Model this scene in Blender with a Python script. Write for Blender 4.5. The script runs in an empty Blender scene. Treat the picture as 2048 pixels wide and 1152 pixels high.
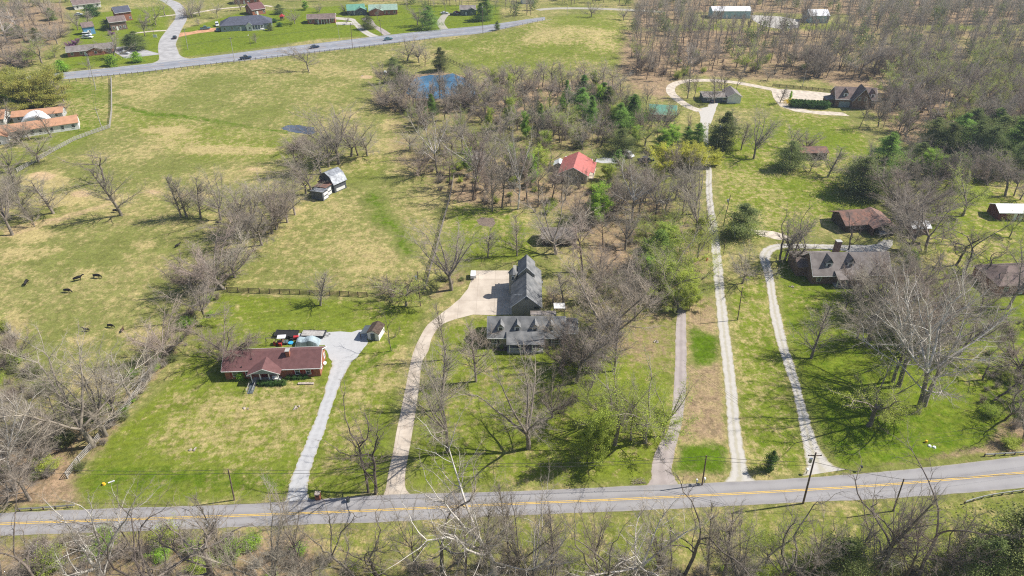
import bpy, bmesh, math, random
import numpy as np
from mathutils import Vector, Matrix
R = math.radians
SC = bpy.context.scene
COL = SC.collection
# ---------------------------------------------------------------- camera
CAMH, PITCH, FPX = 93.6, R(34.0), 1365.0
cam = bpy.data.cameras.new('camera'); cam_o = bpy.data.objects.new('camera', cam); COL.objects.link(cam_o)
cam.sensor_width = 36; cam.lens = 36*FPX/2048; cam.clip_start = 1; cam.clip_end = 12000
cam_o.location = (0, 0, CAMH); cam_o.rotation_euler = (R(90)-PITCH, 0, 0)
SC.camera = cam_o
# ---------------------------------------------------------------- light
SUN_EL = R(46); SUN_V = Vector((math.cos(SUN_EL)*math.cos(R(10)), math.cos(SUN_EL)*math.sin(R(10)), math.sin(SUN_EL)))
w = bpy.data.worlds.new('World'); SC.world = w; w.use_nodes = True
nt = w.node_tree; bg = nt.nodes['Background']
sky = nt.nodes.new('ShaderNodeTexSky'); sky.sky_type = 'NISHITA'; sky.sun_disc = False
sky.sun_elevation = SUN_EL; sky.sun_rotation = R(80)
nt.links.new(sky.outputs[0], bg.inputs[0]); bg.inputs[1].default_value = 0.085
sl = bpy.data.lights.new('sun', 'SUN'); sl.energy = 5.0; sl.angle = R(0.6); sl.color = (1, 0.95, 0.87)
so = bpy.data.objects.new('sun', sl); COL.objects.link(so); so.rotation_euler = SUN_V.to_track_quat('Z', 'Y').to_euler()
so.location = (0, 0, 300)
SC.view_settings.view_transform = 'Standard'; SC.view_settings.look = 'None'
SC.view_settings.exposure = 0.5; SC.view_settings.gamma = 1
SC.render.engine = 'CYCLES'
try:
    SC.cycles.max_bounces = 4; SC.cycles.diffuse_bounces = 2; SC.cycles.volume_bounces = 0
    SC.cycles.use_denoising = False; SC.cycles.filter_width = 1.15; SC.cycles.sample_clamp_indirect = 3; SC.cycles.use_adaptive_sampling = False
    SC.cycles.caustics_reflective = False; SC.cycles.caustics_refractive = False
except Exception: pass

# ---------------------------------------------------------------- pixel -> ground
cP, sP = math.cos(PITCH), math.sin(PITCH)
def T0(px, py, z=0.0):
    a = (px-1024)/FPX; b = -(py-576)/FPX
    dx, dy, dz = a, cP + b*sP, -sP + b*cP
    t = (z-CAMH)/dz
    return dx*t, dy*t
HC = T0(1135, 78)
def terrain(x, y):
    g = 5.0*np.exp(-(((x-HC[0])/55.0)**2 + ((y-HC[1])/48.0)**2))
    return g
def G(px, py):
    x, y = T0(px, py)
    if py > 260: return Vector((x, y, float(terrain(x, y))))
    a = (px-1024)/FPX; b = -(py-576)/FPX
    d = (a, cP + b*sP, -sP + b*cP)
    if d[2] > -0.05: d = (a, cP+b*sP, -0.05)
    tmax = -CAMH/d[2]; t = tmax*0.7; st = tmax*0.3/60
    while t < tmax+1:
        X, Y, Z = d[0]*t, d[1]*t, CAMH+d[2]*t
        if Z <= float(terrain(X, Y)): break
        t += st
    lo, hi = t-st, t
    for _ in range(12):
        m = (lo+hi)/2
        if CAMH+d[2]*m <= float(terrain(d[0]*m, d[1]*m)): hi = m
        else: lo = m
    return Vector((d[0]*hi, d[1]*hi, float(terrain(d[0]*hi, d[1]*hi))))
def proj(x, y, z):
    dep = y*cP + (CAMH-z)*sP; up = y*sP + (z-CAMH)*cP
    return 1024 + FPX*x/dep, 576 - FPX*up/dep
def pxm(px, py):                        # pixels per metre at that ground point
    g = G(px, py); return FPX/(g.y*cP + (CAMH-g.z)*sP)
def height_to(p, ty):                   # height whose top shows at pixel row ty
    k = (576-ty)/FPX
    z = (k*(p.y*cP + CAMH*sP) - p.y*sP + CAMH*cP)/(cP + k*sP)
    return max(0.5, z-p.z)

# ---------------------------------------------------------------- materials
M = {}
def mat(name, col, rough=0.85, var=0.25, scale=1.5, col2=None, metal=0.0, obj_var=0.0, detail=4.0, stripes=None, bump=0.0, spec=0.3, trans=0.0):
    m = bpy.data.materials.new(name); m.use_nodes = True; nt = m.node_tree; N = nt.nodes; Lk = nt.links
    b = N['Principled BSDF']; b.inputs['Roughness'].default_value = rough; b.inputs['Metallic'].default_value = metal
    b.inputs['Specular IOR Level'].default_value = spec
    tc = N.new('ShaderNodeTexCoord'); no = N.new('ShaderNodeTexNoise'); no.inputs['Scale'].default_value = scale
    no.inputs['Detail'].default_value = detail; Lk.new(tc.outputs['Object'], no.inputs['Vector'])
    mx = N.new('ShaderNodeMix'); mx.data_type = 'RGBA'
    c2 = col2 or tuple(c*(1-var) for c in col); c1 = col if col2 else tuple(min(1, c*(1+var)) for c in col)
    mx.inputs[6].default_value = (*c1, 1); mx.inputs[7].default_value = (*c2, 1)
    rmp = N.new('ShaderNodeMapRange'); rmp.inputs[1].default_value = 0.36; rmp.inputs[2].default_value = 0.64
    Lk.new(no.outputs[0], rmp.inputs[0]); Lk.new(rmp.outputs[0], mx.inputs[0])
    out = mx.outputs[2]
    if stripes:                          # (axis, scale, amount)
        wv = N.new('ShaderNodeTexWave'); wv.bands_direction = stripes[0]; wv.inputs['Scale'].default_value = stripes[1]
        wv.inputs['Distortion'].default_value = stripes[3] if len(stripes) > 3 else 0.2
        Lk.new(tc.outputs['Object'], wv.inputs['Vector'])
        m2 = N.new('ShaderNodeMix'); m2.data_type = 'RGBA'; m2.blend_type = 'MULTIPLY'; m2.inputs[0].default_value = stripes[2]
        Lk.new(out, m2.inputs[6]); Lk.new(wv.outputs[0], m2.inputs[7]); out = m2.outputs[2]
    if obj_var:
        oi = N.new('ShaderNodeObjectInfo'); hs = N.new('ShaderNodeHueSaturation')
        r1 = N.new('ShaderNodeMapRange'); r1.inputs[3].default_value = 1-obj_var; r1.inputs[4].default_value = 1+obj_var
        Lk.new(oi.outputs['Random'], r1.inputs[0]); Lk.new(r1.outputs[0], hs.inputs['Value'])
        r2 = N.new('ShaderNodeMapRange'); r2.inputs[3].default_value = 0.5-obj_var*.06; r2.inputs[4].default_value = 0.5+obj_var*.06
        ml = N.new('ShaderNodeMath'); ml.operation = 'MULTIPLY'; ml.inputs[1].default_value = 7.31
        fr = N.new('ShaderNodeMath'); fr.operation = 'FRACT'
        Lk.new(oi.outputs['Random'], ml.inputs[0]); Lk.new(ml.outputs[0], fr.inputs[0]); Lk.new(fr.outputs[0], r2.inputs[0]); Lk.new(r2.outputs[0], hs.inputs['Hue'])
        Lk.new(out, hs.inputs['Color']); out = hs.outputs[0]
    Lk.new(out, b.inputs['Base Color'])
    if bump:
        bp = N.new('ShaderNodeBump'); bp.inputs['Strength'].default_value = bump; bp.inputs['Distance'].default_value = 0.1
        Lk.new(no.outputs[0], bp.inputs['Height']); Lk.new(bp.outputs[0], b.inputs['Normal'])
    if trans or name.startswith('leaf_') or name.startswith('blossom'):
        tr = N.new('ShaderNodeBsdfTranslucent'); ms = N.new('ShaderNodeMixShader'); ms.inputs[0].default_value = trans or 0.45
        Lk.new(out, tr.inputs['Color']); Lk.new(b.outputs[0], ms.inputs[1]); Lk.new(tr.outputs[0], ms.inputs[2]); Lk.new(ms.outputs[0], N['Material Output'].inputs['Surface'])
    M[name] = m; return m
mat('asphalt', (0.265, 0.255, 0.26), 0.9, 0.10, 0.35, detail=12)
mat('highway', (0.23, 0.24, 0.27), 0.85, 0.12, 0.3, detail=6)
mat('side_road', (0.37, 0.36, 0.36), 0.9, 0.14, 0.3, detail=6)
mat('brown_asphalt', (0.34, 0.295, 0.28), 0.9, 0.14, 0.5, detail=8)
mat('yellow_paint', (0.66, 0.43, 0.07), 0.7, 0.1, 2)
mat('orange_paint', (0.55, 0.36, 0.20), 0.8, 0.2, 1)
mat('white_paint', (0.7, 0.7, 0.7), 0.6, 0.05, 2)
mat('gravel_white', (0.45, 0.425, 0.39), 0.95, 0.10, 1.1, detail=12)
mat('gravel_grey', (0.40, 0.40, 0.405), 0.95, 0.08, 1.1, detail=12)
mat('pale_dirt', (0.52, 0.45, 0.37), 0.95, 0.2, 0.6, detail=10)
mat('orange_dirt', (0.5, 0.27, 0.15), 0.95, 0.2, 0.5, detail=10)
def concrete_mat():
    m = mat('concrete', (0.60, 0.52, 0.43), 0.9, 0.12, 0.35, col2=(0.42, 0.35, 0.28), detail=9); N = m.node_tree.nodes; Lk = m.node_tree.links
    b = N['Principled BSDF']; src = b.inputs['Base Color'].links[0].from_socket
    br = N.new('ShaderNodeTexBrick'); br.offset = 0; br.inputs['Scale'].default_value = 1; br.inputs['Mortar Size'].default_value = 0.045
    br.inputs['Brick Width'].default_value = 4.2; br.inputs['Row Height'].default_value = 4.6
    br.inputs['Color1'].default_value = (1, 1, 1, 1); br.inputs['Color2'].default_value = (0.9, 0.9, 0.9, 1); br.inputs['Mortar'].default_value = (0.62, 0.6, 0.58, 1)
    tc = N.new('ShaderNodeTexCoord'); Lk.new(tc.outputs['Object'], br.inputs['Vector'])
    mx = N.new('ShaderNodeMix'); mx.data_type = 'RGBA'; mx.blend_type = 'MULTIPLY'; mx.inputs[0].default_value = 1
    Lk.new(src, mx.inputs[6]); Lk.new(br.outputs[0], mx.inputs[7]); Lk.new(mx.outputs[2], b.inputs['Base Color'])
concrete_mat()
def across_mat(name, edge, mid=None, tracks=None, wob=.35, e0=.72, e1=1.02):
    m = M[name]; N = m.node_tree.nodes; Lk = m.node_tree.links; b = N['Principled BSDF']; src = b.inputs['Base Color'].links[0].from_socket
    at = N.new('ShaderNodeAttribute'); at.attribute_name = 'across'; tc = N.new('ShaderNodeTexCoord')
    no = N.new('ShaderNodeTexNoise'); no.inputs['Scale'].default_value = .9; no.inputs['Detail'].default_value = 8; no.inputs['Roughness'].default_value = .65; Lk.new(tc.outputs['Object'], no.inputs['Vector'])
    def mt(op, a, c):
        n = N.new('ShaderNodeMath'); n.operation = op
        for i, v in enumerate((a, c)):
            if isinstance(v, (int, float)): n.inputs[i].default_value = v
            else: Lk.new(v, n.inputs[i])
        return n.outputs[0]
    def ss(x, lo, hi):
        r = N.new('ShaderNodeMapRange'); r.interpolation_type = 'SMOOTHSTEP'; r.inputs[1].default_value = lo; r.inputs[2].default_value = hi; Lk.new(x, r.inputs[0]); return r.outputs[0]
    def mx(f, a, c):
        n = N.new('ShaderNodeMix'); n.data_type = 'RGBA'; Lk.new(f, n.inputs[0]); Lk.new(a, n.inputs[6])
        if isinstance(c, tuple): n.inputs[7].default_value = (*c, 1)
        else: Lk.new(c, n.inputs[7])
        return n.outputs[2]
    u = mt('ABSOLUTE', mt('MULTIPLY', mt('SUBTRACT', at.outputs['Fac'], .5), 2.0), 0)      # 0 centre, 1 edge
    nz = mt('MULTIPLY', mt('SUBTRACT', no.outputs[0], .5), wob*2)
    col = src
    if tracks: col = mx(mt('MULTIPLY', mt('SUBTRACT', 1.0, ss(mt('ABSOLUTE', mt('SUBTRACT', mt('ADD', u, mt('MULTIPLY', nz, .3)), .5), 0), .08, .34)), tracks[1]), col, tracks[0])
    if mid: col = mx(mt('MULTIPLY', mt('SUBTRACT', 1.0, ss(mt('ADD', u, nz), .06, .34)), mid[1]), col, mid[0])
    col = mx(mt('MULTIPLY', ss(mt('ADD', u, nz), e0, e1), edge[1]), col, edge[0]); Lk.new(col, b.inputs['Base Color'])
across_mat('gravel_white', ((0.30, 0.27, 0.14), .95), ((0.36, 0.33, 0.22), .55), ((0.48, 0.455, 0.41), .55))
across_mat('gravel_grey', ((0.36, 0.32, 0.22), .9), None, ((0.46, 0.46, 0.465), .5), e0=.8)
across_mat('asphalt', ((0.33, 0.30, 0.25), .7), ((0.235, 0.225, 0.225), .5), ((0.315, 0.305, 0.305), .7), wob=.12, e0=.9, e1=1.02)
across_mat('brown_asphalt', ((0.32, 0.27, 0.17), .8), ((0.29, 0.25, 0.235), .5), ((0.38, 0.335, 0.315), .5), wob=.18, e0=.86, e1=1.05)
across_mat('concrete', ((0.40, 0.34, 0.24), .6), None, ((0.50, 0.44, 0.37), .35), wob=.15, e0=.88, e1=1.05)
across_mat('highway', ((0.33, 0.32, 0.30), .8), None, ((0.29, 0.295, 0.32), .6), wob=.08, e0=.88, e1=1.0)
across_mat('side_road', ((0.36, 0.33, 0.25), .7), None, None, wob=.15, e0=.88, e1=1.0)
mat('brick_red', (0.33, 0.13, 0.08), 0.9, 0.25, 3, detail=8)
mat('brick_brown', (0.20, 0.13, 0.10), 0.9, 0.25, 3, detail=8)
mat('roof_red', (0.165, 0.08, 0.078), 0.9, 0.12, 1.2, detail=10, stripes=('Z', 7.0, 0.18))
mat('roof_grey', (0.25, 0.25, 0.25), 0.9, 0.18, 0.55, detail=12, stripes=('Z', 7.0, 0.18), col2=(0.135, 0.14, 0.145))
mat('roof_brown', (0.20, 0.15, 0.135), 0.9, 0.2, 0.8, detail=10, stripes=('Z', 7.0, 0.18))
mat('roof_rust', (0.25, 0.13, 0.095), 0.9, 0.3, 0.7, detail=10, col2=(0.12, 0.085, 0.075))
mat('roof_patchy', (0.30, 0.17, 0.13), 0.9, 0.3, 1.6, detail=10, col2=(0.11, 0.085, 0.08))
mat('roof_taupe', (0.27, 0.24, 0.225), 0.9, 0.13, 0.6, detail=12, stripes=('Z', 7.0, 0.15), col2=(0.185, 0.16, 0.15))
mat('roof_slate', (0.085, 0.09, 0.12), 0.9, 0.15, 1)
mat('roof_orange', (0.46, 0.25, 0.15), 0.9, 0.1, 0.8, detail=8)
mat('roof_redmetal', (0.50, 0.15, 0.125), 0.45, 0.1, 0.8, stripes=('X', 3.5, 0.25, 0.0), spec=0.5)
mat('roof_greenmetal', (0.14, 0.33, 0.24), 0.5, 0.12, 0.8, stripes=('X', 3.0, 0.2, 0.0), spec=0.5)
mat('roof_palegreen', (0.30, 0.42, 0.34), 0.5, 0.12, 0.8, stripes=('X', 3.0, 0.2, 0.0), spec=0.5)
mat('roof_tin', (0.36, 0.38, 0.41), 0.5, 0.3, 0.9, metal=0.3, col2=(0.17, 0.18, 0.20), detail=8)
mat('roof_white', (0.75, 0.76, 0.78), 0.5, 0.06, 0.8)
mat('roof_lichen', (0.30, 0.27, 0.25), 0.95, 0.3, 0.9, col2=(0.15, 0.125, 0.11), detail=8)
mat('siding_sage', (0.30, 0.29, 0.24), 0.85, 0.06, 1, stripes=('Z', 3, 0.12, 0.0))
mat('siding_tan', (0.36, 0.335, 0.26), 0.85, 0.06, 1, stripes=('Z', 3, 0.12, 0.0))
mat('siding_white', (0.72, 0.71, 0.69), 0.8, 0.06, 1)
mat('siding_grey', (0.42, 0.41, 0.40), 0.8, 0.08, 1)
mat('siding_bluegrey', (0.27, 0.32, 0.34), 0.8, 0.08, 1)
mat('siding_dark', (0.10, 0.12, 0.13), 0.8, 0.15, 1)
mat('siding_blue', (0.12, 0.30, 0.50), 0.7, 0.06, 1)
mat('siding_paleblue', (0.34, 0.52, 0.60), 0.7, 0.1, 1)
mat('wood_dark', (0.085, 0.06, 0.045), 0.95, 0.3, 2)
mat('wood_brown', (0.16, 0.09, 0.06), 0.95, 0.25, 2)
mat('barn_red', (0.15, 0.045, 0.035), 0.9, 0.2, 2)
mat('barn_grey', (0.13, 0.14, 0.16), 0.9, 0.25, 1.5, stripes=('X', 4, 0.3, 0.5))
mat('fence_wood', (0.21, 0.185, 0.165), 0.95, 0.25, 2)
mat('fence_grey', (0.36, 0.34, 0.32), 0.95, 0.2, 2)
mat('pole_wood', (0.17, 0.125, 0.10), 0.95, 0.25, 2)
mat('pole_pale', (0.42, 0.40, 0.36), 0.9, 0.15, 2)
mat('trim_white', (0.78, 0.78, 0.77), 0.6, 0.04, 2)
mat('shutter_red', (0.24, 0.03, 0.025), 0.7, 0.1, 2)
mat('shutter_dark', (0.06, 0.05, 0.05), 0.7, 0.1, 2)
mat('glass', (0.035, 0.045, 0.055), 0.08, 0.1, 1, spec=0.8)
mat('metal_galv', (0.50, 0.51, 0.52), 0.4, 0.08, 2, metal=0.6)
mat('dark_metal', (0.06, 0.06, 0.065), 0.5, 0.1, 2, metal=0.3)
mat('rubber', (0.02, 0.02, 0.02), 0.9, 0.1, 2)
mat('black_hide', (0.013, 0.011, 0.011), 0.6, 0.2, 3)
mat('brown_hide', (0.05, 0.02, 0.014), 0.6, 0.2, 3)
mat('tarp_blue', (0.30, 0.37, 0.40), 0.6, 0.15, 1)
mat('paint_black', (0.02, 0.022, 0.028), 0.3, 0.05, 1, spec=0.6)
mat('paint_navy', (0.02, 0.04, 0.08), 0.3, 0.05, 1, spec=0.6)
mat('paint_teal', (0.08, 0.18, 0.2), 0.3, 0.05, 1, spec=0.6)
mat('paint_silver', (0.5, 0.53, 0.56), 0.3, 0.05, 1, spec=0.6)
mat('paint_red', (0.45, 0.03, 0.03), 0.4, 0.05, 1, spec=0.6)
mat('paint_white', (0.75, 0.76, 0.78), 0.3, 0.03, 1, spec=0.6)
mat('plastic_blue', (0.05, 0.38, 0.75), 0.5, 0.05, 1)
mat('plastic_yellow', (0.8, 0.45, 0.03), 0.5, 0.05, 1)
mat('stone', (0.40, 0.34, 0.29), 0.95, 0.3, 3)
mat('mulch', (0.17, 0.13, 0.10), 0.95, 0.3, 2)
# bark / leaves
mat('bark_grey', (0.23, 0.195, 0.16), 0.95, 0.25, 1.2, obj_var=0.22)
mat('bark_brown', (0.16, 0.12, 0.095), 0.95, 0.25, 1.2, obj_var=0.22)
mat('bark_dark', (0.09, 0.072, 0.06), 0.95, 0.3, 1.2, obj_var=0.3, col2=(0.22, 0.185, 0.155))
mat('bark_white', (0.66, 0.62, 0.56), 0.9, 0.2, 0.8, obj_var=0.12, col2=(0.38, 0.34, 0.30))
mat('twig_grey', (0.335, 0.29, 0.235), 0.95, 0.15, 0.5, obj_var=0.22)
mat('twig_mauve', (0.325, 0.265, 0.215), 0.95, 0.15, 0.5, obj_var=0.2)
mat('twig_dark', (0.21, 0.175, 0.145), 0.95, 0.2, 0.5, obj_var=0.2)
mat('leaf_bud', (0.44, 0.52, 0.09), 0.8, 0.25, 0.6, obj_var=0.15)
mat('leaf_fresh', (0.33, 0.50, 0.06), 0.8, 0.3, 0.6, obj_var=0.15)
mat('leaf_yellow', (0.64, 0.64, 0.10), 0.8, 0.2, 0.6, obj_var=0.1)
mat('leaf_olive', (0.52, 0.48, 0.10), 0.8, 0.35, 0.4, obj_var=0.12, col2=(0.33, 0.36, 0.08))
mat('leaf_cedar', (0.22, 0.26, 0.09), 0.85, 0.4, 0.5, obj_var=0.25)
mat('leaf_pine', (0.24, 0.37, 0.08), 0.85, 0.3, 0.5, obj_var=0.2)
mat('leaf_spruce', (0.15, 0.28, 0.06), 0.85, 0.3, 0.5, obj_var=0.2)
mat('leaf_hedge', (0.10, 0.20, 0.05), 0.85, 0.3, 1, obj_var=0.15)
mat('blossom', (0.34, 0.16, 0.30), 0.85, 0.2, 1)
mat('blossom_yellow', (0.8, 0.6, 0.03), 0.85, 0.2, 1)
mat('dead_leaf', (0.28, 0.17, 0.10), 0.95, 0.3, 1, obj_var=0.2)

# ---------------------------------------------------------------- mesh helpers
def mesh_arrays(name, V, quads=None, tris=None, mats=(), qm=None, tm=None, smooth=False):
    me = bpy.data.meshes.new(name); V = np.asarray(V, np.float32)
    me.vertices.add(len(V)); me.vertices.foreach_set('co', V.ravel())
    q = np.asarray(quads, np.int32).reshape(-1, 4) if quads is not None and len(quads) else np.zeros((0, 4), np.int32)
    t = np.asarray(tris, np.int32).reshape(-1, 3) if tris is not None and len(tris) else np.zeros((0, 3), np.int32)
    me.loops.add(q.size+t.size); me.loops.foreach_set('vertex_index', np.concatenate([q.ravel(), t.ravel()]))
    me.polygons.add(len(q)+len(t))
    st = np.concatenate([np.arange(len(q))*4, q.size+np.arange(len(t))*3]).astype(np.int32)
    me.polygons.foreach_set('loop_start', st)
    mi = np.concatenate([qm if qm is not None else np.zeros(len(q)), tm if tm is not None else np.zeros(len(t))]).astype(np.int32)
    me.polygons.foreach_set('material_index', mi)
    if smooth: me.polygons.foreach_set('use_smooth', np.ones(len(mi), bool))
    for m in mats: me.materials.append(m)
    me.update(calc_edges=True); return me
def link(name, data, parent=None, loc=None):
    o = bpy.data.objects.new(name, data); COL.objects.link(o)
    if parent: o.parent = parent
    if loc is not None: o.location = loc
    return o
def tag(o, label=None, cat=None, group=None, kind=None):
    if label: o['label'] = label
    if cat: o['category'] = cat
    if group: o['group'] = group
    if kind: o['kind'] = kind
    return o
def thing(name, label, cat, loc=(0, 0, 0), rz=0.0, group=None):
    o = link(name, None, None, loc); o.rotation_euler = (0, 0, rz); o.empty_display_size = 0.3
    return tag(o, label, cat, group)
def copy_thing(src, loc, rz=0.0, label=None, group=None, scale=None):
    c = src.copy(); COL.objects.link(c); c.location = loc; c.rotation_euler = (0, 0, rz)
    if scale: c.scale = scale
    if label: c['label'] = label
    if group: c['group'] = group
    for ch in KIDS.get(src.name, []):
        d = ch.copy(); COL.objects.link(d); d.parent = c
        for g in KIDS.get(ch.name, []):
            e = g.copy(); COL.objects.link(e); e.parent = d
    return c
KIDS = {}
def kids_of(root):
    for o in list(COL.objects):
        if o.parent == root:
            KIDS.setdefault(root.name, []).append(o); kids_of2(o)
def kids_of2(o):
    for q in list(COL.objects):
        if q.parent == o: KIDS.setdefault(o.name, []).append(q)
class MB:
    def __init__(s): s.v = []; s.f = []; s.m = []; s.cur = 0
    def add(s, vs, fs):
        b = len(s.v); s.v += [tuple(p) for p in vs]
        for f in fs: s.f.append([b+i for i in f]); s.m.append(s.cur)
        return s
    def box(s, x0, x1, y0, y1, z0, z1):
        return s.add([(x0,y0,z0),(x1,y0,z0),(x1,y1,z0),(x0,y1,z0),(x0,y0,z1),(x1,y0,z1),(x1,y1,z1),(x0,y1,z1)],
                     [(3,2,1,0),(4,5,6,7),(0,1,5,4),(1,2,6,5),(2,3,7,6),(3,0,4,7)])
    def prism_x(s, poly, x0, x1):        # poly of (y,z), ccw seen from +x
        n = len(poly); vs = [(x0, y, z) for y, z in poly]+[(x1, y, z) for y, z in poly]
        return s.add(vs, [tuple(range(n))[::-1], tuple(range(n, 2*n))]+[(i, (i+1) % n, n+(i+1) % n, n+i) for i in range(n)])
    def prism_y(s, poly, y0, y1):        # poly of (x,z)
        n = len(poly); vs = [(x, y0, z) for x, z in poly]+[(x, y1, z) for x, z in poly]
        return s.add(vs, [tuple(range(n)), tuple(range(n, 2*n))[::-1]]+[((i+1) % n, i, n+i, n+(i+1) % n) for i in range(n)])
    def prism_z(s, poly, z0, z1):
        n = len(poly); vs = [(x, y, z0) for x, y in poly]+[(x, y, z1) for x, y in poly]
        return s.add(vs, [tuple(range(n))[::-1], tuple(range(n, 2*n))]+[(i, (i+1) % n, n+(i+1) % n, n+i) for i in range(n)])
    def tube(s, a, b, r0, r1=None, n=8):
        a, b = Vector(a), Vector(b); r1 = r0 if r1 is None else r1; d = (b-a).normalized()
        u = d.orthogonal().normalized(); v = d.cross(u)
        vs = [a+(u*math.cos(t)+v*math.sin(t))*r0 for t in [2*math.pi*i/n for i in range(n)]]+[b+(u*math.cos(t)+v*math.sin(t))*max(r1, 1e-4) for t in [2*math.pi*i/n for i in range(n)]]
        return s.add(vs, [tuple(range(n))[::-1], tuple(range(n, 2*n))]+[(i, (i+1) % n, n+(i+1) % n, n+i) for i in range(n)])
    def build(s, name, mats, parent=None, loc=None, smooth=False):
        me = bpy.data.meshes.new(name); me.from_pydata(s.v, [], s.f)
        if not isinstance(mats, (list, tuple)): mats = [mats]
        for m in mats: me.materials.append(M[m] if isinstance(m, str) else m)
        me.polygons.foreach_set('material_index', s.m)
        if smooth: me.polygons.foreach_set('use_smooth', [True]*len(s.f))
        bm = bmesh.new(); bm.from_mesh(me); bmesh.ops.recalc_face_normals(bm, faces=bm.faces); bm.to_mesh(me); bm.free()
        me.update(); return link(name, me, parent, loc)
# ================================================================ GROUND
def axis(bands):
    out = []
    for a, b, st in bands: out.append(np.arange(a, b, st))
    return np.concatenate(out+[[bands[-1][1]]])
GX = axis([(-5000,-1000,500),(-1000,-420,58),(-420,-170,2.5),(-170,170,1.0),(170,420,2.5),(420,1000,58),(1000,5001,500)])
GY = axis([(-1500,-100,200),(-100,16,12),(16,200,1.0),(200,330,1.5),(330,560,2.5),(560,1000,20),(1000,6001,500)])
XX, YY = np.meshgrid(GX, GY)
ZZ = terrain(XX, YY)
GA = {k: np.zeros(XX.shape, np.float32) for k in ('dry','litter','lush','bright','dirt','mow')}
GA['dry'] += 0.52
def poly_mask(pts, feather):
    P = np.array([tuple(G(*p))[:2] for p in pts]); lo = P.min(0)-feather; hi = P.max(0)+feather
    ix = np.where((GX >= lo[0]) & (GX <= hi[0]))[0]; iy = np.where((GY >= lo[1]) & (GY <= hi[1]))[0]
    if not len(ix) or not len(iy): return None
    sl_ = (slice(iy[0], iy[-1]+1), slice(ix[0], ix[-1]+1)); X = XX[sl_]; Y = YY[sl_]
    ins = np.zeros(X.shape, bool); d2 = np.full(X.shape, 1e9); n = len(P)
    for i in range(n):
        x0, y0 = P[i]; x1, y1 = P[(i+1) % n]
        c = ((y0 > Y) != (y1 > Y)); 
        with np.errstate(divide='ignore', invalid='ignore'): xi = (x1-x0)*(Y-y0)/(y1-y0+1e-12)+x0
        ins ^= c & (X < xi)
        ex, ey = x1-x0, y1-y0; L2 = ex*ex+ey*ey+1e-9
        t = np.clip(((X-x0)*ex+(Y-y0)*ey)/L2, 0, 1); d2 = np.minimum(d2, (X-x0-t*ex)**2+(Y-y0-t*ey)**2)
    sd = np.where(ins, 1, -1)*np.sqrt(d2); m = np.clip(sd/feather*0.5+0.5, 0, 1)
    return sl_, (m*m*(3-2*m)).astype(np.float32)
def paint(kind, val, pts, feather=2.5):
    r = poly_mask(pts, feather)
    if r is None: return
    s, m = r; A = GA[kind]; A[s] = A[s]*(1-m)+val*m
def ell(cx, cy, rx, ry, n=14, ang=0):
    return [(cx+rx*math.cos(t)*math.cos(ang)-ry*math.sin(t)*math.sin(ang), cy+rx*math.cos(t)*math.sin(ang)+ry*math.sin(t)*math.cos(ang)) for t in [2*math.pi*i/n for i in range(n)]]
# lawns
LAWN_RED = [(440,590),(760,600),(850,620),(800,720),(772,990),(620,1000),(155,1010),(150,960),(215,890),(330,780),(400,690)]
LAWN_MAIN = [(975,630),(885,650),(845,720),(815,980),(1300,968),(1345,860),(1350,600),(1300,600),(1180,640)]
paint('dry', 0.42, LAWN_RED, 3); paint('bright', 0.75, LAWN_RED, 2); paint('mow', 0.8, LAWN_RED, 2)
paint('bright', 0.85, [(205,890),(260,900),(330,800),(430,660),(500,625),(600,600),(440,590),(400,680),(330,780)], 2)
paint('dry', 0.62, [(700,600),(830,640),(800,760),(690,960),(640,930),(690,770),(720,690)], 2)
paint('dry', 0.60, [(330,780),(640,780),(600,900),(300,900)], 3)
paint('lush', 0.6, [(160,925),(600,940),(580,985),(170,990)], 2)
paint('lush', 0.7, [(700,745),(770,700),(800,670),(800,690),(740,740),(705,760)], 1)
paint('lush', 0.45, [(450,775),(620,780),(610,800),(460,810)], 1)
paint('bright', 0.8, LAWN_MAIN, 3); paint('mow', 0.8, [(880,760),(860,940),(1180,940),(1180,760)], 3); paint('dry', 0.44, LAWN_MAIN, 3); paint('litter', 0.24, LAWN_MAIN, 3)
paint('lush', 0.35, [(850,905),(1290,900),(1290,950),(850,960)], 3)
paint('litter', 0.55, [(1175,600),(1350,600),(1345,740),(1260,730),(1180,690)], 4)
paint('bright', 0.75, [(900,400),(1050,420),(1080,520),(950,530),(890,500)], 3); paint('lush', 0.5, [(905,405),(1040,425),(1060,480),(910,450)], 2)
STRIP = [(1372,590),(1430,590),(1455,900),(1455,960),(1350,965),(1358,860),(1372,770)]
paint('litter', 0.62, STRIP, 1); paint('dry', 0.72, STRIP, 1)
for q in ([(1380,655),(1400,660),(1434,672),(1440,712),(1425,728),(1395,732),(1380,715)], [(1360,888),(1400,885),(1450,888),(1455,925),(1458,950),(1350,945)]):
    paint('lush', 0.95, q, 2); paint('litter', 0, q, 2.5); paint('dry', 0.2, q, 2)
paint('lush', 0.40, [(1460,590),(1530,500),(1540,590),(1600,860),(1620,940),(1500,955),(1480,860)], 2); paint('bright', 0.8, [(1460,590),(1530,500),(1540,590),(1600,860),(1620,940),(1500,955),(1480,860)], 2)
paint('lush', 0.45, [(1490,880),(1600,880),(1612,925),(1500,935)], 1.5)
RIGHT = [(1550,500),(1700,500),(1800,560),(2100,480),(2100,900),(1680,940),(1610,800),(1560,640)]
paint('bright', 0.85, RIGHT, 3); paint('lush', 0.46, RIGHT, 3); paint('dry', 0.36, RIGHT, 3)
paint('lush', 0.62, [(1640,800),(1900,830),(1960,890),(1900,915),(1690,932),(1640,880)], 3)
paint('litter', 0.75, [(1890,905),(1975,885),(2000,840),(2100,830),(2100,900),(1960,912),(1700,940)], 1.5)
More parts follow.
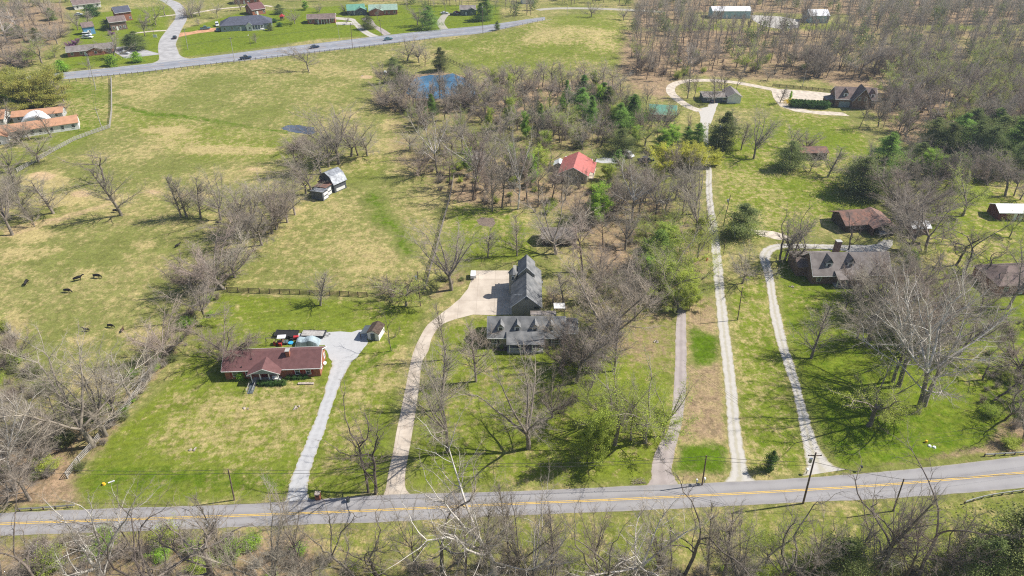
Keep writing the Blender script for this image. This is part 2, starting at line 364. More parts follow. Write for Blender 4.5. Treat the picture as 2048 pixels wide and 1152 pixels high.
paint('lush', 0.42, [(1430,290),(1560,220),(1700,240),(1780,330),(1740,420),(1600,480),(1450,480)], 6); paint('bright', 0.85, [(1430,290),(1560,220),(1700,240),(1780,330),(1740,420),(1600,480),(1450,480)], 3)
paint('dry', 0.6, [(1440,400),(1560,380),(1660,400),(1600,440),(1450,450)], 4)
paint('bright', 0.9, [(1850,330),(2100,340),(2100,620),(1900,600),(1840,440)], 4); paint('lush', 0.2, [(1850,330),(2100,340),(2100,620),(1900,600),(1840,440)], 4)
paint('bright', 0.7, [(1385,168),(1500,170),(1550,185),(1560,215),(1500,220),(1390,205)], 2)
# woods litter
WOOD_R = [(1230,150),(1245,60),(1400,60),(1660,60),(1950,58),(2100,60),(2400,80),(2400,330),(2000,300),(1800,290),(1740,220),(1640,160),(1500,160),(1380,150),(1330,200),(1250,180)]
paint('litter', 0.8, WOOD_R, 6); paint('dry', 0.6, WOOD_R, 4); paint('litter', 0.5, [(1600,60),(2400,60),(2400,180),(1800,180)], 20)
paint('litter', 0.46, [(760,200),(960,160),(1240,150),(1320,230),(1200,300),(1000,420),(900,400),(780,330)], 6)
paint('litter', 0.8, [(960,170),(1230,160),(1200,210),(1000,230)], 6)
paint('litter', 0.72, [(930,330),(1090,360),(1300,380),(1400,450),(1420,560),(1330,600),(1200,590),(1150,430),(900,400)], 5)
paint('bright', 0.5, [(960,300),(1060,290),(1100,330),(1000,340)], 3)
paint('litter', 0.85, [(-100,860),(60,800),(130,850),(240,850),(150,960),(170,1010),(-100,1020)], 2)
paint('litter', 0.55, [(145,960),(205,880),(290,790),(430,610),(400,620),(260,770),(130,900)], 1.5)
paint('litter', 0.35, [(-100,640),(60,650),(120,800),(60,860),(-100,900)], 4)
paint('litter', 0.7, [(-100,1075),(300,1065),(640,1060),(640,1400),(-100,1400)], 3)
paint('litter', 0.45, [(640,1100),(1100,1120),(1500,1130),(2200,1090),(2200,1400),(640,1400)], 3)
paint('bright', 0.6, [(640,1056),(1500,1020),(2100,985),(2100,1110),(1500,1120),(640,1110)], 2)
paint('litter', 0.8, [(-200,0),(130,5),(140,60),(80,120),(-200,200)], 5)
paint('litter', 0.6, [(870,600),(945,560),(930,530),(880,570),(850,605)], 1.5)
paint('litter', 0.5, [(1080,590),(1140,580),(1150,630),(1085,620)], 1.5)
paint('litter', 0.8, [(1262,58),(1262,-70),(2500,-70),(2500,56),(1900,50),(1700,58),(1690,30),(1385,24),(1380,50)], 8); paint('dry', 0.6, [(-300,-5),(560,-8),(1262,0),(2500,0),(2500,-90),(-300,-90)], 10); paint('litter', 0.5, [(-300,-6),(560,-8),(1262,0),(1262,-90),(-300,-90)], 10); paint('litter', 0.6, [(560,2),(1000,2),(1000,-20),(560,-20)], 4)
# pasture
paint('bright', 0.30, [(225,165),(760,95),(780,170),(600,330),(380,330),(230,250)], 8)
paint('bright', 0.55, [(120,160),(222,165),(220,250),(150,300),(0,330),(-60,330),(100,230)], 4)
paint('lush', 0.5, [(120,160),(222,165),(220,250),(150,300),(120,250)], 4)
paint('lush', 0.30, [(0,280),(100,290),(60,330),(0,350)], 4)
paint('dry', 0.60, [(230,160),(770,90),(770,110),(500,140),(250,180)], 5)
paint('dry', 0.62, [(500,560),(580,470),(680,400),(760,370),(880,380),(870,450),(830,580),(700,585)], 6)
paint('dry', 0.66, [(430,1),(1,1)], 1) if False else None
paint('litter', 0.16, [(540,560),(640,450),(720,380),(880,390),(850,500),(800,580)], 6)
PATCH = [(735,385),(755,380),(770,400),(782,430),(800,440),(810,460),(830,490),(835,515),(810,515),(790,500),(785,470),(760,455),(740,445),(745,420),(722,400)]
paint('lush', 0.68, PATCH, 3); paint('dry', 0.1, PATCH, 2); paint('litter', 0, PATCH, 2)
paint('lush', 0.5, [(650,395),(670,390),(665,405),(640,430),(560,480),(500,540),(480,560),(520,500),(600,440)], 3)
paint('bright', 0.5, [(700,310),(790,310),(760,360),(690,370)], 3)
paint('lush', 0.75, [(225,203),(300,222),(400,232),(520,255),(590,262),(580,270),(400,242),(290,232),(225,212)], 2)
paint('bright', 0.6, [(225,210),(420,250),(600,280),(600,320),(400,320),(230,250)], 8)
for cx, cy, rx, ry in [(508,340,22,6),(308,385,22,7),(360,392,18,8),(408,390,14,7),(228,395,18,9),(165,390,30,12),(90,360,50,18),(120,400,40,12),(598,418,14,5),
                       (40,510,40,14),(100,500,20,6),(175,545,18,8),(280,665,50,12),(300,690,40,10),(40,545,14,5),(290,490,20,7),(520,300,50,6),(420,300,60,8),(330,260,50,6),
                       (250,185,20,5),(60,470,45,14),(30,650,25,30),(160,680,30,8),(180,770,40,20),(700,230,20,8),(780,250,20,12),(840,320,50,12),(820,345,50,8)]:
    paint('dry', 0.95, ell(cx, cy, rx, ry), 2.5)
for cx, cy, rx, ry in [(508,339,18,4),(306,384,18,5),(160,388,24,8),(362,391,12,5),(596,419,9,3.5),(85,352,30,10)]:
    paint('dirt', 0.75, ell(cx, cy, rx, ry), 1.5)
paint('dirt', 0.6, [(0,455),(120,430),(250,395),(230,410),(110,450),(0,480)], 2)
paint('dirt', 0.9, ell(733,154,14,4), 1); paint('litter', 0.6, [(740,190),(770,175),(780,210),(750,215)], 3)
paint('litter', 0.8, [(805,186),(815,162),(830,148),(880,143),(930,150),(960,175),(958,200),(900,206),(820,204)], 1.5); paint('litter', 0.5, [(770,200),(950,200),(960,215),(780,225)], 3)
for q in ([(810,650),(825,640),(820,720),(790,800),(780,800),(800,720)],):
    paint('dirt', 0.35, q, 1)
paint('dirt', 0.6, ell(1245,660,10,4), .8); paint('litter', .5, ell(1260,665,20,10), 2)
paint('dirt', 0.5, [(520,772),(635,768),(635,778),(520,780)], 1)
# hill pasture and far yards
HILL = [(860,85),(1024,58),(1120,30),(1250,22),(1262,90),(1240,130),(1140,140),(1020,140),(930,130)]
paint('bright', 0.6, HILL, 5); paint('dry', 0.45, HILL, 5); paint('lush', 0.3, [(860,88),(1024,60),(1000,90),(900,120)], 6)
paint('dry', 0.75, ell(1150,75,90,22), 10)
FAR = [(360,115),(360,60),(480,25),(700,10),(1000,10),(1000,48),(640,78),(500,98)]
paint('bright', 0.95, FAR, 3); paint('lush', 0.40, FAR, 3); paint('dry', 0.12, FAR, 3)
FAR2 = [(110,140),(130,110),(150,30),(340,10),(330,100),(320,125)]
paint('bright', 0.95, FAR2, 3); paint('lush', 0.3, FAR2, 3); paint('dry', 0.2, FAR2, 3)
paint('mow', 1.0, [(370,100),(375,72),(560,62),(560,88)], 3)
paint('bright', 0.7, [(1385,40),(1680,40),(1680,60),(1385,60)], 4); paint('litter', 0.0, [(1385,36),(1690,36),(1690,56),(1385,56)], 3)
paint('litter', 0.0, [(1860,52),(2400,52),(2400,66),(1860,60)], 3); paint('bright', 0.8, [(1860,52),(2400,52),(2400,66),(1860,60)], 3)

def ground_material():
    m = bpy.data.materials.new('grass_ground'); m.use_nodes = True; N = m.node_tree.nodes; Lk = m.node_tree.links
    b = N['Principled BSDF']; b.inputs['Roughness'].default_value = 0.95; b.inputs['Specular IOR Level'].default_value = 0.0
    tc = N.new('ShaderNodeTexCoord')
    def noise(sc, det=4, off=0, stretch=None, rough=0.55):
        n = N.new('ShaderNodeTexNoise'); n.inputs['Scale'].default_value = sc; n.inputs['Detail'].default_value = det; n.inputs['Roughness'].default_value = rough
        mp = N.new('ShaderNodeMapping'); mp.inputs['Location'].default_value = (off, off*1.7, 0)
        if stretch: mp.inputs['Scale'].default_value = stretch
        Lk.new(tc.outputs['Object'], mp.inputs[0]); Lk.new(mp.outputs[0], n.inputs['Vector']); return n.outputs[0]
    def math_(op, a, c):
        n = N.new('ShaderNodeMath'); n.operation = op
        for i, v in enumerate((a, c)):
            if isinstance(v, (int, float)): n.inputs[i].default_value = v
            else: Lk.new(v, n.inputs[i])
        return n.outputs[0]
    def attr(k):
        a = N.new('ShaderNodeAttribute'); a.attribute_name = k; return a.outputs['Fac']
    def ss(x, lo, hi):
        r = N.new('ShaderNodeMapRange'); r.interpolation_type = 'SMOOTHSTEP'; r.inputs[1].default_value = lo; r.inputs[2].default_value = hi
        Lk.new(x, r.inputs[0]); return r.outputs[0]
    def mix(f, a, c, mode='MIX'):
        n = N.new('ShaderNodeMix'); n.data_type = 'RGBA'; n.blend_type = mode
        if isinstance(f, (int, float)): n.inputs[0].default_value = f
        else: Lk.new(f, n.inputs[0])
        for i, v in ((6, a), (7, c)):
            if isinstance(v, tuple): n.inputs[i].default_value = (*v, 1)
            else: Lk.new(v, n.inputs[i])
        return n.outputs[2]
    big = noise(0.035, 5, 3); mid = noise(0.42, 8, 11, (1, 0.8, 1), rough=0.68); fine = noise(0.85, 10, 31, rough=0.8); fine2 = noise(1.9, 8, 57, rough=0.85)
    nz = math_('ADD', math_('ADD', math_('MULTIPLY', math_('SUBTRACT', big, 0.5), 1.2), math_('MULTIPLY', math_('SUBTRACT', mid, 0.5), 1.5)), math_('MULTIPLY', math_('SUBTRACT', fine, 0.5), 2.0))
    nz2 = math_('ADD', math_('MULTIPLY', math_('SUBTRACT', noise(0.5, 6, 77), 0.5), 1.2), math_('MULTIPLY', math_('SUBTRACT', fine2, 0.5), 1.3))
    pas = mix(ss(big, 0.35, 0.65), (0.20, 0.21, 0.058), (0.245, 0.24, 0.082))
    pas = mix(ss(fine, 0.35, 0.7), pas, (0.135, 0.155, 0.04))
    col = mix(ss(math_('ADD', attr('bright'), math_('MULTIPLY', nz2, 0.4)), 0.15, 0.95), pas, mix(ss(fine, 0.3, 0.7), (0.195, 0.235, 0.025), (0.12, 0.165, 0.016)))
    col = mix(ss(math_('ADD', attr('dry'), nz), 0.42, 0.88), col, mix(ss(fine2, 0.35, 0.65), (0.47, 0.385, 0.185), (0.33, 0.27, 0.11)))
    col = mix(ss(math_('ADD', attr('lush'), math_('MULTIPLY', nz2, 1.3)), 0.3, 0.95), col, mix(ss(fine, 0.35, 0.65), (0.105, 0.18, 0.008), (0.07, 0.12, 0.007)))
    col = mix(ss(math_('ADD', attr('litter'), math_('ADD', math_('MULTIPLY', nz, 0.55), math_('MULTIPLY', nz2, 0.5))), 0.22, 0.85), col, mix(ss(math_('ADD', fine2, math_('MULTIPLY', math_('SUBTRACT', mid, 0.5), 0.7)), 0.35, 0.65), (0.40, 0.275, 0.18), (0.22, 0.165, 0.10)))
    col = mix(ss(math_('ADD', attr('dirt'), math_('MULTIPLY', nz2, 0.7)), 0.3, 0.8), col, mix(ss(fine, 0.35, 0.65), (0.52, 0.39, 0.23), (0.43, 0.30, 0.17)))
    wv = N.new('ShaderNodeTexWave'); wv.bands_direction = 'X'; wv.inputs['Scale'].default_value = 0.20; wv.inputs['Distortion'].default_value = 1.5; wv.inputs['Detail'].default_value = 3
    mp = N.new('ShaderNodeMapping'); mp.inputs['Rotation'].default_value = (0, 0, R(78)); Lk.new(tc.outputs['Object'], mp.inputs[0]); Lk.new(mp.outputs[0], wv.inputs['Vector'])
    ms = math_('MULTIPLY', math_('MULTIPLY', attr('mow'), 0.30), wv.outputs[0])
    col = mix(ms, col, (0.09, 0.13, 0.02))
    # uneven brightness of the sward from clump to clump
    lum = math_('ADD', math_('ADD', math_('MULTIPLY', math_('SUBTRACT', noise(0.16, 4, 91), .5), .55), math_('MULTIPLY', math_('SUBTRACT', noise(0.6, 6, 95, rough=.75), .5), 1.4)), math_('MULTIPLY', math_('SUBTRACT', noise(1.6, 6, 99, rough=.85), .5), 1.5))
    cb = N.new('ShaderNodeCombineColor'); lm = math_('ADD', 1.0, lum)
    for i in range(3): Lk.new(lm, cb.inputs[i])
    col = mix(1.0, col, cb.outputs[0], 'MULTIPLY')
    # tufts: small dark and light specks of uneven grass
    col = mix(math_('MULTIPLY', ss(fine2, 0.52, 0.70), 0.55), col, (0.07, 0.08, 0.02))
    Lk.new(col, b.inputs['Base Color'])
    bp = N.new('ShaderNodeBump'); bp.inputs['Strength'].default_value = 0.6; bp.inputs['Distance'].default_value = 0.25
    Lk.new(math_('ADD', fine, fine2), bp.inputs['Height']); Lk.new(bp.outputs[0], b.inputs['Normal'])
    M['ground'] = m; return m
def build_ground():
    ny, nx = XX.shape; V = np.stack([XX, YY, ZZ], -1).reshape(-1, 3)
    i = np.arange(nx-1); j = np.arange(ny-1); I, J = np.meshgrid(i, j); a = (J*nx+I).ravel()
    q = np.stack([a, a+1, a+nx+1, a+nx], -1)
    me = mesh_arrays('ground', V, quads=q, mats=[ground_material()], smooth=True)
    for k, A in GA.items():
        at = me.attributes.new(k, 'FLOAT', 'POINT'); at.data.foreach_set('value', A.astype(np.float32).ravel())
    tag(link('ground', me), kind='structure')
build_ground()
# ================================================================ ROADS
rng0 = random.Random(5)
def catmull(P, n):
    out = []
    for i in range(len(P)-1):
        p0 = P[max(i-1, 0)]; p1 = P[i]; p2 = P[i+1]; p3 = P[min(i+2, len(P)-1)]
        for k in range(n):
            t = k/n; out.append(0.5*((2*p1)+(p2-p0)*t+(2*p0-5*p1+4*p2-p3)*t*t+(3*p1-p0-3*p2+p3)*t**3))
    out.append(P[-1]); return out
def sheet(name, Ls, Rs, m, z, across=6):
    V = []; F = []; n = across+1; U = []
    for a, b in zip(Ls, Rs):
        for k in range(n):
            U.append(k/across); p = a.lerp(b, k/across); V.append((p.x, p.y, float(terrain(p.x, p.y))+z))
    for i in range(len(Ls)-1):
        for k in range(across): q = i*n+k; F.append((q, q+1, q+n+1, q+n))
    me = bpy.data.meshes.new(name); me.from_pydata(V, [], F); me.materials.append(M[m]); me.update()
    bm = bmesh.new(); bm.from_mesh(me); bmesh.ops.recalc_face_normals(bm, faces=bm.faces)
    if sum(f.normal.z for f in bm.faces) < 0: bmesh.ops.reverse_faces(bm, faces=bm.faces)
    bm.to_mesh(me); bm.free(); at = me.attributes.new('across', 'FLOAT', 'POINT'); at.data.foreach_set('value', U); return link(name, me)
def ribbon(name, rows, m, z=0.03, sub=8, jit=0.0, across=6):
    Ls = catmull([G(r[0], r[1]) for r in rows], sub); Rs = catmull([G(r[2], r[3]) for r in rows], sub)
    if jit:
        for A, s in ((Ls, 1), (Rs, -1)):
            for p in A: p.x += rng0.uniform(-jit, jit); p.y += rng0.uniform(-jit, jit)
    return tag(sheet(name, Ls, Rs, m, z, across), kind='structure')
def cpath(pts, sub=10): return catmull([G(*p) for p in pts], sub)
def strip(name, C, hw, off, m, z, dash=None, across=1):
    Ls, Rs = [], []; acc = 0; segs = []; prev = None
    for i, p in enumerate(C):
        d = (C[min(i+1, len(C)-1)]-C[max(i-1, 0)]); d.z = 0; d.normalize(); nrm = Vector((-d.y, d.x, 0))
        if prev is not None: acc += (p-prev).length
        prev = p; on = True if not dash else (acc % (dash[0]+dash[1])) < dash[0]
        if on: Ls.append(p+nrm*(off+hw)); Rs.append(p+nrm*(off-hw))
        elif Ls:
            if len(Ls) > 1: segs.append((Ls, Rs))
            Ls, Rs = [], []
    if len(Ls) > 1: segs.append((Ls, Rs))
    V = []; F = []
    for A, B in segs:
        b = len(V)
        for a, c in zip(A, B):
            for k in range(across+1):
                q = a.lerp(c, k/across); V.append((q.x, q.y, float(terrain(q.x, q.y))+z))
        n = across+1
        for i in range(len(A)-1):
            for k in range(across): q = b+i*n+k; F.append((q, q+n, q+n+1, q+1))
    me = bpy.data.meshes.new(name); me.from_pydata(V, [], F); me.materials.append(M[m]); me.update()
    return tag(link(name, me), kind='structure')
def patch(name, pts, m, z=0.03, jit=0.0, sub=3):
    P = [G(*p) for p in pts]; Q = []
    for i in range(len(P)):
        a, b = P[i], P[(i+1) % len(P)]
        for k in range(sub):
            q = a.lerp(b, k/sub); Q.append(q+Vector((rng0.uniform(-jit, jit), rng0.uniform(-jit, jit), 0)))
    me = bpy.data.meshes.new(name); me.from_pydata([(q.x, q.y, float(terrain(q.x, q.y))+z) for q in Q], [], [tuple(range(len(Q)))])
    me.materials.append(M[m]); me.update(); at = me.attributes.new('across', 'FLOAT', 'POINT'); at.data.foreach_set('value', [.28]*len(Q))
    if me.polygons[0].normal.z < 0: me.flip_normals()
    return tag(link(name, me), kind='structure')
ROAD = [(-260,1042,-260,1090,1064),(-80,1033,-80,1079,1055),(0,1026,0,1072,1048),(256,1016,256,1063,1039),(512,1007,512,1053,1030),(768,990,768,1044,1020),(1024,983,1024,1031,1008),
        (1280,971,1280,1021,997),(1536,960,1536,1008,984),(1792,941,1792,996,968),(2048,912,2048,976,945),(2200,892,2200,964,928),(2400,862,2400,945,905)]
ribbon('road', [r[:4] for r in ROAD], 'asphalt', 0.03, 14, jit=0.06)
CL = cpath([(r[0], r[4]) for r in ROAD], 20)
strip('centre_line', CL, 0.06, 0.14, 'yellow_paint', 0.036); strip('centre_line', CL, 0.06, -0.14, 'yellow_paint', 0.036)
HW = [(-120,170,-120,186),(20,155,20,173),(105,147,105,161),(205,137,205,152),(300,127,300,142),(400,115,400,130),(512,101,512,119),(640,86,640,104),(768,71,768,89),(870,60,870,76),(966,51,966,66),(1024,43,1024,54),(1060,38,1060,46),(1090,34,1090,40)]
ribbon('highway', HW, 'highway', 0.035, 12, across=10)
HC_ = cpath([(r[0], (r[1]+r[3])/2-0.4) for r in HW], 24)
strip('turn_lane_line', HC_, 0.10, 1.6, 'orange_paint', 0.042, (14, 5)); strip('turn_lane_line', HC_, 0.10, -1.6, 'orange_paint', 0.042, (14, 5))
strip('lane_line', HC_, 0.09, 5.6, 'white_paint', 0.042); strip('lane_line', HC_, 0.09, -5.6, 'white_paint', 0.042)
strip('lane_line', HC_, 0.09, 3.6, 'white_paint', 0.042, (3, 9)); strip('lane_line', HC_, 0.09, -3.6, 'white_paint', 0.042, (3, 9))
ribbon('side_road', [(300,128,395,119),(316,121,372,116),(318,112,360,110),(316,100,356,101),(317,87,352,89),(322,75,356,77),(332,62,361,64),(341,50,367,52),(350,37,374,38),(350,25,372,24),(342,15,367,13),(332,8,357,5),(322,2,340,-1),(300,-4,315,-8)], 'side_road', 0.030, 8)
ribbon('gravel_driveway', [(556,1012,634,1005),(570,1000,618,996),(579,965,617,965),(589,939,622,939),(607,896,636,896),(621,861,650,861),(636,826,660,826),(651,776,678,776),(662,736,696,736),(664,720,706,720)], 'gravel_grey', 0.024, 8, jit=0.16)
patch('gravel_yard', [(596,667),(640,663),(702,664),(724,659),(738,665),(735,684),(724,700),(706,722),(663,724),(652,700),(648,690),(600,690)], 'gravel_grey', 0.02, 0.25)
ribbon('concrete_driveway', [(766,993,822,990),(772,975,811,975),(777,945,811,945),(786,904,818,904),(793,863,825,863),(801,826,831,826),(811,776,838,776),(821,726,844,726),(828,701,857,701),(839,676,864,676),(854,651,882,651),(869,638,912,638),(882,627,947,629)], 'concrete', 0.024, 8)
patch('concrete_yard', [(882,627),(900,614),(920,597),(936,577),(944,555),(948,541),(1026,541),(1026,629),(975,630),(947,629),(912,638)], 'concrete', 0.018)
ribbon('asphalt_driveway', [(1290,975,1358,971),(1302,958,1350,957),(1303,939,1343,939),(1308,914,1348,914),(1318,889,1353,889),(1334,864,1360,864),(1344,820,1368,820),(1348,766,1373,766),(1350,726,1373,726),(1351,676,1373,676),(1354,626,1372,626),(1355,588,1371,588),(1358,548,1371,548)], 'brown_asphalt', 0.022, 8, jit=0.08)
ribbon('gravel_lane', [(1436,973,1524,964),(1455,955,1504,955),(1462,935,1495,935),(1461,914,1491,914),(1455,864,1483,864),(1453,826,1478,826),(1449,776,1474,776),(1444,726,1467,726),(1438,676,1461,676),(1433,626,1455,626),(1429,576,1449,576),(1426,538,1446,538),(1424,513,1443,513),(1421,488,1440,488),(1418,463,1437,463),(1416,438,1432,438),(1414,413,1428,413),(1412,388,1425,388),(1411,350,1424,350),(1411,320,1422,320),(1408,290,1418,290),(1404,262,1417,262),(1402,245,1420,245)], 'gravel_white', 0.022, 8, jit=0.14)
patch('gravel_yard', [(1402,248),(1400,228),(1392,219),(1416,213),(1420,204),(1437,204),(1431,222),(1421,248)], 'gravel_white', 0.016, 0.2)
strip('gravel_loop', cpath([(1400,222),(1375,212),(1355,198),(1342,185),(1343,173),(1358,165),(1385,161),(1430,161),(1470,165),(1510,172),(1552,180)], 8), 1.9, 0, 'pale_dirt', 0.025)
patch('gravel_court', [(1540,177),(1590,180),(1660,186),(1665,200),(1600,201),(1577,198),(1573,203),(1582,212),(1620,221),(1685,225),(1700,232),(1640,229),(1590,223),(1560,213),(1548,196)], 'pale_dirt', 0.016, 0.2)
ribbon('curving_driveway', [(1606,951,1694,940),(1612,930,1664,928),(1609,912,1651,912),(1605,889,1637,889),(1599,857,1625,857),(1594,826,1616,826),(1589,801,1608,801),(1583,776,1602,776),(1575,751,1595,751),(1567,726,1588,726),(1558,701,1578,701),(1551,676,1573,676),(1545,651,1566,651),(1540,626,1561,626),(1537,601,1554,601),(1532,570,1550,570),(1526,540,1545,542),(1518,516,1541,520),(1522,502,1545,507),(1538,491,1555,500),(1570,487,1575,496),(1630,488,1630,498),(1695,490,1695,502)], 'gravel_white', 0.024, 8, jit=0.14)
patch('gravel_yard', [(1690,491),(1755,489),(1768,479),(1788,480),(1782,496),(1765,512),(1738,520),(1705,510),(1690,502)], 'gravel_white', 0.017, 0.25)
patch('gravel_spur', [(1500,459),(1545,462),(1578,472),(1582,480),(1550,479),(1515,470)], 'pale_dirt', 0.014, 0.3)
patch('gravel_spur', [(1190,316),(1215,315),(1250,320),(1250,327),(1205,326),(1188,324)], 'gravel_grey', 0.014, 0.3)
ribbon('white_driveway', [(672,39,672,34),(700,42,706,37),(705,47,714,43),(714,57,724,52),(722,64,732,59),(733,71,746,67),(742,76,762,73)], 'gravel_white', 0.03, 6)
patch('white_yard', [(672,44),(705,44),(712,50),(690,50),(672,49)], 'gravel_white', 0.02)
ribbon('side_driveway', [(722,38,735,34),(728,42,745,40),(742,52,752,50),(757,62,767,58),(768,71,782,68)], 'brown_asphalt', 0.03, 6)
strip('curved_driveway', cpath([(893,62),(885,54),(881,46),(884,38),(890,31),(898,27)], 8), 2.2, 0, 'side_road', 0.03)
strip('pale_driveway', cpath([(336,61),(310,62),(280,65),(262,67)], 6), 1.3, 0, 'pale_dirt', 0.026)
patch('dirt_driveway', [(355,75),(357,66),(385,63),(405,58),(436,55),(436,62),(400,66),(372,71)], 'orange_dirt', 0.026, 0.2)
strip('pale_driveway', cpath([(385,27),(430,19),(480,14),(520,11),(545,13)], 6), 1.3, 0, 'pale_dirt', 0.026)
strip('pale_driveway', cpath([(355,29),(320,33),(290,36)], 6), 1.2, 0, 'pale_dirt', 0.026)
patch('driveway_pad', [(228,104),(232,94),(262,92),(318,107),(318,109),(250,117)], 'side_road', 0.026)
strip('far_road', cpath([(1075,20),(1110,17),(1180,17),(1260,20),(1330,24)], 8), 3.0, 0, 'side_road', 0.03)
patch('white_lot', [(1500,30),(1560,33),(1600,40),(1596,56),(1560,58),(1525,52),(1505,40)], 'gravel_white', 0.02)
patch('leaf_bed', [(953,440),(965,434),(985,436),(992,446),(985,453),(960,451)], 'mulch', 0.02, 0.3)
patch('mulch_bed', [(985,690),(1062,692),(1062,704),(1000,702),(988,700)], 'mulch', 0.02)
# ponds (muddy rims are painted with the ground)
def pond(name, pts, col):
    m = mat(name+'_water', col, 0.10, 0.3, 0.15, spec=0.5, bump=0.05)
    cx_ = sum(p[0] for p in pts)/len(pts); cy_ = sum(p[1] for p in pts)/len(pts)
    return patch(name, pts, name+'_water', 0.02, 0.4, 4)
pond('pond', [(812,186),(820,168),(832,155),(860,150),(885,151),(905,147),(930,158),(948,172),(954,188),(945,196),(900,198),(850,197),(825,196)], (0.05, 0.15, 0.26))
pond('puddle', [(562,256),(575,251),(600,250),(625,255),(633,263),(622,270),(596,266),(575,262)], (0.07, 0.085, 0.11))
# ================================================================ BUILDINGS
def place(xl, yl, xr, yr, W):
    A, B = G(xl, yl), G(xr, yr); d = B-A; d.z = 0; L = d.length; rz = math.atan2(d.y, d.x); n = Vector((-math.sin(rz), math.cos(rz), 0))
    c = (A+B)/2+n*W/2; c.z = float(terrain(c.x, c.y)); return c, rz, L
def add_window(parent, side, u, z, w, h, L, W, frame='trim_white', shutter=None, off=0.0, x_at=None):
    """side f/b/l/r, u along the wall from its centre, z = sill height"""
    f = MB(); g = MB(); s = MB()
    def bx(mb, u0, u1, d0, d1, z0, z1):
        if side == 'f': mb.box(u0, u1, -W/2-d1, -W/2-d0, z0, z1)
        elif side == 'b': mb.box(u0, u1, W/2+d0, W/2+d1, z0, z1)
        elif side == 'r': mb.box(L/2+d0, L/2+d1, u0, u1, z0, z1)
        else: mb.box(-L/2-d1, -L/2-d0, u0, u1, z0, z1)
    t = 0.09; o = off
    bx(f, u-w/2-t, u-w/2, o, o+.07, z-t, z+h+t); bx(f, u+w/2, u+w/2+t, o, o+.07, z-t, z+h+t)
    bx(f, u-w/2, u+w/2, o, o+.07, z+h, z+h+t); bx(f, u-w/2, u+w/2, o, o+.10, z-t, z); bx(f, u-w/2, u+w/2, o+.02, o+.06, z+h/2-.03, z+h/2+.03)
    bx(g, u-w/2, u+w/2, o-.01, o+.02, z, z+h)
    fr = f.build('window', frame, parent); g.build('pane', 'glass', fr)
    if shutter:
        for sg in (-1, 1):
            q = MB(); bx(q, u+sg*(w/2+t+.24)-.22, u+sg*(w/2+t+.24)+.22, o, o+.05, z, z+h); q.build('shutter', shutter, parent)
    return fr
def add_door(parent, side, u, w, h, L, W, m='trim_white', z=0.0, knob=True):
    d = MB(); k = MB()
    if side == 'f': d.box(u-w/2, u+w/2, -W/2-.06, -W/2+.01, z, z+h); k.box(u+w/2-.16, u+w/2-.10, -W/2-.12, -W/2-.06, z+.95, z+1.05)
    elif side == 'r': d.box(L/2-.01, L/2+.06, u-w/2, u+w/2, z, z+h); k.box(L/2+.06, L/2+.12, u+w/2-.16, u+w/2-.10, z+.95, z+1.05)
    elif side == 'l': d.box(-L/2-.06, -L/2+.01, u-w/2, u+w/2, z, z+h); k.box(-L/2-.12, -L/2-.06, u+w/2-.16, u+w/2-.10, z+.95, z+1.05)
    else: d.box(u-w/2, u+w/2, W/2-.01, W/2+.06, z, z+h); k.box(u+w/2-.16, u+w/2-.10, W/2+.06, W/2+.12, z+.95, z+1.05)
    o = d.build('door', m, parent)
    if knob: k.build('handle', 'dark_metal', o)
    return o
def gable_x(root, L, W, wh, rh, wall, roof, over=0.45, gov=0.35, cx=0, cy=0, z0=0, names=('wall', 'roof'), trim='trim_white', foundation=True):
    """gable with its ridge along local x"""
    w = MB().prism_x([(cy-W/2, z0), (cy+W/2, z0), (cy+W/2, z0+wh), (cy, z0+wh+rh), (cy-W/2, z0+wh)], cx-L/2, cx+L/2).build(names[0], wall, root)
    s = rh/(W/2); e = over; zb = z0+wh+.03; t = .16
    P = [(cy-W/2-e, zb-s*e), (cy, zb+rh), (cy+W/2+e, zb-s*e), (cy+W/2+e, zb-s*e+t), (cy, zb+rh+t), (cy-W/2-e, zb-s*e+t)]
    r = MB().prism_x(P, cx-L/2-gov, cx+L/2+gov).build(names[1], roof, root)
    if trim:
        for sy in (-1, 1): 
            g = MB(); y = cy+sy*(W/2+e); g.box(cx-L/2-gov, cx+L/2+gov, min(y, y+sy*.08), max(y, y+sy*.08), zb-s*e-.04, zb-s*e+t-.02); g.build('gutter', trim, r)
        for sx in (-1, 1):
            x = cx+sx*(L/2+gov); x0, x1 = sorted((x, x+sx*.05))
            MB().prism_x([(P[i][0], P[i][1]-.05) for i in (0, 1, 2)]+[(P[i][0], P[i][1]+t-.02) for i in (2, 1, 0)], x0, x1).build('barge_board', trim, r)
    return w, r
def gable_y(root, L, W, wh, rh, wall, roof, over=0.45, gov=0.35, cx=0, cy=0, z0=0, names=('wing', 'wing_roof'), trim='trim_white', gable_mat=None):
    """gable with its ridge along local y: L is the span in x, W the depth in y"""
    w = MB().prism_y([(cx-L/2, z0), (cx+L/2, z0), (cx+L/2, z0+wh), (cx, z0+wh+rh), (cx-L/2, z0+wh)], cy-W/2, cy+W/2).build(names[0], wall, root) if wall else None
    s = rh/(L/2); e = over; zb = z0+wh+.03; t = .15
    P = [(cx-L/2-e, zb-s*e), (cx, zb+rh), (cx+L/2+e, zb-s*e), (cx+L/2+e, zb-s*e+t), (cx, zb+rh+t), (cx-L/2-e, zb-s*e+t)]
    r = MB().prism_y(P, cy-W/2-gov, cy+W/2+gov).build(names[1], roof, root)
    if trim:
        y = cy-W/2-gov
        MB().prism_y([(P[i][0], P[i][1]-.05) for i in (0, 1, 2)]+[(P[i][0], P[i][1]+t-.02) for i in (2, 1, 0)], y-.05, y).build('barge_board', trim, r)
    return w, r
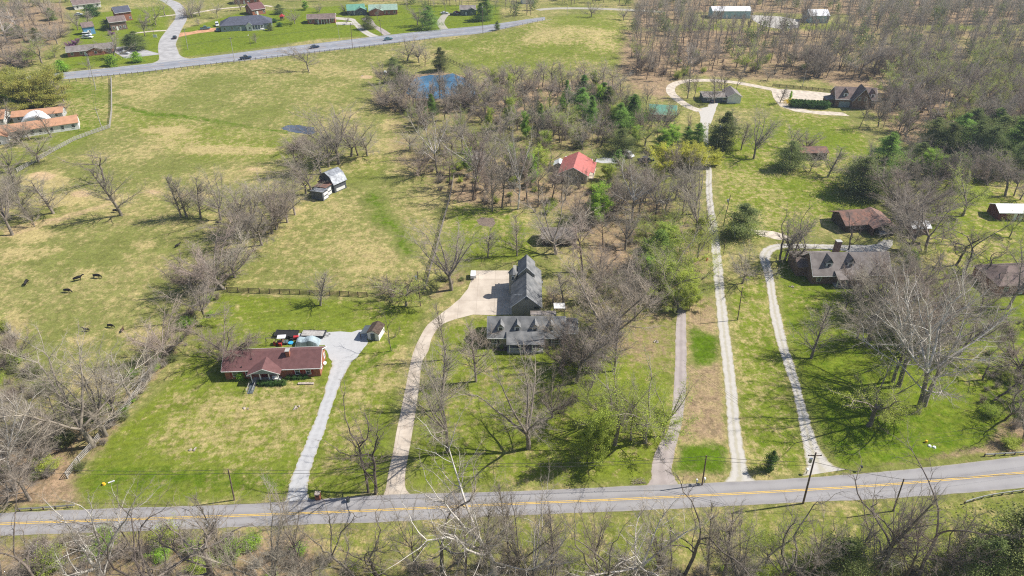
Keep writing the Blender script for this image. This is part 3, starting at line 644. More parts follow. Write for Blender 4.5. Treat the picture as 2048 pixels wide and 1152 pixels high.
def hip(root, L, W, wh, rh, wall, roof, over=0.5, cx=0, cy=0, trim='trim_white', inset=None):
    w = MB().box(cx-L/2, cx+L/2, cy-W/2, cy+W/2, 0, wh).build('wall', wall, root)
    a, b = L/2+over, W/2+over; i = inset if inset is not None else b; z = wh+.03
    V = [(-a,-b,z),(a,-b,z),(a,b,z),(-a,b,z),(-a,-b,z+.15),(a,-b,z+.15),(a,b,z+.15),(-a,b,z+.15),(-a+i,0,z+rh),(a-i,0,z+rh)]
    V = [(x+cx, y+cy, q) for x, y, q in V]
    r = MB().add(V, [(3,2,1,0),(0,1,5,4),(1,2,6,5),(2,3,7,6),(3,0,4,7),(4,5,9,8),(5,6,9),(6,7,8,9),(7,4,8)]).build('roof', roof, root)
    return w, r
def chimney(parent, x, y, z0, z1, m='brick_red', w=.8, d=.7):
    c = MB().box(x-w/2, x+w/2, y-d/2, y+d/2, z0, z1).build('chimney', m, parent)
    MB().box(x-w/2-.07, x+w/2+.07, y-d/2-.07, y+d/2+.07, z1, z1+.12).build('chimney_cap', 'siding_grey', c); return c
def house(label, xl, yl, xr, yr, W, wh, rh, wall, roof, nwin=3, name='house', cat='house', over=.45, gov=.35, trim='trim_white', door=True, chim=None, shutter=None, group=None, hipr=False, win=(1.0, 1.2, 0.9), dside='f', sidewin=True, wing=None):
    c, rz, L = place(xl, yl, xr, yr, W); t = thing(name, label, cat, c, rz, group)
    if hipr: w, r = hip(t, L, W, wh, rh, wall, roof, over)
    else: w, r = gable_x(t, L, W, wh, rh, wall, roof, over, gov, trim=trim)
    for i in range(nwin):
        u = -L/2+L*(i+.5)/nwin
        if door and i == nwin//2 and nwin > 1: u += L/nwin*.25
        add_window(t, 'f', u, win[2], win[0], win[1], L, W, shutter=shutter)
    if door: add_door(t, dside, -L*.12/ (1 if nwin > 1 else 1), .95, 2.05, L, W, 'trim_white' if wall != 'siding_white' else 'shutter_dark')
    if sidewin and not hipr:
        add_window(t, 'r', 0, 1.0, .9, 1.1, L, W); add_window(t, 'l', 0, 1.0, .9, 1.1, L, W)
    if chim is not None: chimney(r, chim*L, W*.1, wh+rh*.5, wh+rh+.9, 'brick_red')
    if wing:                              # (x fraction, span, projection, wall height, roof rise, wall)
        fx, sp, pj, h2, r2, wm = wing
        gable_y(t, sp, pj+W/2, h2, r2, wm, roof, .4, .35, cx=fx*L, cy=-(pj+W/2)/2-.0, names=('wing', 'wing_roof'), trim=trim)
        f = MB(); f.box(fx*L-.55, fx*L+.55, -(pj+W/2)-.06, -(pj+W/2)-.0, .9, 2.0); q = f.build('window', 'trim_white', t)
        MB().box(fx*L-.45, fx*L+.45, -(pj+W/2)-.08, -(pj+W/2)-.06, 1.0, 1.9).build('pane', 'glass', q)
    return t, w, r, L
def dormer(root, x, yf, zf, w, h, rh, slope_back, wall, roof, trim='trim_white', gwin=(.7, .8)):
    """gabled dormer whose front face stands at local y=yf with its foot at z=zf"""
    d = MB().prism_y([(x-w/2, zf), (x+w/2, zf), (x+w/2, zf+h), (x, zf+h+rh), (x-w/2, zf+h)], yf, yf+slope_back).build('dormer', wall, root)
    e = .18; s = rh/(w/2); zb = zf+h+.02; P = [(x-w/2-e, zb-s*e), (x, zb+rh), (x+w/2+e, zb-s*e), (x+w/2+e, zb-s*e+.1), (x, zb+rh+.1), (x-w/2-e, zb-s*e+.1)]
    MB().prism_y(P, yf-.2, yf+slope_back+.5).build('dormer_roof', roof, d)
    f = MB(); f.box(x-w/2+.04, x+w/2-.04, yf-.05, yf-.003, zf+.05, zf+h-.02); MB_ = f.build('window', trim, d)
    f2 = MB().box(x-gwin[0]/2, x+gwin[0]/2, yf-.08, yf-.052, zf+.2, zf+.2+gwin[1]); f2.build('pane', 'glass', d)
    return d
def post(root, x, y, z0, z1, r=.09, m='trim_white', name='porch_post'): return MB().box(x-r, x+r, y-r, y+r, z0, z1).build(name, m, root)
# ---- red brick ranch -------------------------------------------------
W = 6.2; c, rz, L = place(453, 759, 642, 752, W)
t = thing('brick_house', 'long red brick ranch house with brown-red roof and white porch posts', 'house', c, rz)
w_, r_ = gable_x(t, L, W, 2.6, 1.95, 'brick_red', 'roof_red', .45, .4)
k = L/189.0
def ux(px): return (px-547.5)*k
for px in (473, 499, 597, 619): add_window(t, 'f', ux(px), .75, .85, 1.35, L, W, shutter='shutter_red')
for px in (478,): pass
for v in (-1.6, 1.8): add_window(t, 'r', v, 1.0, .9, 1.0, L, W)
add_window(t, 'l', 0, 1.0, .9, 1.0, L, W); add_window(t, 'b', 2, 1.0, 1.2, 1.0, L, W); add_window(t, 'b', -4, 1.0, 1.2, 1.0, L, W)
chimney(r_, ux(579), -.9, 3.6, 5.3, 'brick_red', .75, .9)
x0 = ux(536); PW = 5.6; PD = 1.7
gable_y(t, PW, PD+1.9, 2.62, 1.25, None, 'roof_red', .5, .25, cx=x0, cy=-W/2-PD+(PD+1.9)/2, names=('', 'porch_roof'))
MB().prism_y([(x0-PW/2-.2, 2.60), (x0+PW/2+.2, 2.60), (x0, 2.6+1.25)], -W/2-PD-.02, -W/2-PD+.1).build('porch_gable', 'siding_bluegrey', t)
MB().box(x0-PW/2-.2, x0+PW/2+.2, -W/2-PD+.1, -W/2-.01, 2.50, 2.6).build('porch_ceiling', 'siding_white', t)
MB().box(x0-PW/2, x0+PW/2, -W/2-PD, -W/2-.005, 0, .32).build('porch_floor', 'siding_grey', t)
for i in range(4): post(t, x0-PW/2+.15+i*(PW-.3)/3, -W/2-PD+.15, .32, 2.5)
add_door(t, 'f', x0-.6, .95, 2.05, L, W, 'shutter_red', z=.33); add_window(t, 'f', x0+1.1, 1.0, 1.3, 1.2, L, W)
for (a, b) in ((ux(484), -.9), (ux(507), -1.5), (ux(489), -2.9)):
    MB().tube((a, b, 2.6+1.95*(1-abs(b)/(W/2))+.1), (a, b, 2.6+1.95*(1-abs(b)/(W/2))+.5), .09).build('vent_pipe', 'dark_metal', r_)
rp = MB(); rx = x0-PW/2-.1; ry = -W/2-PD-2.9
rp.prism_x([(ry, 0), (-W/2-PD-.02, 0), (-W/2-PD-.02, .32), (ry, .05)], rx-.15, rx+.95); RM = rp.build('ramp', 'siding_dark', t)
for s in (rx-.2, rx+.95):
    q = MB(); q.box(s, s+.05, ry, -W/2-PD-.02, .85, .93)
    for j in range(5): yy = ry+.1+j*.7; q.box(s, s+.05, yy, yy+.06, 0, .85)
    q.build('railing', 'siding_grey', RM)
sw = MB(); sw.box(x0+1.2, x0+2.5, -W/2-PD+.35, -W/2-PD+.85, .75, .82); sw.box(x0+1.2, x0+2.5, -W/2-PD+.8, -W/2-PD+.86, .82, 1.3)
for sx in (x0+1.22, x0+2.42): sw.box(sx, sx+.06, -W/2-PD+.4, -W/2-PD+.46, .33, .75); sw.box(sx, sx+.06, -W/2-PD+.75, -W/2-PD+.81, .33, .75)
tag(sw.build('porch_bench', 'siding_white', None), 'white bench standing on the porch of the red brick house', 'bench')
bpy.context.view_layer.update(); COL.objects['porch_bench'].matrix_world = t.matrix_world.copy()
HOUSE1 = (c.copy(), rz, L, W)
# ---- grey-roofed house with four dormers -----------------------------
W = 7.1; c, rz, L = place(978, 694, 1128, 694, W)
t = thing('dormered_house', 'sage sided house with long grey roof, four dormers and front porch', 'house', c, rz)
gable_x(t, L, W, 2.8, 2.75, 'siding_tan', 'roof_grey', .35, .35, trim='trim_white')
k = L/150.0
def ux(px): return (px-1053)*k
add_window(t, 'f', ux(989), 1.0, .95, 1.2, L, W, shutter='shutter_dark'); add_window(t, 'f', ux(1111), 1.0, 1.8, 1.2, L, W, shutter='shutter_dark')
for px in (1001.5, 1034.5, 1069.5, 1101): dormer(t, ux(px), -W/2+1.05, 3.5, 1.3, 1.15, .75, 1.7, 'siding_tan', 'roof_grey')
px0, px1 = ux(1013), ux(1088); s = 2.75/(W/2)
P = [(-W/2-2.4, 2.35), (-W/2+.75, 2.8+s*.75+.22), (-W/2+.75, 2.8+s*.75+.40), (-W/2-2.4, 2.53)]
MB().prism_x(P, px0, px1).build('porch_roof', 'roof_grey', t)
MB().box(px0+.2, px1-.2, -W/2-2.2, -W/2-.005, 0, .4).build('porch_floor', 'siding_grey', t)
for px in (1019, 1041, 1064, 1085): post(t, ux(px), -W/2-2.05, .4, 2.42, .1)
for a, b in ((1019, 1041), (1064, 1085)):
    q = MB(); q.box(ux(a)+.1, ux(b)-.1, -W/2-2.08, -W/2-2.02, 1.25, 1.32); q.box(ux(a)+.1, ux(b)-.1, -W/2-2.08, -W/2-2.02, .5, .56)
    n = 14
    for j in range(n): x = ux(a)+.2+(ux(b)-ux(a)-.4)*j/(n-1); q.box(x-.025, x+.025, -W/2-2.07, -W/2-2.03, .56, 1.25)
    q.build('railing', 'trim_white', t)
add_door(t, 'f', ux(1052), 1.0, 2.05, L, W, 'shutter_red', z=.41); add_window(t, 'f', ux(1034), 1.1, 1.2, 1.2, L, W); add_window(t, 'f', ux(1074), 1.1, 1.2, 1.2, L, W)
q, _ = gable_x(t, 3.0, 5.0, 2.5, 1.7, 'siding_tan', 'roof_grey', .35, .3, cx=L/2+1.3, cy=.9, names=('side_wing', 'side_wing_roof'))
MB().box(ux(1063), ux(1114), W/2-.6, W/2+1.3, 0, 3.25).build('rear_link', 'siding_tan', t); MB().box(ux(1062), ux(1115), W/2+.1, W/2+1.6, 3.25, 3.45).build('rear_link_roof', 'roof_lichen', t)
# ---- barn garage with cupola tower -----------------------------------
a, b = G(1049, 640), G(1053, 536); cy0 = a.y; Wd = (b-a).length*0.66; SP = 6.6
c = Vector((a.x*.5+b.x*.5+.1, a.y+Wd/2+.6, 0)); t = thing('garage_barn', 'tall sage garage barn with steep grey roof and small conical tower', 'garage', c, R(-1.0))
w_, r_ = gable_y(t, SP, Wd, 3.6, 2.9, 'siding_sage', 'roof_grey', .35, .45, names=('wall', 'roof'))
MB().box(SP*.27, SP*.27+1.0, -Wd/2-.06, -Wd/2-.003, 2.8, 3.3).build('window', 'glass', t)
MB().box(-.35, .35, -Wd/2-.07, -Wd/2-.003, 5.3, 5.9).build('gable_vent', 'siding_dark', t)
for j in range(3):
    y = -Wd/2+2.0+j*3.0; MB().box(-SP/2-.07, -SP/2-.003, y-1.25, y+1.25, 0, 2.4).build('garage_door', 'trim_white', t)
ym = Wd/2-2.4; w2, r2 = gable_y(t, 3.9, 5.6, 5.9, 1.95, 'siding_sage', 'roof_grey', .15, .15, cy=ym, names=('upper_storey', 'upper_roof'))
MB().tube((-SP/2+.1, ym-2.5, 0), (-SP/2+.1, ym-2.5, 6.2), .95, .95, 8).build('tower', 'siding_sage', t)
tw = MB().tube((-SP/2+.1, ym-2.5, 6.2), (-SP/2+.1, ym-2.5, 7.7), 1.2, .02, 8).build('tower_roof', 'roof_grey', t)
MB().box(-SP/2-.2, -SP/2+.4, ym-3.46, ym-3.40, 4.6, 5.8).build('window', 'trim_white', t); MB().box(-SP/2-.1, -SP/2+.3, ym-3.50, ym-3.461, 4.75, 5.65).build('pane', 'glass', t)
MB().box(-SP/2+.1, -SP/2+.95, ym-2.3, ym+1.8, 3.2, 5.6).build('side_bay', 'siding_sage', t)
an = MB(); an.tube((-1.9, -Wd/2+.9, 4.6), (-1.9, -Wd/2+.9, 6.4), .03, n=5); an.tube((-2.9, -Wd/2+.9, 6.0), (-1.0, -Wd/2+.9, 6.0), .025, n=5)
for j in range(6): an.tube((-2.8+j*.32, -Wd/2+.6, 6.0), (-2.8+j*.32, -Wd/2+1.2, 6.0), .015, n=4)
an.build('antenna', 'metal_galv', t)
g = G(1082, 570); q = MB().box(-.45, .45, -.45, .45, 0, .9); q.build('x', 'metal_galv', None); o = bpy.data.objects['x']; o.name = 'heat_pump'; o.location = g
MB().tube((0, 0, .9), (0, 0, .95), .36, n=16).build('fan_grille', 'dark_metal', o); tag(o, 'grey square heat pump unit beside the garage barn', 'heat pump')
# white trailer at the edge of the concrete yard
g0, g1 = G(946, 560), G(949, 545); o = thing('utility_trailer', 'narrow white covered trailer at the left edge of the concrete yard', 'trailer', g0, 0)
MB().box(-.6, .6, 0, 2.4, .45, 1.3).build('box_body', 'paint_white', o); 
for sx in (-.68, .6): MB().tube((sx, 1.0, .32), (sx+.1, 1.0, .32), .32, n=12).build('wheel', 'rubber', o)
MB().tube((0, -1.0, .45), (0, 0, .45), .05).build('tow_bar', 'dark_metal', o)
# patio shed right of the rear link
c = G(1118, 628); o = thing('pergola', 'small pale flat-roofed pergola behind the dormered house', 'pergola', c)
MB().box(-1.3, 1.3, -1.1, 1.1, 2.3, 2.4).build('roof', 'siding_white', o)
for sx in (-1.2, 1.2):
    for sy in (-1, 1): post(o, sx, sy, 0, 2.3, .06, 'fence_grey', 'leg')
# ---- gambrel barn and lean-to sheds ----------------------------------
a, b = G(627, 404), G(655, 404)
A = G(660, 392); B = G(684, 372)           # right long side of the barn on the ground
def barn():
    Pn = G(684, 368); Pf = G(692, 357); 
    ax = Vector((.28, 1, 0)).normalized(); rz = math.atan2(ax.y, ax.x)-R(90)
    c = G(668, 375); t = thing('gambrel_barn', 'weathered grey barn with silver gambrel tin roof', 'barn', c, rz+R(-22))
    W2, D = 3.3, 4.6
    prof = [(-W2, 0), (W2, 0), (W2, 3.0), (W2*.62, 5.0), (0, 5.9), (-W2*.62, 5.0), (-W2, 3.0)]
    MB().prism_y(prof, -D/2, D/2).build('wall', 'barn_grey', t)
    out = [(W2+.35, 2.7), (W2*.62+.12, 5.05), (0, 6.0), (-W2*.62-.12, 5.05), (-W2-.35, 2.7)]
    inn = [(x*.985, z-.1) for x, z in out]
    r = MB()
    for i in range(4):
        o0, o1, i0, i1 = out[i], out[i+1], inn[i], inn[i+1]; r.prism_y([i0, i1, (o1[0], o1[1]+.06), (o0[0], o0[1]+.06)][::-1], -D/2-.4, D/2+.4)
    r.build('roof', 'roof_tin', t)
    MB().box(-.9, .9, -D/2-.06, -D/2-.003, 0, 2.3).build('barn_door', 'wood_dark', t); MB().box(1.5, 2.0, -D/2-.05, -D/2-.003, 2.1, 2.6).build('loft_window', 'shutter_dark', t)
    MB().box(W2+.003, W2+.06, -D/2+.6, D/2-.6, .3, 1.2).build('side_boards', 'siding_white', t)
    return t
barn()
def leanto(px, py, w, d, h, label, rusty, idx):
    c = G(px, py); t = thing('livestock_shed', label, 'shed', c, R(-24))
    MB().add([(-w/2,-d/2,0),(w/2,-d/2,0),(w/2,d/2,0),(-w/2,d/2,0),(-w/2,-d/2,h-.35),(w/2,-d/2,h),(w/2,d/2,h),(-w/2,d/2,h-.35)], [(3,2,1,0),(4,5,6,7),(0,1,5,4),(1,2,6,5),(2,3,7,6),(3,0,4,7)]).build('wall', 'barn_grey', t)
    MB().add([(-w/2-.3,-d/2-.2,h-.38+.03),(w/2+.3,-d/2-.2,h+.03),(w/2+.3,d/2+.2,h+.03),(-w/2-.3,d/2+.2,h-.35),(-w/2-.3,-d/2-.2,h-.28),(w/2+.3,-d/2-.2,h+.13),(w/2+.3,d/2+.2,h+.13),(-w/2-.3,d/2+.2,h-.25)], [(3,2,1,0),(4,5,6,7),(0,1,5,4),(1,2,6,5),(2,3,7,6),(3,0,4,7)]).build('roof', rusty, t)
    for z0 in (.25, 1.5): MB().box(w/2+.003, w/2+.06, -d/2+.5, d/2-.15, z0, z0+.85).build('white_panel', 'siding_white', t)
leanto(641, 396, 4.2, 2.7, 2.9, 'nearest of three joined sheds before the gambrel barn, grey front wall', 'roof_tin', 0)
leanto(648, 388, 4.2, 2.7, 3.1, 'middle one of three joined sheds before the gambrel barn, rusty roof', 'roof_rust', 1)
leanto(655.5, 380, 4.2, 2.7, 3.3, 'shed against the gambrel barn wall, rusty roof, farthest of three joined sheds', 'roof_rust', 2)
# ---- small shed right of the gravel yard ------------------------------
c = G(753, 671); t = thing('garden_shed', 'small brown roofed white shed with lean-to clutter by the gravel yard', 'shed', c, R(-12))
gable_y(t, 2.6, 3.4, 1.9, .7, 'siding_white', 'wood_dark', .2, .2, names=('wall', 'roof'), trim=None)
MB().add([(-2.9,-2.1,1.5),(-1.3,-2.1,1.95),(-1.3,1.0,1.95),(-2.9,1.0,1.5),(-2.9,-2.1,1.6),(-1.3,-2.1,2.05),(-1.3,1.0,2.05),(-2.9,1.0,1.6)], [(3,2,1,0),(4,5,6,7),(0,1,5,4),(1,2,6,5),(2,3,7,6),(3,0,4,7)]).build('lean_to', 'siding_dark', t)
for y in (-2, .9): post(t, -2.8, y, 0, 1.5, .06, 'wood_dark')
MB().box(-.5, .4, -1.86, -1.803, 0, 1.8).build('door', 'siding_dark', t)
# ---- red metal roofed house -----------------------------------------
c = G(1151, 352); t = thing('cottage', 'cream cottage with bright red metal roof among bare trees', 'house', c+Vector((0, 1, 0)), R(-12))
gable_y(t, 8.8, 12.0, 2.9, 2.3, 'siding_tan', 'roof_redmetal', .5, .5, names=('wall', 'roof'))
MB().add([(4.4,-2.6,2.6),(6.2,-2.6,2.2),(6.2,5.9,2.2),(4.4,5.9,2.6),(4.4,-2.6,2.75),(6.2,-2.6,2.32),(6.2,5.9,2.32),(4.4,5.9,2.75)], [(3,2,1,0),(4,5,6,7),(0,1,5,4),(1,2,6,5),(2,3,7,6),(3,0,4,7)]).build('porch_roof', 'roof_redmetal', t)
MB().box(4.41, 6.1, -2.5, 5.8, 0, .3).build('porch_floor', 'pale_dirt', t)
for y in (-2.3, .4, 3.1, 5.7): post(t, 6.0, y, .3, 2.2)
MB().box(-5.0, -1.0, -7.2, -6.01, 2.3, 2.42).build('awning', 'roof_white', t)
for x in (-4.8, -1.2): post(t, x, -7.1, 0, 2.3, .06)
MB().box(-3.2, -2.3, -6.07, -6.003, 0, 2.05).build('door', 'trim_white', t)
for u in (1.0, 2.9):
    f = MB().box(u-.45, u+.45, -6.06, -6.003, 1.0, 2.2).build('window', 'trim_white', t); MB().box(u-.36, u+.36, -6.09, -6.061, 1.08, 2.12).build('pane', 'glass', f)
MB().box(-4.4, 4.8, 6.01, 7.8, 2.75, 2.9).build('rear_porch_roof', 'roof_white', t)
c = G(1118, 338); t = thing('storage_shed', 'little grey shed with white roof side left of the red-roofed cottage', 'shed', c, R(-10)); gable_y(t, 3.2, 3.6, 2.0, .9, 'siding_grey', 'roof_white', .25, .2, names=('wall', 'roof'), trim=None)
MB().box(-.45, .45, -1.86, -1.803, 0, 1.8).build('door', 'shutter_dark', t)
# ---- other houses ----------------------------------------------------
t, w_, r_, L = house('low dark cottage with mossy pale roof in the bare trees', 1084, 491, 1151, 491, 5.5, 2.3, 1.6, 'wood_dark', 'roof_lichen', 3, name='cottage', door=True, trim=None)
t, w_, r_, L = house('open brown shed with rusty roof on the upper right lawn', 1598, 320, 1652, 319, 5.0, 2.6, .9, 'wood_dark', 'roof_rust', 0, name='open_shed', cat='shed', door=False, trim=None, sidewin=False)
for i in range(4): MB().box(-L/2+.3+i*L/4, -L/2+L/4-.1+i*L/4, -2.56, -2.503, .1, 2.2).build('bay_shade', 'shutter_dark', t)  # dark panels on the front wall stand in for shade inside open bays
t, w_, r_, L = house('long dark red barn with bright white roof at the right edge', 1993, 440, 2082, 441, 5.2, 2.5, 1.2, 'barn_red', 'roof_white', 1, name='red_barn', cat='barn', trim=None, sidewin=False)
t, w_, r_, L = house('small red shed with white roof behind leaning trees', 1821, 470, 1855, 470, 4.0, 2.3, .8, 'barn_red', 'roof_white', 1, name='red_shed', cat='shed', trim=None, sidewin=False)
t, w_, r_, L = house('small brick well house right of the gravel yard', 1812, 512, 1836, 512, 3.5, 1.9, 1.1, 'brick_brown', 'roof_brown', 1, name='well_house', cat='shed', trim=None, sidewin=False, door=False)
# dormered brown brick house on the right
W = 8.4; c, rz, L = place(1622, 568, 1775, 566, W); t = thing('brick_house', 'brown brick house with taupe roof and two dormers behind big sycamores', 'house', c, rz)
w_, r_ = gable_x(t, L, W, 2.7, 3.7, 'brick_brown', 'roof_taupe', .4, .3); k = L/153
def ux(px): return (px-1698)*k
for px in (1653, 1696): dormer(t, ux(px), -W/2+1.5, 3.9, 1.7, 1.3, 1.2, 2.2, 'siding_dark', 'roof_taupe')
P = [(-W/2-2.2, 2.35), (-W/2+.5, 2.7+3.7/(W/2)*.5+.22), (-W/2+.5, 2.7+3.7/(W/2)*.5+.40), (-W/2-2.2, 2.53)]
MB().prism_x(P, ux(1663), ux(1720)).build('porch_roof', 'roof_taupe', t); MB().box(ux(1664), ux(1719), -W/2-2, -W/2-.005, 0, .35).build('porch_floor', 'siding_grey', t)
for i in range(4): post(t, ux(1665)+i*(ux(1718)-ux(1665))/3, -W/2-1.9, .35, 2.4)
for px in (1634, 1678, 1706, 1745, 1762): add_window(t, 'f', ux(px), .9, 1.0, 1.2, L, W)
add_door(t, 'f', ux(1692), 1.0, 2.05, L, W, 'trim_white', z=.36)
MB().box(-L/2-2.4, -L/2-.01, -.5, 3.9, 0, 2.6).build('side_wing', 'brick_brown', t); MB().prism_x([(-.9, 2.62), (4.3, 2.62), (4.3, 2.8), (1.6, 4.2), (-.9, 2.8)], -L/2-2.7, -L/2+.02).build('side_wing_roof', 'roof_brown', t)
MB().box(-L/2-2.0, ux(1688), W/2+.003, W/2+2.6, 0, 2.5).build('rear_wing', 'brick_brown', t); MB().prism_x([(W/2-.2, 3.2), (W/2+3.0, 2.5), (W/2+3.0, 2.65), (W/2-.2, 3.4)], -L/2-2.3, ux(1690)).build('rear_wing_roof', 'roof_taupe', t)
chimney(r_, ux(1693), W/2+.6, 0, 6.9, 'brick_brown', 1.3, 1.1)
# L-shaped brown ranch with carport
W = 7.5; c, rz, L = place(1690, 464, 1742, 460, W); t = thing('ranch_house', 'brown bent ranch house with patchy rust roof and open carport', 'house', c, rz)
gable_x(t, L, W, 2.5, 1.7, 'wood_dark', 'roof_rust', .8, .9, trim=None)
for u in (-.25, .1): add_window(t, 'f', u*L, .9, 1.3, 1.2, L, W)
an_ = Vector((G(1772, 470)-G(1727, 430))); q = G(1759, 463)
ang = math.atan2(an_.y, an_.x); loc = t.matrix_world
bpy.context.view_layer.update(); inv = t.matrix_world.inverted()
e0, e1 = inv @ G(1737, 443), inv @ G(1765, 472); ax = (e1-e0); ax.z = 0; LL = ax.length; ax.normalize(); nr = Vector((-ax.y, ax.x, 0))
def seg_prism(prof, a, b, name, m):      # prof (n,z) swept from a to b
    V = [a+nr*n_+Vector((0, 0, z)) for n_, z in prof]+[b+nr*n_+Vector((0, 0, z)) for n_, z in prof]; n = len(prof)
    return MB().add(V, [tuple(range(n)), tuple(range(n, 2*n))]+[(i, (i+1) % n, n+(i+1) % n, n+i) for i in range(n)]).build(name, m, t)
E0 = Vector((e0.x, e0.y, 0)); E1 = Vector((e1.x, e1.y, 0)); h = 3.0
EM = E0.lerp(E1, .45)
seg_prism([(-h, 0), (h, 0), (h, 2.45), (0, 3.7), (-h, 2.45)], E0, EM, 'wing', 'wood_brown')
seg_prism([(-h-.5, 2.36), (0, 3.80), (h+.5, 2.36), (h+.5, 2.52), (0, 3.97), (-h-.5, 2.52)], E0-ax*1.5, E1+ax*.4, 'wing_roof', 'roof_patchy')
seg_prism([(-h, 0), (-h+.15, 0), (-h+.15, 2.4), (-h, 2.4)], EM, E1, 'carport_wall', 'wood_brown'); seg_prism([(h-.15, 0), (h, 0), (h, 2.4), (h-.15, 2.4)], EM, E1, 'carport_wall', 'wood_brown')
CARPORT = (t.matrix_world @ (E1-ax*2.2), rz+math.atan2(ax.y, ax.x))
# right edge brown house
t, w_, r_, L = house('dark brown hipped-roof house cut off by the right edge', 1990, 590, 2120, 584, 9, 2.6, 2.6, 'brick_red', 'roof_brown', 4, hipr=True, door=True)
# carport house 14
t, w_, r_, L = house('low grey ranch house with long carport on the loop drive', 1406, 205, 1455, 205, 6.5, 2.3, .6, 'siding_dark', 'roof_lichen', 2, name='ranch_house', trim='trim_white', sidewin=False, win=(1.6, 1.2, .8))
gable_y(t, 5.4, 8.5, 2.9, 1.5, 'siding_white', 'roof_taupe', .4, .4, cx=L/2+2.2, cy=-.2, names=('wing', 'wing_roof'))
# green roof house 15
t, w_, r_, L = house('white gabled house with weathered green metal roof in the trees', 1298, 240, 1350, 243, 8.5, 2.7, 2.0, 'siding_white', 'roof_greenmetal', 3, name='ranch_house', over=.6)
# A-frame-like chalet
W = 8.0; c, rz, L = place(1668, 214, 1748, 217, W); t = thing('chalet', 'brown brick chalet with steep rust-brown gables on the wooded hill', 'house', c, rz)
gable_x(t, L, W, 3.6, 3.4, 'brick_brown', 'roof_brown', .5, .4, trim='trim_white')
gable_y(t, 6.8, W/2+1.5, 3.6, 4.6, 'brick_brown', 'roof_brown', .5, .5, cx=L*.12, cy=-(W/2+1.5)/2)
for u in (L*.12-1.2, L*.12+1.2):
    f = MB().box(u-.5, u+.5, -W/2-1.56, -W/2-1.503, 3.4, 4.8).build('window', 'trim_white', t); MB().box(u-.4, u+.4, -W/2-1.6, -W/2-1.561, 3.5, 4.7).build('pane', 'glass', f)
dormer(t, -L*.27, -W/2+.8, 4.2, 1.8, 1.3, 1.3, 2.6, 'brick_brown', 'roof_brown'); dormer(t, L*.40, -W/2+.8, 4.2, 1.8, 1.3, 1.3, 2.6, 'brick_brown', 'roof_brown')
MB().box(-L*.40, -L*.40+4.2, -W/2-.06, -W/2-.003, .1, 2.4).build('garage_door', 'siding_bluegrey', t)
for u in (.32, .43): add_window(t, 'f', u*L, 1.2, .9, 1.2, L, W)
MB().box(-L/2-3.2, -L/2-.01, -2.4, 1.6, 0, 2.4).build('side_wing', 'wood_brown', t); MB().prism_y([(-L/2-3.5, 2.42), (-L/2+.1, 2.42), (-L/2+.1, 3.2)], -2.7, 1.9).build('side_wing_roof', 'roof_lichen', t)
MB().box(L*.22, L*.46, -W/2-1.6, -W/2-.01, 2.5, 2.65).build('balcony', 'wood_dark', t)
for u in (.23, .45): post(t, u*L, -W/2-1.5, 0, 2.5, .08, 'wood_dark')
# blue metal buildings at top
t, w_, r_, L = house('long pale blue metal building behind bare trees', 1424, 37, 1500, 37, 9, 4.2, 1.6, 'siding_paleblue', 'roof_white', 3, name='metal_building', cat='building', trim=None, door=True)
t, w_, r_, L = house('pale blue metal workshop with white gable roof by the white lot', 1618, 46, 1656, 46, 11, 4.0, 2.2, 'siding_paleblue', 'roof_white', 1, name='workshop', cat='building', trim=None, door=True)
# orange roofed house at the left edge
W = 8.0; t, w_, r_, L = house('long white house with bright orange roof at the left edge', -40, 288, 160, 258, 7.5, 2.7, 1.5, 'siding_white', 'roof_orange', 9, name='ranch_house', trim=None)
c0 = t.location.copy(); gable_y(t, 7, 6, 2.6, 1.5, 'siding_white', 'roof_orange', .5, .4, cx=-L*.32, cy=-5.0, trim=None)
MB().box(-L*.32-1.2, -L*.32+1.2, -8.07, -8.003, .4, 2.1).build('patio_door', 'glass', t)
t, w_, r_, L = house('rear orange-roofed annex behind the long orange-roofed house', 28, 246, 128, 236, 6, 2.3, 1.2, 'siding_grey', 'roof_orange', 4, name='annex', cat='building', trim=None)
t, w_, r_, L = house('orange gable annex at the left edge behind the long house', -30, 254, 12, 250, 8, 2.6, 2.0, 'siding_white', 'roof_orange', 2, name='annex', cat='building', trim=None)
c, rz, L = place(42, 254, 100, 247, 8.5); t = thing('pool_enclosure', 'white round-topped pool enclosure behind the orange-roofed house', 'building', c, rz)
arc = [(L/2*math.cos(a_), 3.0*math.sin(a_)+.4) for a_ in [math.pi*i/16 for i in range(17)]]
MB().prism_y([(-L/2, 0)]+[(L/2, 0)]+arc[0:17], -4.2, 4.2).build('vault_roof', 'roof_white', t, smooth=False); MB().prism_y([(x*.9, z*.88) for x, z in arc]+[(-L/2*.9, 0), (L/2*.9, 0)], -4.27, -4.21).build('end_wall', 'siding_bluegrey', t)
# far left group
t, w_, r_, L = house('grey-roofed brick ranch house beyond the highway with front gable', 137, 115, 228, 106, 8, 2.6, 1.6, 'brick_red', 'roof_taupe', 5, name='brick_house', shutter=None, wing=(.12, 7, 1.2, 2.6, 1.3, 'brick_red'))
t, w_, r_, L = house('brown two-storey brick house with lower front gable wing', 224, 62, 256, 58, 8, 4.6, 2.0, 'brick_brown', 'roof_brown', 3, name='brick_house', sidewin=True)
t, w_, r_, L = house('slate-roofed brick wing behind the brown two-storey house', 236, 44, 266, 40, 8, 5.0, 2.4, 'brick_red', 'roof_slate', 2, name='brick_house')
t, w_, r_, L = house('tall narrow blue shed with white gable end', 170, 70, 192, 67, 5, 4.0, 1.8, 'siding_blue', 'roof_brown', 1, name='blue_shed', cat='shed', trim=None, door=True, sidewin=False)
t, w_, r_, L = house('long brown-roofed white house at the upper left with round hedge', 150, 20, 203, 14, 10, 2.8, 2.0, 'siding_white', 'roof_brown', 4, name='ranch_house')
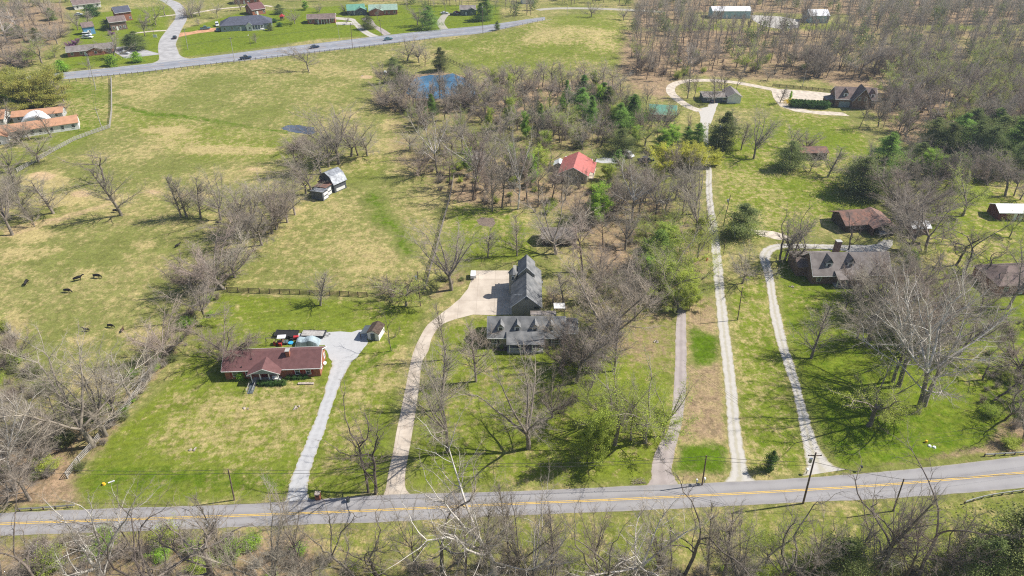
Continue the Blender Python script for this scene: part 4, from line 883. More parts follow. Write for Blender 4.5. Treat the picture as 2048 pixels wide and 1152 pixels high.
# blue grey big house
t, w_, r_, L = house('wide blue-grey house with slate roof and white columned porch', 443, 64, 545, 57, 11, 2.9, 3.6, 'siding_bluegrey', 'roof_slate', 7, name='suburban_house', hipr=True, door=True, wing=(.06, 3.4, 1.6, 2.8, 1.4, 'siding_white'))
MB().box(L*.10, L*.34, -7.6, -5.5, 0, .5).build('porch_floor', 'siding_white', t); MB().box(L*.10, L*.34, -7.7, -5.2, 2.75, 2.9).build('porch_roof', 'roof_slate', t)
for i in range(5): post(t, L*.105+i*L*.0575, -7.5, .5, 2.75, .12)
t, w_, r_, L = house('red brick house with brown roof behind the blue-grey house', 506, 31, 532, 27, 10, 3.2, 2.6, 'brick_red', 'roof_red', 2, name='brick_house', chim=-.4)
t, w_, r_, L = house('partly hidden brick house at the top edge', 470, 9, 520, 6, 9, 3, 2.0, 'brick_red', 'roof_brown', 3, name='brick_house')
t, w_, r_, L = house('red brick ranch with brown roof and white columns beyond the highway', 616, 48, 671, 46, 8, 2.8, 1.6, 'brick_red', 'roof_brown', 5, name='brick_house', chim=None)
MB().box(-L*.1, L*.32, -6.4, -4.01, 2.7, 2.85).build('porch_roof', 'roof_brown', t)
for i in range(5): post(t, -L*.09+i*L*.1, -6.3, 0, 2.7, .12)
t, w_, r_, L = house('green-roofed dark house with open garage, left of two', 696, 31, 731, 29, 11, 2.8, 2.2, 'siding_dark', 'roof_greenmetal', 3, name='ranch_house', trim='siding_tan', wing=(.25, 7, 1.5, 2.7, 1.6, 'siding_dark'))
t, w_, r_, L = house('pale green metal roofed brick house, right of two', 739, 31, 795, 29, 9, 2.9, 2.2, 'brick_red', 'roof_palegreen', 5, name='ranch_house', trim='siding_tan', wing=(-.25, 8, 1.6, 2.7, 1.6, 'brick_red'))
t, w_, r_, L = house('dark split-level house with tan roof by the curved driveway', 921, 31, 951, 30, 8, 3.4, 1.5, 'siding_dark', 'roof_taupe', 3, name='suburban_house', wing=(.25, 5, 1.0, 3.2, 1.2, 'siding_dark'))
t, w_, r_, L = house('small white building at the top edge behind dark woods', 1045, 8, 1068, 7, 6, 2.6, 1.2, 'siding_white', 'roof_white', 1, name='outbuilding', cat='building', trim=None)
t, w_, r_, L = house('pale blue-grey cabin half hidden by bare trees left of the cottage', 938, 330, 975, 331, 5.5, 2.4, 1.4, 'siding_grey', 'roof_lichen', 2, name='cabin', cat='cabin', trim=None)

# ================================================================ VEHICLES
def car(label, px, py, rz, paint_, kind='sedan', name=None):
    g = G(px, py); t = thing(name or {'sedan': 'parked_car', 'pickup': 'pickup_truck', 'van': 'van'}[kind], label, {'sedan': 'car', 'pickup': 'pickup', 'van': 'van'}[kind], g+Vector((0, 0, .03)), rz)
    Lc, Wc = (5.5, 1.95) if kind == 'pickup' else (4.6, 1.8)
    if kind == 'pickup':
        body = [(-2.75,.45),(2.6,.45),(2.75,.7),(2.7,1.0),(1.3,1.12),(-2.75,1.12)]; cab = [(1.25,1.1),(.55,1.78),(-.75,1.8),(-.95,1.1)]
    elif kind == 'van':
        body = [(-2.3,.35),(2.25,.35),(2.35,.8),(1.5,1.1),(-2.35,1.15)]; cab = [(1.5,1.08),(.7,1.85),(-2.1,1.88),(-2.33,1.12)]
    else:
        body = [(-2.25,.35),(2.2,.35),(2.3,.6),(2.2,.85),(1.2,.98),(-1.5,1.0),(-2.3,.95)]; cab = [(1.1,.96),(.35,1.42),(-.9,1.45),(-1.75,.98)]
    b = MB().prism_y(body, -Wc/2, Wc/2); B = b.build('body', paint_, t)
    bv = B.modifiers.new('b', 'BEVEL'); bv.width = .09; bv.segments = 2
    MB().prism_y([(x, z) for x, z in cab], -Wc/2+.12, Wc/2-.12).build('windows', 'glass', t)
    tp = [p for p in cab if p[1] > 1.3]; x1, x0 = max(p[0] for p in tp), min(p[0] for p in tp); zt = max(p[1] for p in tp)
    MB().box(x0-.02, x1-.05, -Wc/2+.13, Wc/2-.13, zt-.03, zt+.06).build('roof', paint_, t)
    for sx in (-1.45, 1.4):
        for sy in (-1, 1):
            wmb = MB().tube((sx*Lc/4.6, sy*(Wc/2-.16), .33), (sx*Lc/4.6, sy*(Wc/2+.04), .33), .34, n=14); wo = wmb.build('wheel', 'rubber', t)
            MB().tube((sx*Lc/4.6, sy*(Wc/2+.0), .33), (sx*Lc/4.6, sy*(Wc/2+.055), .33), .19, n=10).build('rim', 'metal_galv', wo)
    for sy in (-1, 1): MB().box(Lc/2-.12, Lc/2+.02, sy*(Wc/2-.3)-.17, sy*(Wc/2-.3)+.17, .62, .78).build('headlight', 'trim_white', t)
    for sy in (-1, 1): MB().box(-Lc/2-.02, -Lc/2+.1, sy*(Wc/2-.25)-.14, sy*(Wc/2-.25)+.14, .7, .88).build('tail_light', 'paint_red', t)
    if kind == 'pickup': MB().box(-2.65, -1.05, -Wc/2+.12, Wc/2-.12, 1.10, 1.135).build('truck_bed', 'rubber', t)
    return t
def hdg(px0, py0, px1, py1): d = G(px1, py1)-G(px0, py0); return math.atan2(d.y, d.x)
car('dark navy pickup driving on the highway by the board fence', 492, 118, hdg(400, 124, 600, 97), 'paint_navy', 'pickup')
car('dark blue car driving on the highway behind the lone tree', 630, 96, hdg(500, 112, 700, 86), 'paint_navy')
car('dark teal car on the highway behind the pondside trees', 777, 80, hdg(700, 90, 850, 70), 'paint_teal')
car('small black car driving down the side road', 350, 77, hdg(352, 95, 362, 55), 'paint_black')
car('dark pickup parked on the reddish dirt driveway', 411, 59, hdg(385, 62, 440, 57), 'paint_teal', 'pickup')
car('teal car parked at the left end of the blue-grey house', 436, 62, hdg(430, 50, 434, 64), 'paint_teal')
car('white van parked behind the corner of the blue-grey house', 435, 52, hdg(430, 44, 434, 58), 'paint_white', 'van')
car('white and dark sport utility car in front of the blue shed', 175, 72, 0.1, 'paint_white', 'van')
car('white pickup parked just below the blue shed', 176, 77, 0.0, 'paint_white', 'pickup')
car('white car parked left of the round evergreen, upper left', 158, 31, 0.1, 'paint_white')
car('silver car parked beside the grey-roofed brick ranch house', 250, 108, -.1, 'paint_silver')
car('silver blue car parked on the curved driveway', 889, 28, 0.1, 'paint_silver')
car('black pickup parked in front of the split-level house', 909, 31, 0.05, 'paint_black', 'pickup')
car('red car parked at the left of the split-level house', 914, 27, 0.3, 'paint_red')
c_ = car('pale silver car parked inside the brown carport', 1766, 470, 0, 'paint_silver'); c_.location = CARPORT[0]+Vector((0, 0, .02)); c_.rotation_euler[2] = CARPORT[1]
car('dark blue pickup parked among trees right of the cottage', 1291, 324, .15, 'paint_navy', 'pickup')
car('white van parked under bare trees right of the cottage', 1256, 313, -.9, 'paint_white', 'van')
car('dark car parked under the loop drive carport', 1424, 203, 1.5, 'paint_navy')

# ---- behind the red brick house --------------------------------------
def flat_trailer(label, px, py, L_, deck, rz=0.0):
    t = thing('flatbed_trailer', label, 'trailer', G(px, py), rz)
    MB().box(-L_/2, L_/2, -1.05, 1.05, .55, .65).build('deck', deck, t)
    f = MB(); f.box(-L_/2, L_/2, -1.1, -1.02, .45, .75); f.box(-L_/2, L_/2, 1.02, 1.1, .45, .75); f.box(-L_/2-.05, -L_/2, -1.1, 1.1, .45, .95); f.build('frame', 'dark_metal', t)
    for sx in (.2, 1.05):
        for sy in (-1.28, 1.12): MB().tube((sx, sy, .36), (sx, sy+.18, .36), .36, n=14).build('wheel', 'rubber', t)
    MB().tube((-L_/2-1.2, 0, .5), (-L_/2, -.7, .5), .05).build('tow_bar', 'dark_metal', t); MB().tube((-L_/2-1.2, 0, .5), (-L_/2, .7, .5), .05).build('tow_bar', 'dark_metal', t)
    return t
flat_trailer('black decked flatbed trailer parked behind the red brick house', 575, 671, 5.0, 'rubber', R(-2))
tr = flat_trailer('pale wooden decked flatbed trailer right of the black trailer', 628, 671, 5.2, 'fence_grey', R(178))
g = G(616, 687); V = []; rr = random.Random(3)
V = [];NX, NY = 14, 9
for j in range(NY):
    for i in range(NX):
        u, v = i/(NX-1)*2-1, j/(NY-1)*2-1; z = max(0, (1-u**4)*(1-v**4))**.5*(1.45+.25*math.sin(u*5)+.15*rr.random()); V.append((u*2.6, v*1.3, z))
F = [(j*NX+i, j*NX+i+1, (j+1)*NX+i+1, (j+1)*NX+i) for j in range(NY-1) for i in range(NX-1)]
me = bpy.data.meshes.new('tarp'); me.from_pydata(V, [], F); me.materials.append(M['tarp_blue']); tag(link('tarp_covered_boat', me, None, g), 'vehicle-sized heap under a grey blue tarp behind the brick house', 'tarp')
t = thing('golf_cart', 'white-roofed golf cart parked behind the red brick house', 'golf cart', G(566, 687), R(5))
MB().box(-1.1, 1.1, -.6, .6, .25, .55).build('body', 'siding_dark', t); MB().box(-.9, .9, -.65, .65, 1.85, 1.92).build('roof', 'paint_white', t); MB().box(-.4, .2, -.5, .5, .55, .9).build('seat', 'wood_brown', t)
for sx in (-.8, .8):
    for sy in (-.55, .55): MB().box(sx-.03, sx+.03, sy-.03, sy+.03, .5, 1.85).build('roof_post', 'dark_metal', t); MB().tube((sx, sy-.08, .22), (sx, sy+.08, .22), .23, n=10).build('wheel', 'rubber', t)
t = thing('garden_tractor', 'red garden tractor behind the red brick house', 'tractor', G(589, 679), R(10))
MB().box(-.1, .95, -.35, .35, .35, .85).build('bonnet', 'paint_red', t); MB().box(-.85, -.1, -.45, .45, .35, .6).build('chassis', 'dark_metal', t); MB().box(-.7, -.3, -.25, .25, .6, 1.0).build('seat', 'rubber', t)
for sx, r in ((.65, .22), (-.55, .34)):
    for sy in (-.5, .5): MB().tube((sx, sy-.09, r), (sx, sy+.09, r), r, n=12).build('wheel', 'rubber', t)
o = MB().tube((0, 0, 0), (0, 0, .3), .5, .55, 20).build('paddling_pool', 'plastic_blue', None, G(582, 687)); tag(o, 'bright blue round paddling pool behind the brick house', 'paddling pool')
t = thing('swing_frame', 'dark swing frame with red seat behind the brick house', 'swing', G(544, 689), R(5))
for sx in (-1.1, 1.1):
    for sy in (-.7, .7): MB().tube((sx, sy, 0), (sx*.95, 0, 1.9), .045).build('leg', 'dark_metal', t)
MB().tube((-1.1, 0, 1.9), (1.1, 0, 1.9), .05).build('top_bar', 'dark_metal', t); MB().box(.35, .75, -.2, .2, .6, .66).build('swing_seat', 'paint_red', t)
for x in (.37, .73): MB().tube((x, 0, .66), (x, 0, 1.9), .015, n=5).build('chain', 'metal_galv', t)
o = MB(); 
for i, (x, y, z) in enumerate([(0, 0, 0), (.7, .2, 0), (1.2, -.3, 0)]): o.box(x-.3, x+.3, y-.25, y+.25, 0, .5+.15*i)
tag(o.build('storage_bin_pile', 'paint_red', None, G(551, 690)), 'pile of reddish storage bins next to the swing frame', 'bins')
t = thing('satellite_dish', 'small white satellite dish on a post right of the brick house', 'dish', G(650, 732)); MB().tube((0, 0, 0), (0, 0, .9), .04).build('post', 'metal_galv', t); MB().tube((0, 0, .9), (.2, -.2, 1.05), .12, .38, 14).build('dish', 'paint_white', t)

# ================================================================ FENCES
def board_fence(label, pts, wood='fence_wood', rails=3, ht=1.35, gap=2.6, name='board_fence', pr=.075, group=None, gate=None):
    P = [G(*p) for p in pts]; t = thing(name, label, 'fence', P[0]); O = P[0]
    posts = []
    for a, b in zip(P, P[1:]):
        d = (b-a).length; n = max(1, round(d/gap))
        for i in range(n): posts.append(a.lerp(b, i/n))
    posts.append(P[-1]); n0 = len(posts)
    for p in posts: p.z = float(terrain(p.x, p.y))
    pm = MB().box(-pr, pr, -pr, pr, 0, ht).build('post', wood, t, posts[0]-O).data
    if n0 <= 100:
        for p in posts[1:]: link('post', pm, t, p-O)
    else:
        q = MB()
        for p in posts[100:]: l = p-O; q.box(l.x-pr, l.x+pr, l.y-pr, l.y+pr, l.z, l.z+ht)
        for p in posts[1:100]: link('post', pm, t, p-O)
        tag(q.build('post', wood, t), kind='stuff')
    for r in range(rails):
        z = ht*(r+.75)/(rails+.1); q = MB()
        for a, b in zip(posts, posts[1:]):
            a1, b1 = a-O, b-O; d = b1-a1; d.z = 0; d.normalize(); nn = Vector((-d.y, d.x, 0))*(pr+.02); w_ = Vector((-d.y, d.x, 0))*.02
            V = []
            for e in (a1, b1):
                for s in (-1, 1):
                    for zz in (z-.075, z+.075): V.append(e-nn+w_*s+Vector((0, 0, zz)))
            q.add(V, [(0, 1, 3, 2), (4, 6, 7, 5), (0, 4, 5, 1), (2, 3, 7, 6), (0, 2, 6, 4), (1, 5, 7, 3)])
        q.build('rail', wood, t)
    return t
board_fence('dark four-rail board fence behind the red brick house lawn', [(455,583),(520,586),(600,588),(680,591),(735,594)], 'wood_dark', 4, 1.4)
board_fence('grey board fence running down the left side of the green lawn', [(330,710),(290,770),(255,820),(222,850),(190,893),(160,925),(136,957)], 'fence_grey', 4, 1.5)
board_fence('long weathered fence from the pole up towards the sheds pasture', [(848,588),(856,560),(862,535),(872,505),(880,470),(888,440),(897,408),(902,385),(910,340)], 'fence_wood', 4, 1.4)
board_fence('white-grey board fence climbing the left pasture edge', [(35,345),(75,322),(110,302),(150,281),(185,268),(220,256),(224,225),(224,190),(223,157)], 'fence_grey', 4, 1.5, gap=2.4)
board_fence('line of dark posts along the near side of the highway', [(95,170),(140,164),(205,157),(300,147),(400,135),(512,121),(640,107),(768,92),(870,80)], 'fence_wood', 1, 1.5, gap=2.6, pr=.1)
board_fence('dark wire fence along the lower edge of the hill pasture', [(862,108),(890,118),(925,135),(960,146),(1000,156)], 'wood_dark', 2, 1.3, gap=3)
board_fence('post and rail fence climbing beside the hill pasture road', [(985,64),(1024,56),(1055,49),(1085,43)], 'fence_wood', 1, 1.3, gap=4)
board_fence('short rail fence near the round cedar', [(1500,470),(1515,471),(1528,472)], 'fence_wood', 2, 1.2)
board_fence('low wall fence above the loop drive pad', [(1545,173),(1600,178),(1660,184)], 'wood_dark', 4, 1.3)
def guardrail(label, pts):
    P = cpath(pts, 6); t = thing('guardrail', label, 'guardrail', P[0]); O = P[0]; q = MB()
    for a, b in zip(P, P[1:]):
        a1, b1 = a-O, b-O; d = (b1-a1).normalized(); nn = Vector((-d.y, d.x, 0))
        pr = [(-.04, .45), (.04, .5), (-.02, .6), (.04, .7), (-.04, .76), (-.08, .76), (-.04, .6), (-.08, .45)]
        V = [a1+nn*n_+Vector((0, 0, z)) for n_, z in pr]+[b1+nn*n_+Vector((0, 0, z)) for n_, z in pr]; n = len(pr)
        q.add(V, [(i, (i+1) % n, n+(i+1) % n, n+i) for i in range(n)]+[tuple(range(n)), tuple(range(n, 2*n))])
    q.build('rail', 'metal_galv', t)
    Lt = sum((b-a).length for a, b in zip(P, P[1:])); acc = 0; nxt = 0; pm = None
    for a, b in zip(P, P[1:]):
        s = (b-a).length
        while nxt <= acc+s:
            p = a.lerp(b, (nxt-acc)/s)-O
            if pm is None: pm = MB().box(-.06, .06, -.1, .1, 0, .72).build('post', 'pole_wood', t, p).data
            else: link('post', pm, t, p)
            nxt += 1.9
        acc += s
guardrail('galvanised guardrail on the far verge at the right edge', [(1968,913),(2000,911),(2048,908),(2120,902)])
guardrail('galvanised guardrail curving along the near verge at the right edge', [(1928,1008),(1950,1001),(1985,993),(2048,984),(2120,975)])
guardrail('galvanised guardrail on the far verge at the lower left', [(40,1022),(90,1019),(152,1014)])

# ================================================================ POLES AND WIRES
POLES = {}
def pole(key, label, bx, by, ty, r=.14, m='pole_wood', arm=1, trans=False, lamp=False, tx=None):
    g = G(bx, by); h = height_to(g, ty)
    t = thing('utility_pole', label, 'utility pole', g)
    lean = Vector((0, 0, h))
    if tx is not None:                   # real lean so that the top shows at tx
        k = 0
        for _ in range(20):
            q = proj(g.x+k, g.y, g.z+h)[0]; k += (tx-q)/pxm(bx, by)
        k = max(-.09*h, min(.09*h, k)); lean = Vector((k, 0, h))
    MB().tube((0, 0, 0), lean, r, r*.7, 10).build('pole', m, t)
    if arm:
        MB().box(lean.x-1.1, lean.x+1.1, -.06, .06, h-.75, h-.62).build('crossarm', 'pole_wood', t)
        for x in (-1.0, 0, 1.0): MB().tube((lean.x+x, 0, h-.62), (lean.x+x, 0, h-.42), .05, n=6).build('insulator', 'metal_galv', t)
    if trans: MB().tube((lean.x-.42, 0, h-2.2), (lean.x-.42, 0, h-1.3), .25, n=12).build('transformer', 'metal_galv', t)
    if lamp: MB().box(lean.x-.15, lean.x+.15, -1.0, -.1, h-.5, h-.38).build('lamp_arm', 'trim_white', t)
    POLES[key] = (g+lean, h); return t
pole('r1', 'tall leaning wooden pole with transformer by the curving driveway mouth', 1606, 1007, 905, .17, trans=True, tx=1632)
pole('r2', 'leaning wooden pole between the paired mailboxes and the gravel lane', 1404, 970, 911, tx=1413, arm=0)
pole('r3', 'dark wooden pole among the bare trees on the near lower right verge', 1786, 1022, 958, tx=1808, arm=0)
pole('l1', 'wooden pole standing on the lower left lawn by the road', 469, 1000, 938, tx=463, arm=0)
pole('m1', 'wooden pole on the right lawn casting a shadow over the gravel lane', 1475, 640, 575, .12, tx=1485, arm=0)
pole('m2', 'leaning dark pole on the dry grass above the round cedar', 1446, 453, 390, .12, tx=1461, arm=0, trans=True)
pole('m3', 'short dark pole by the gravel lane below the round cedar', 1447, 508, 480, .09, tx=1451, arm=0)
pole('m4', 'slim brown pole left of the gravel lane', 1416, 507, 470, .08, tx=1419, arm=0)
pole('m5', 'pole with a white box beside the weathered fence', 841, 612, 543, .14, arm=0, trans=True)
pole('m6', 'pale lamp pole in front of the cedar column', 1432, 300, 250, .13, 'pole_pale', arm=0, lamp=True)
pole('m7', 'pale pole in the tall wood above the loop drive', 1604, 176, 140, .12, 'pole_pale', arm=0)
pole('m8', 'pole right of the green pines in the middle wood', 1183, 292, 266, .1, 'pole_pale', arm=0)
pole('h1', 'pale double pole beside the highway at the far left', 192, 180, 107, .16, 'pole_pale', tx=182)
pole('h2', 'pale utility pole on the grass right of the orange-roofed house', 205, 260, 215, .15, 'pole_pale', tx=190)
pole('h3', 'utility pole on the corner by the side road junction', 376, 99, 56, .15, 'pole_pale', tx=368)
pole('h4', 'pale utility pole on the near side of the highway by the dark pickup', 470, 126, 74, .15, 'pole_pale', tx=460)
pole('h5', 'dark utility pole between the lone tree and the teal car', 705, 97, 46, .14, tx=701)
pole('h6', 'wooden pole by the grey driveway beyond the highway', 763, 71, 38, .14, tx=759)
pole('h7', 'tall utility pole with lamp on the near side of the highway, top middle', 966, 68, 12, .15, lamp=True)
pole('h8', 'thin lamp post on the lawn below the blue-grey house', 502, 94, 68, .08, arm=0, lamp=True)
pole('h9', 'thin pale pole on the lawn below the brick ranch with columns', 679, 79, 40, .08, 'pole_pale', arm=0)
pole('h10', 'pale pole on the near right of the hill road', 1134, 32, 8, .12, 'pole_pale', arm=0)
pole('h11', 'utility pole at the driveway of the two-storey brick house', 309, 72, 46, .12, arm=0)
def wires(label, pts, offs=((0, 0),), r=.028, sag=.8, name='power_line'):
    q = MB(); O = pts[0]
    for a, b in zip(pts, pts[1:]):
        for ox, oz in offs:
            prev = None; N = 10
            for i in range(N+1):
                u = i/N; p = a.lerp(b, u)-O+Vector((0, ox, oz-sag*4*u*(1-u)*((b-a).length/45)))
                if prev is not None: q.tube(prev, p, r, r, 4)
                prev = p
    tag(q.build(name, 'dark_metal', None, O), label, 'power line')
P_ = lambda k: POLES[k][0]
far_r = P_('r3')+Vector((45, 4, 0)); fl = P_('l1')+Vector((-45, 1, 0))
wires('power lines strung along the lower road, left and middle part', [fl, P_('l1'), P_('l1').lerp(P_('r2'), .5), P_('r2'), P_('r1')-Vector((0, 0, 2.0))], ((0, -.2), (0, -1.0)))
wires('power lines crossing the lower road at the right', [P_('r1')-Vector((0, 0, 2.0)), P_('r3'), far_r], ((0, -.1),), .032)
wires('pale high power lines over the right lawn', [P_('r2')+Vector((0, 20, 3)), P_('r1')+Vector((0, 0, -.4)), P_('r1')+Vector((60, 10, 1))], ((-.9, 0), (0, .1), (.9, 0)), .014, .5)
wires('power lines along the highway', [P_('h2'), P_('h1'), P_('h4'), P_('h5'), P_('h7'), P_('h7')+Vector((60, 20, 3))], ((-.8, -.4), (.8, -.4)), .03)
wires('service wires along the gravel lane', [P_('m1'), P_('m2'), P_('m6')], ((0, -.2),), .02)

# ---- small roadside things -------------------------------------------
t = thing('brick_mailbox', 'red brick mailbox pillar at the gravel driveway mouth', 'mailbox', G(637, 997)); MB().box(-.4, .4, -.4, .4, 0, 1.3).build('pillar', 'brick_red', t); MB().box(-.45, .45, -.45, .45, 1.3, 1.4).build('cap', 'stone', t); MB().box(-.2, .2, -.46, -.401, .85, 1.1).build('mail_slot', 'dark_metal', t)
def mailbox(label, px, py, m='trim_white'):
    t = thing('mailbox', label, 'mailbox', G(px, py)); MB().box(-.05, .05, -.05, .05, 0, 1.0).build('post', 'fence_grey', t)
    MB().prism_x([(-.25, 1.0), (.25, 1.0), (.25, 1.2), (.12, 1.33), (-.12, 1.33), (-.25, 1.2)], -.13, .13).build('box', m, t)
mailbox('white mailbox left of the leaning pole by the road', 1392, 969); mailbox('white mailbox just right of the leaning pole by the road', 1408, 966)
mailbox('dark mailbox on the verge right of the curving driveway', 1720, 942, 'dark_metal'); mailbox('dark mailbox by the road at the concrete driveway', 919, 983, 'dark_metal'); mailbox('white mailbox at the curving driveway mouth', 1612, 948)
t = thing('waste_bin', 'small dark bin on the road verge near the brick mailbox', 'bin', G(697, 1003)); MB().tube((0, 0, 0), (0, 0, .9), .28, .33, 12).build('bin_body', 'siding_dark', t); MB().tube((0, 0, .9), (0, 0, 1.0), .36, .3, 12).build('lid', 'dark_metal', t)
def rocks(label, px, py, n=5, s=.45, m='stone', seed=1, name='rock_pile', cat='rocks'):
    r = random.Random(seed); s *= .6; bm = bmesh.new()
    for i in range(n):
        mt = Matrix.Translation((r.uniform(-.55, .55), r.uniform(-.4, .4), s*.35)) @ Matrix.Rotation(r.random()*3, 4, 'Z') @ Matrix.Diagonal((s*r.uniform(.7, 1.3), s*r.uniform(.6, 1), s*r.uniform(.5, .8), 1))
        bmesh.ops.create_icosphere(bm, subdivisions=1, radius=1, matrix=mt)
    for v in bm.verts: v.co += Vector((r.uniform(-.08, .08),)*3)
    me = bpy.data.meshes.new(name); bm.to_mesh(me); bm.free(); me.materials.append(M[m]); tag(link(name, me, None, G(px, py)), label, cat)
rocks('pale rock pile on the lawn below the red brick house', 592, 816, 6, .5, seed=2); rocks('small rock on the lawn left below the red brick house', 492, 818, 3, .4, seed=3); rocks('reddish rock pile on the lower left lawn', 386, 898, 5, .45, seed=4)
rocks('pile of pale rocks right of the grey-roofed house lawn', 1313, 684, 5, .4, seed=5); rocks('ring of stones on the lawn left of the taupe-roofed house', 1583, 574, 6, .35, seed=6); rocks('pale stones by the highway in the pasture', 725, 152, 6, .4, seed=7)
rocks('pale stone ring on the upper bright lawn', 999, 484, 4, .3, seed=8); rocks('pale boulders under the pond trees', 965, 275, 5, .7, seed=9)
t = thing('yard_ornament', 'yellow and white garden ornament on the lower left lawn', 'ornament', G(208, 969)); MB().tube((0, 0, 0), (0, 0, .4), .3, .2, 10).build('yellow_pot', 'plastic_yellow', t); MB().tube((.6, .3, .05), (1.5, .7, .15), .12, n=8).build('white_pipe', 'paint_white', t)
t = thing('yard_ornament', 'yellow marker with white stones on the lower right lawn', 'ornament', G(1864, 893)); MB().tube((-.6, 1.0, 0), (-.6, 1.0, .5), .22, .2, 10).build('yellow_marker', 'plastic_yellow', t)
for x, y in ((-.4, .1), (.3, -.2)): MB().tube((x, y, 0), (x, y, .2), .35, .25, 8).build('white_stone', 'paint_white', t)
t = thing('sign_board', 'small white sign post by the side road junction', 'sign', G(311, 76)); MB().box(-.9, .9, -.05, .05, .3, 1.7).build('board', 'trim_white', t); MB().box(-1.0, -.9, -.06, .06, 0, 1.9).build('post', 'trim_white', t); MB().box(.9, 1.0, -.06, .06, 0, 1.9).build('post', 'trim_white', t)
t = thing('playhouse', 'small red-roofed play tower right of the blue-grey house', 'playhouse', G(565, 40)); MB().box(-1, 1, -1, 1, .9, 2.2).build('cabin', 'wood_brown', t); MB().add([(-1.4,-1.4,2.2),(1.4,-1.4,2.2),(1.4,1.4,2.2),(-1.4,1.4,2.2),(0,0,3.5)], [(3,2,1,0),(0,1,4),(1,2,4),(2,3,4),(3,0,4)]).build('roof', 'paint_red', t)
for sx in (-.9, .9):
    for sy in (-.9, .9): post(t, sx, sy, 0, .9, .08, 'wood_brown', 'leg')
t = thing('nest_box', 'white nest box on a post by the pondside evergreen', 'nest box', G(772, 160)); MB().tube((0, 0, 0), (0, 0, 3.2), .06, n=6).build('post', 'pole_pale', t); MB().box(-.5, .5, -.4, .4, 3.2, 4.0).build('box', 'trim_white', t)
t = thing('fire_hydrant', 'small red hydrant left of the gravel lane', 'hydrant', G(1413, 521)); MB().tube((0, 0, 0), (0, 0, .8), .22, .2, 10).build('barrel', 'paint_red', t); MB().tube((-.35, 0, .5), (.35, 0, .5), .12, n=8).build('nozzles', 'paint_red', t)
o = MB().prism_z([(-1.6,-.25),(1.6,-.25),(1.6,.25),(-1.6,.25)], 0, .25).build('retaining_edge', 'stone', None, G(612, 768)); tag(o, 'pale stone edging in front of the brick house shrubs', 'edging')
t = thing('water_tank', 'white tank standing by the white-roofed red barn', 'tank', G(2038, 440)); MB().tube((0, 0, 0), (0, 0, 1.2), .5, n=14).build('tank_body', 'paint_white', t); MB().tube((0, 0, 1.2), (0, 0, 1.35), .5, .15, n=14).build('tank_top', 'paint_white', t)
o = MB(); 
rb_ = random.Random(4)
for i in range(26): o.tube((rb_.uniform(-1.4, 1.4), rb_.uniform(-.6, .6), rb_.uniform(.03, .3)), (rb_.uniform(-1.6, 1.6), rb_.uniform(-.8, .8), rb_.uniform(.05, .45)), .03, .015, 5)
tag(o.build('brush_pile', 'bark_grey', None, G(1276, 964)), 'low pile of cut branches by the asphalt driveway mouth', 'brush pile')

# ================================================================ COWS
def cow_mesh(graze, m, s=1.0, nm='cow'):
    # one connected skeleton, skinned into one continuous body
    J = {'pel': (-.75, 0, 1.12, .30, .34), 'mid': (-.1, 0, 1.08, .36, .42), 'che': (.55, 0, 1.08, .30, .40), 'nk': (.95, 0, 1.22, .17, .24)}
    if graze: J.update({'nk2': (1.25, 0, .85, .13, .17), 'hd': (1.42, 0, .50, .13, .15), 'mz': (1.55, 0, .22, .09, .09)})
    else: J.update({'nk2': (1.25, 0, 1.45, .13, .17), 'hd': (1.5, 0, 1.55, .13, .15), 'mz': (1.85, 0, 1.38, .09, .09)})
    E = [('pel', 'mid'), ('mid', 'che'), ('che', 'nk'), ('nk', 'nk2'), ('nk2', 'hd'), ('hd', 'mz')]
    for sy, n in ((-1, 'a'), (1, 'b')):
        J['hh'+n] = (-.85, sy*.20, .82, .17, .2); J['hk'+n] = (-.98, sy*.2, .48, .075, .08); J['hf'+n] = (-.90, sy*.2, .05, .06, .06)
        J['fs'+n] = (.62, sy*.19, .75, .13, .15); J['fk'+n] = (.64, sy*.19, .42, .065, .07); J['ff'+n] = (.62, sy*.19, .05, .06, .06)
        J['er'+n] = ((1.38, sy*.2, .66, .03, .05) if graze else (1.42, sy*.24, 1.66, .03, .05))
        E += [('pel', 'hh'+n), ('hh'+n, 'hk'+n), ('hk'+n, 'hf'+n), ('che', 'fs'+n), ('fs'+n, 'fk'+n), ('fk'+n, 'ff'+n), ('hd', 'er'+n)]
    J['t1'] = (-1.1, 0, 1.2, .04, .04); J['t2'] = (-1.18, 0, .55, .03, .03); E += [('pel', 't1'), ('t1', 't2')]
    ks = list(J); me = bpy.data.meshes.new(nm); me.from_pydata([Vector(J[k][:3])*s for k in ks], [(ks.index(a), ks.index(b)) for a, b in E], [])
    o = link(nm, me); o.modifiers.new('s', 'SKIN'); 
    for i, k in enumerate(ks):
        sv = me.skin_vertices[0].data[i]; sv.radius = (J[k][3]*s, J[k][4]*s); sv.use_root = (k == 'pel')
    o.modifiers.new('u', 'SUBSURF').levels = 1
    dg = bpy.context.evaluated_depsgraph_get(); m2 = bpy.data.meshes.new_from_object(o.evaluated_get(dg)); bpy.data.objects.remove(o)
    m2.materials.clear(); m2.materials.append(M[m]); m2.polygons.foreach_set('use_smooth', [True]*len(m2.polygons)); return m2
CG = cow_mesh(True, 'black_hide'); CS = cow_mesh(False, 'black_hide'); CB = cow_mesh(False, 'brown_hide')
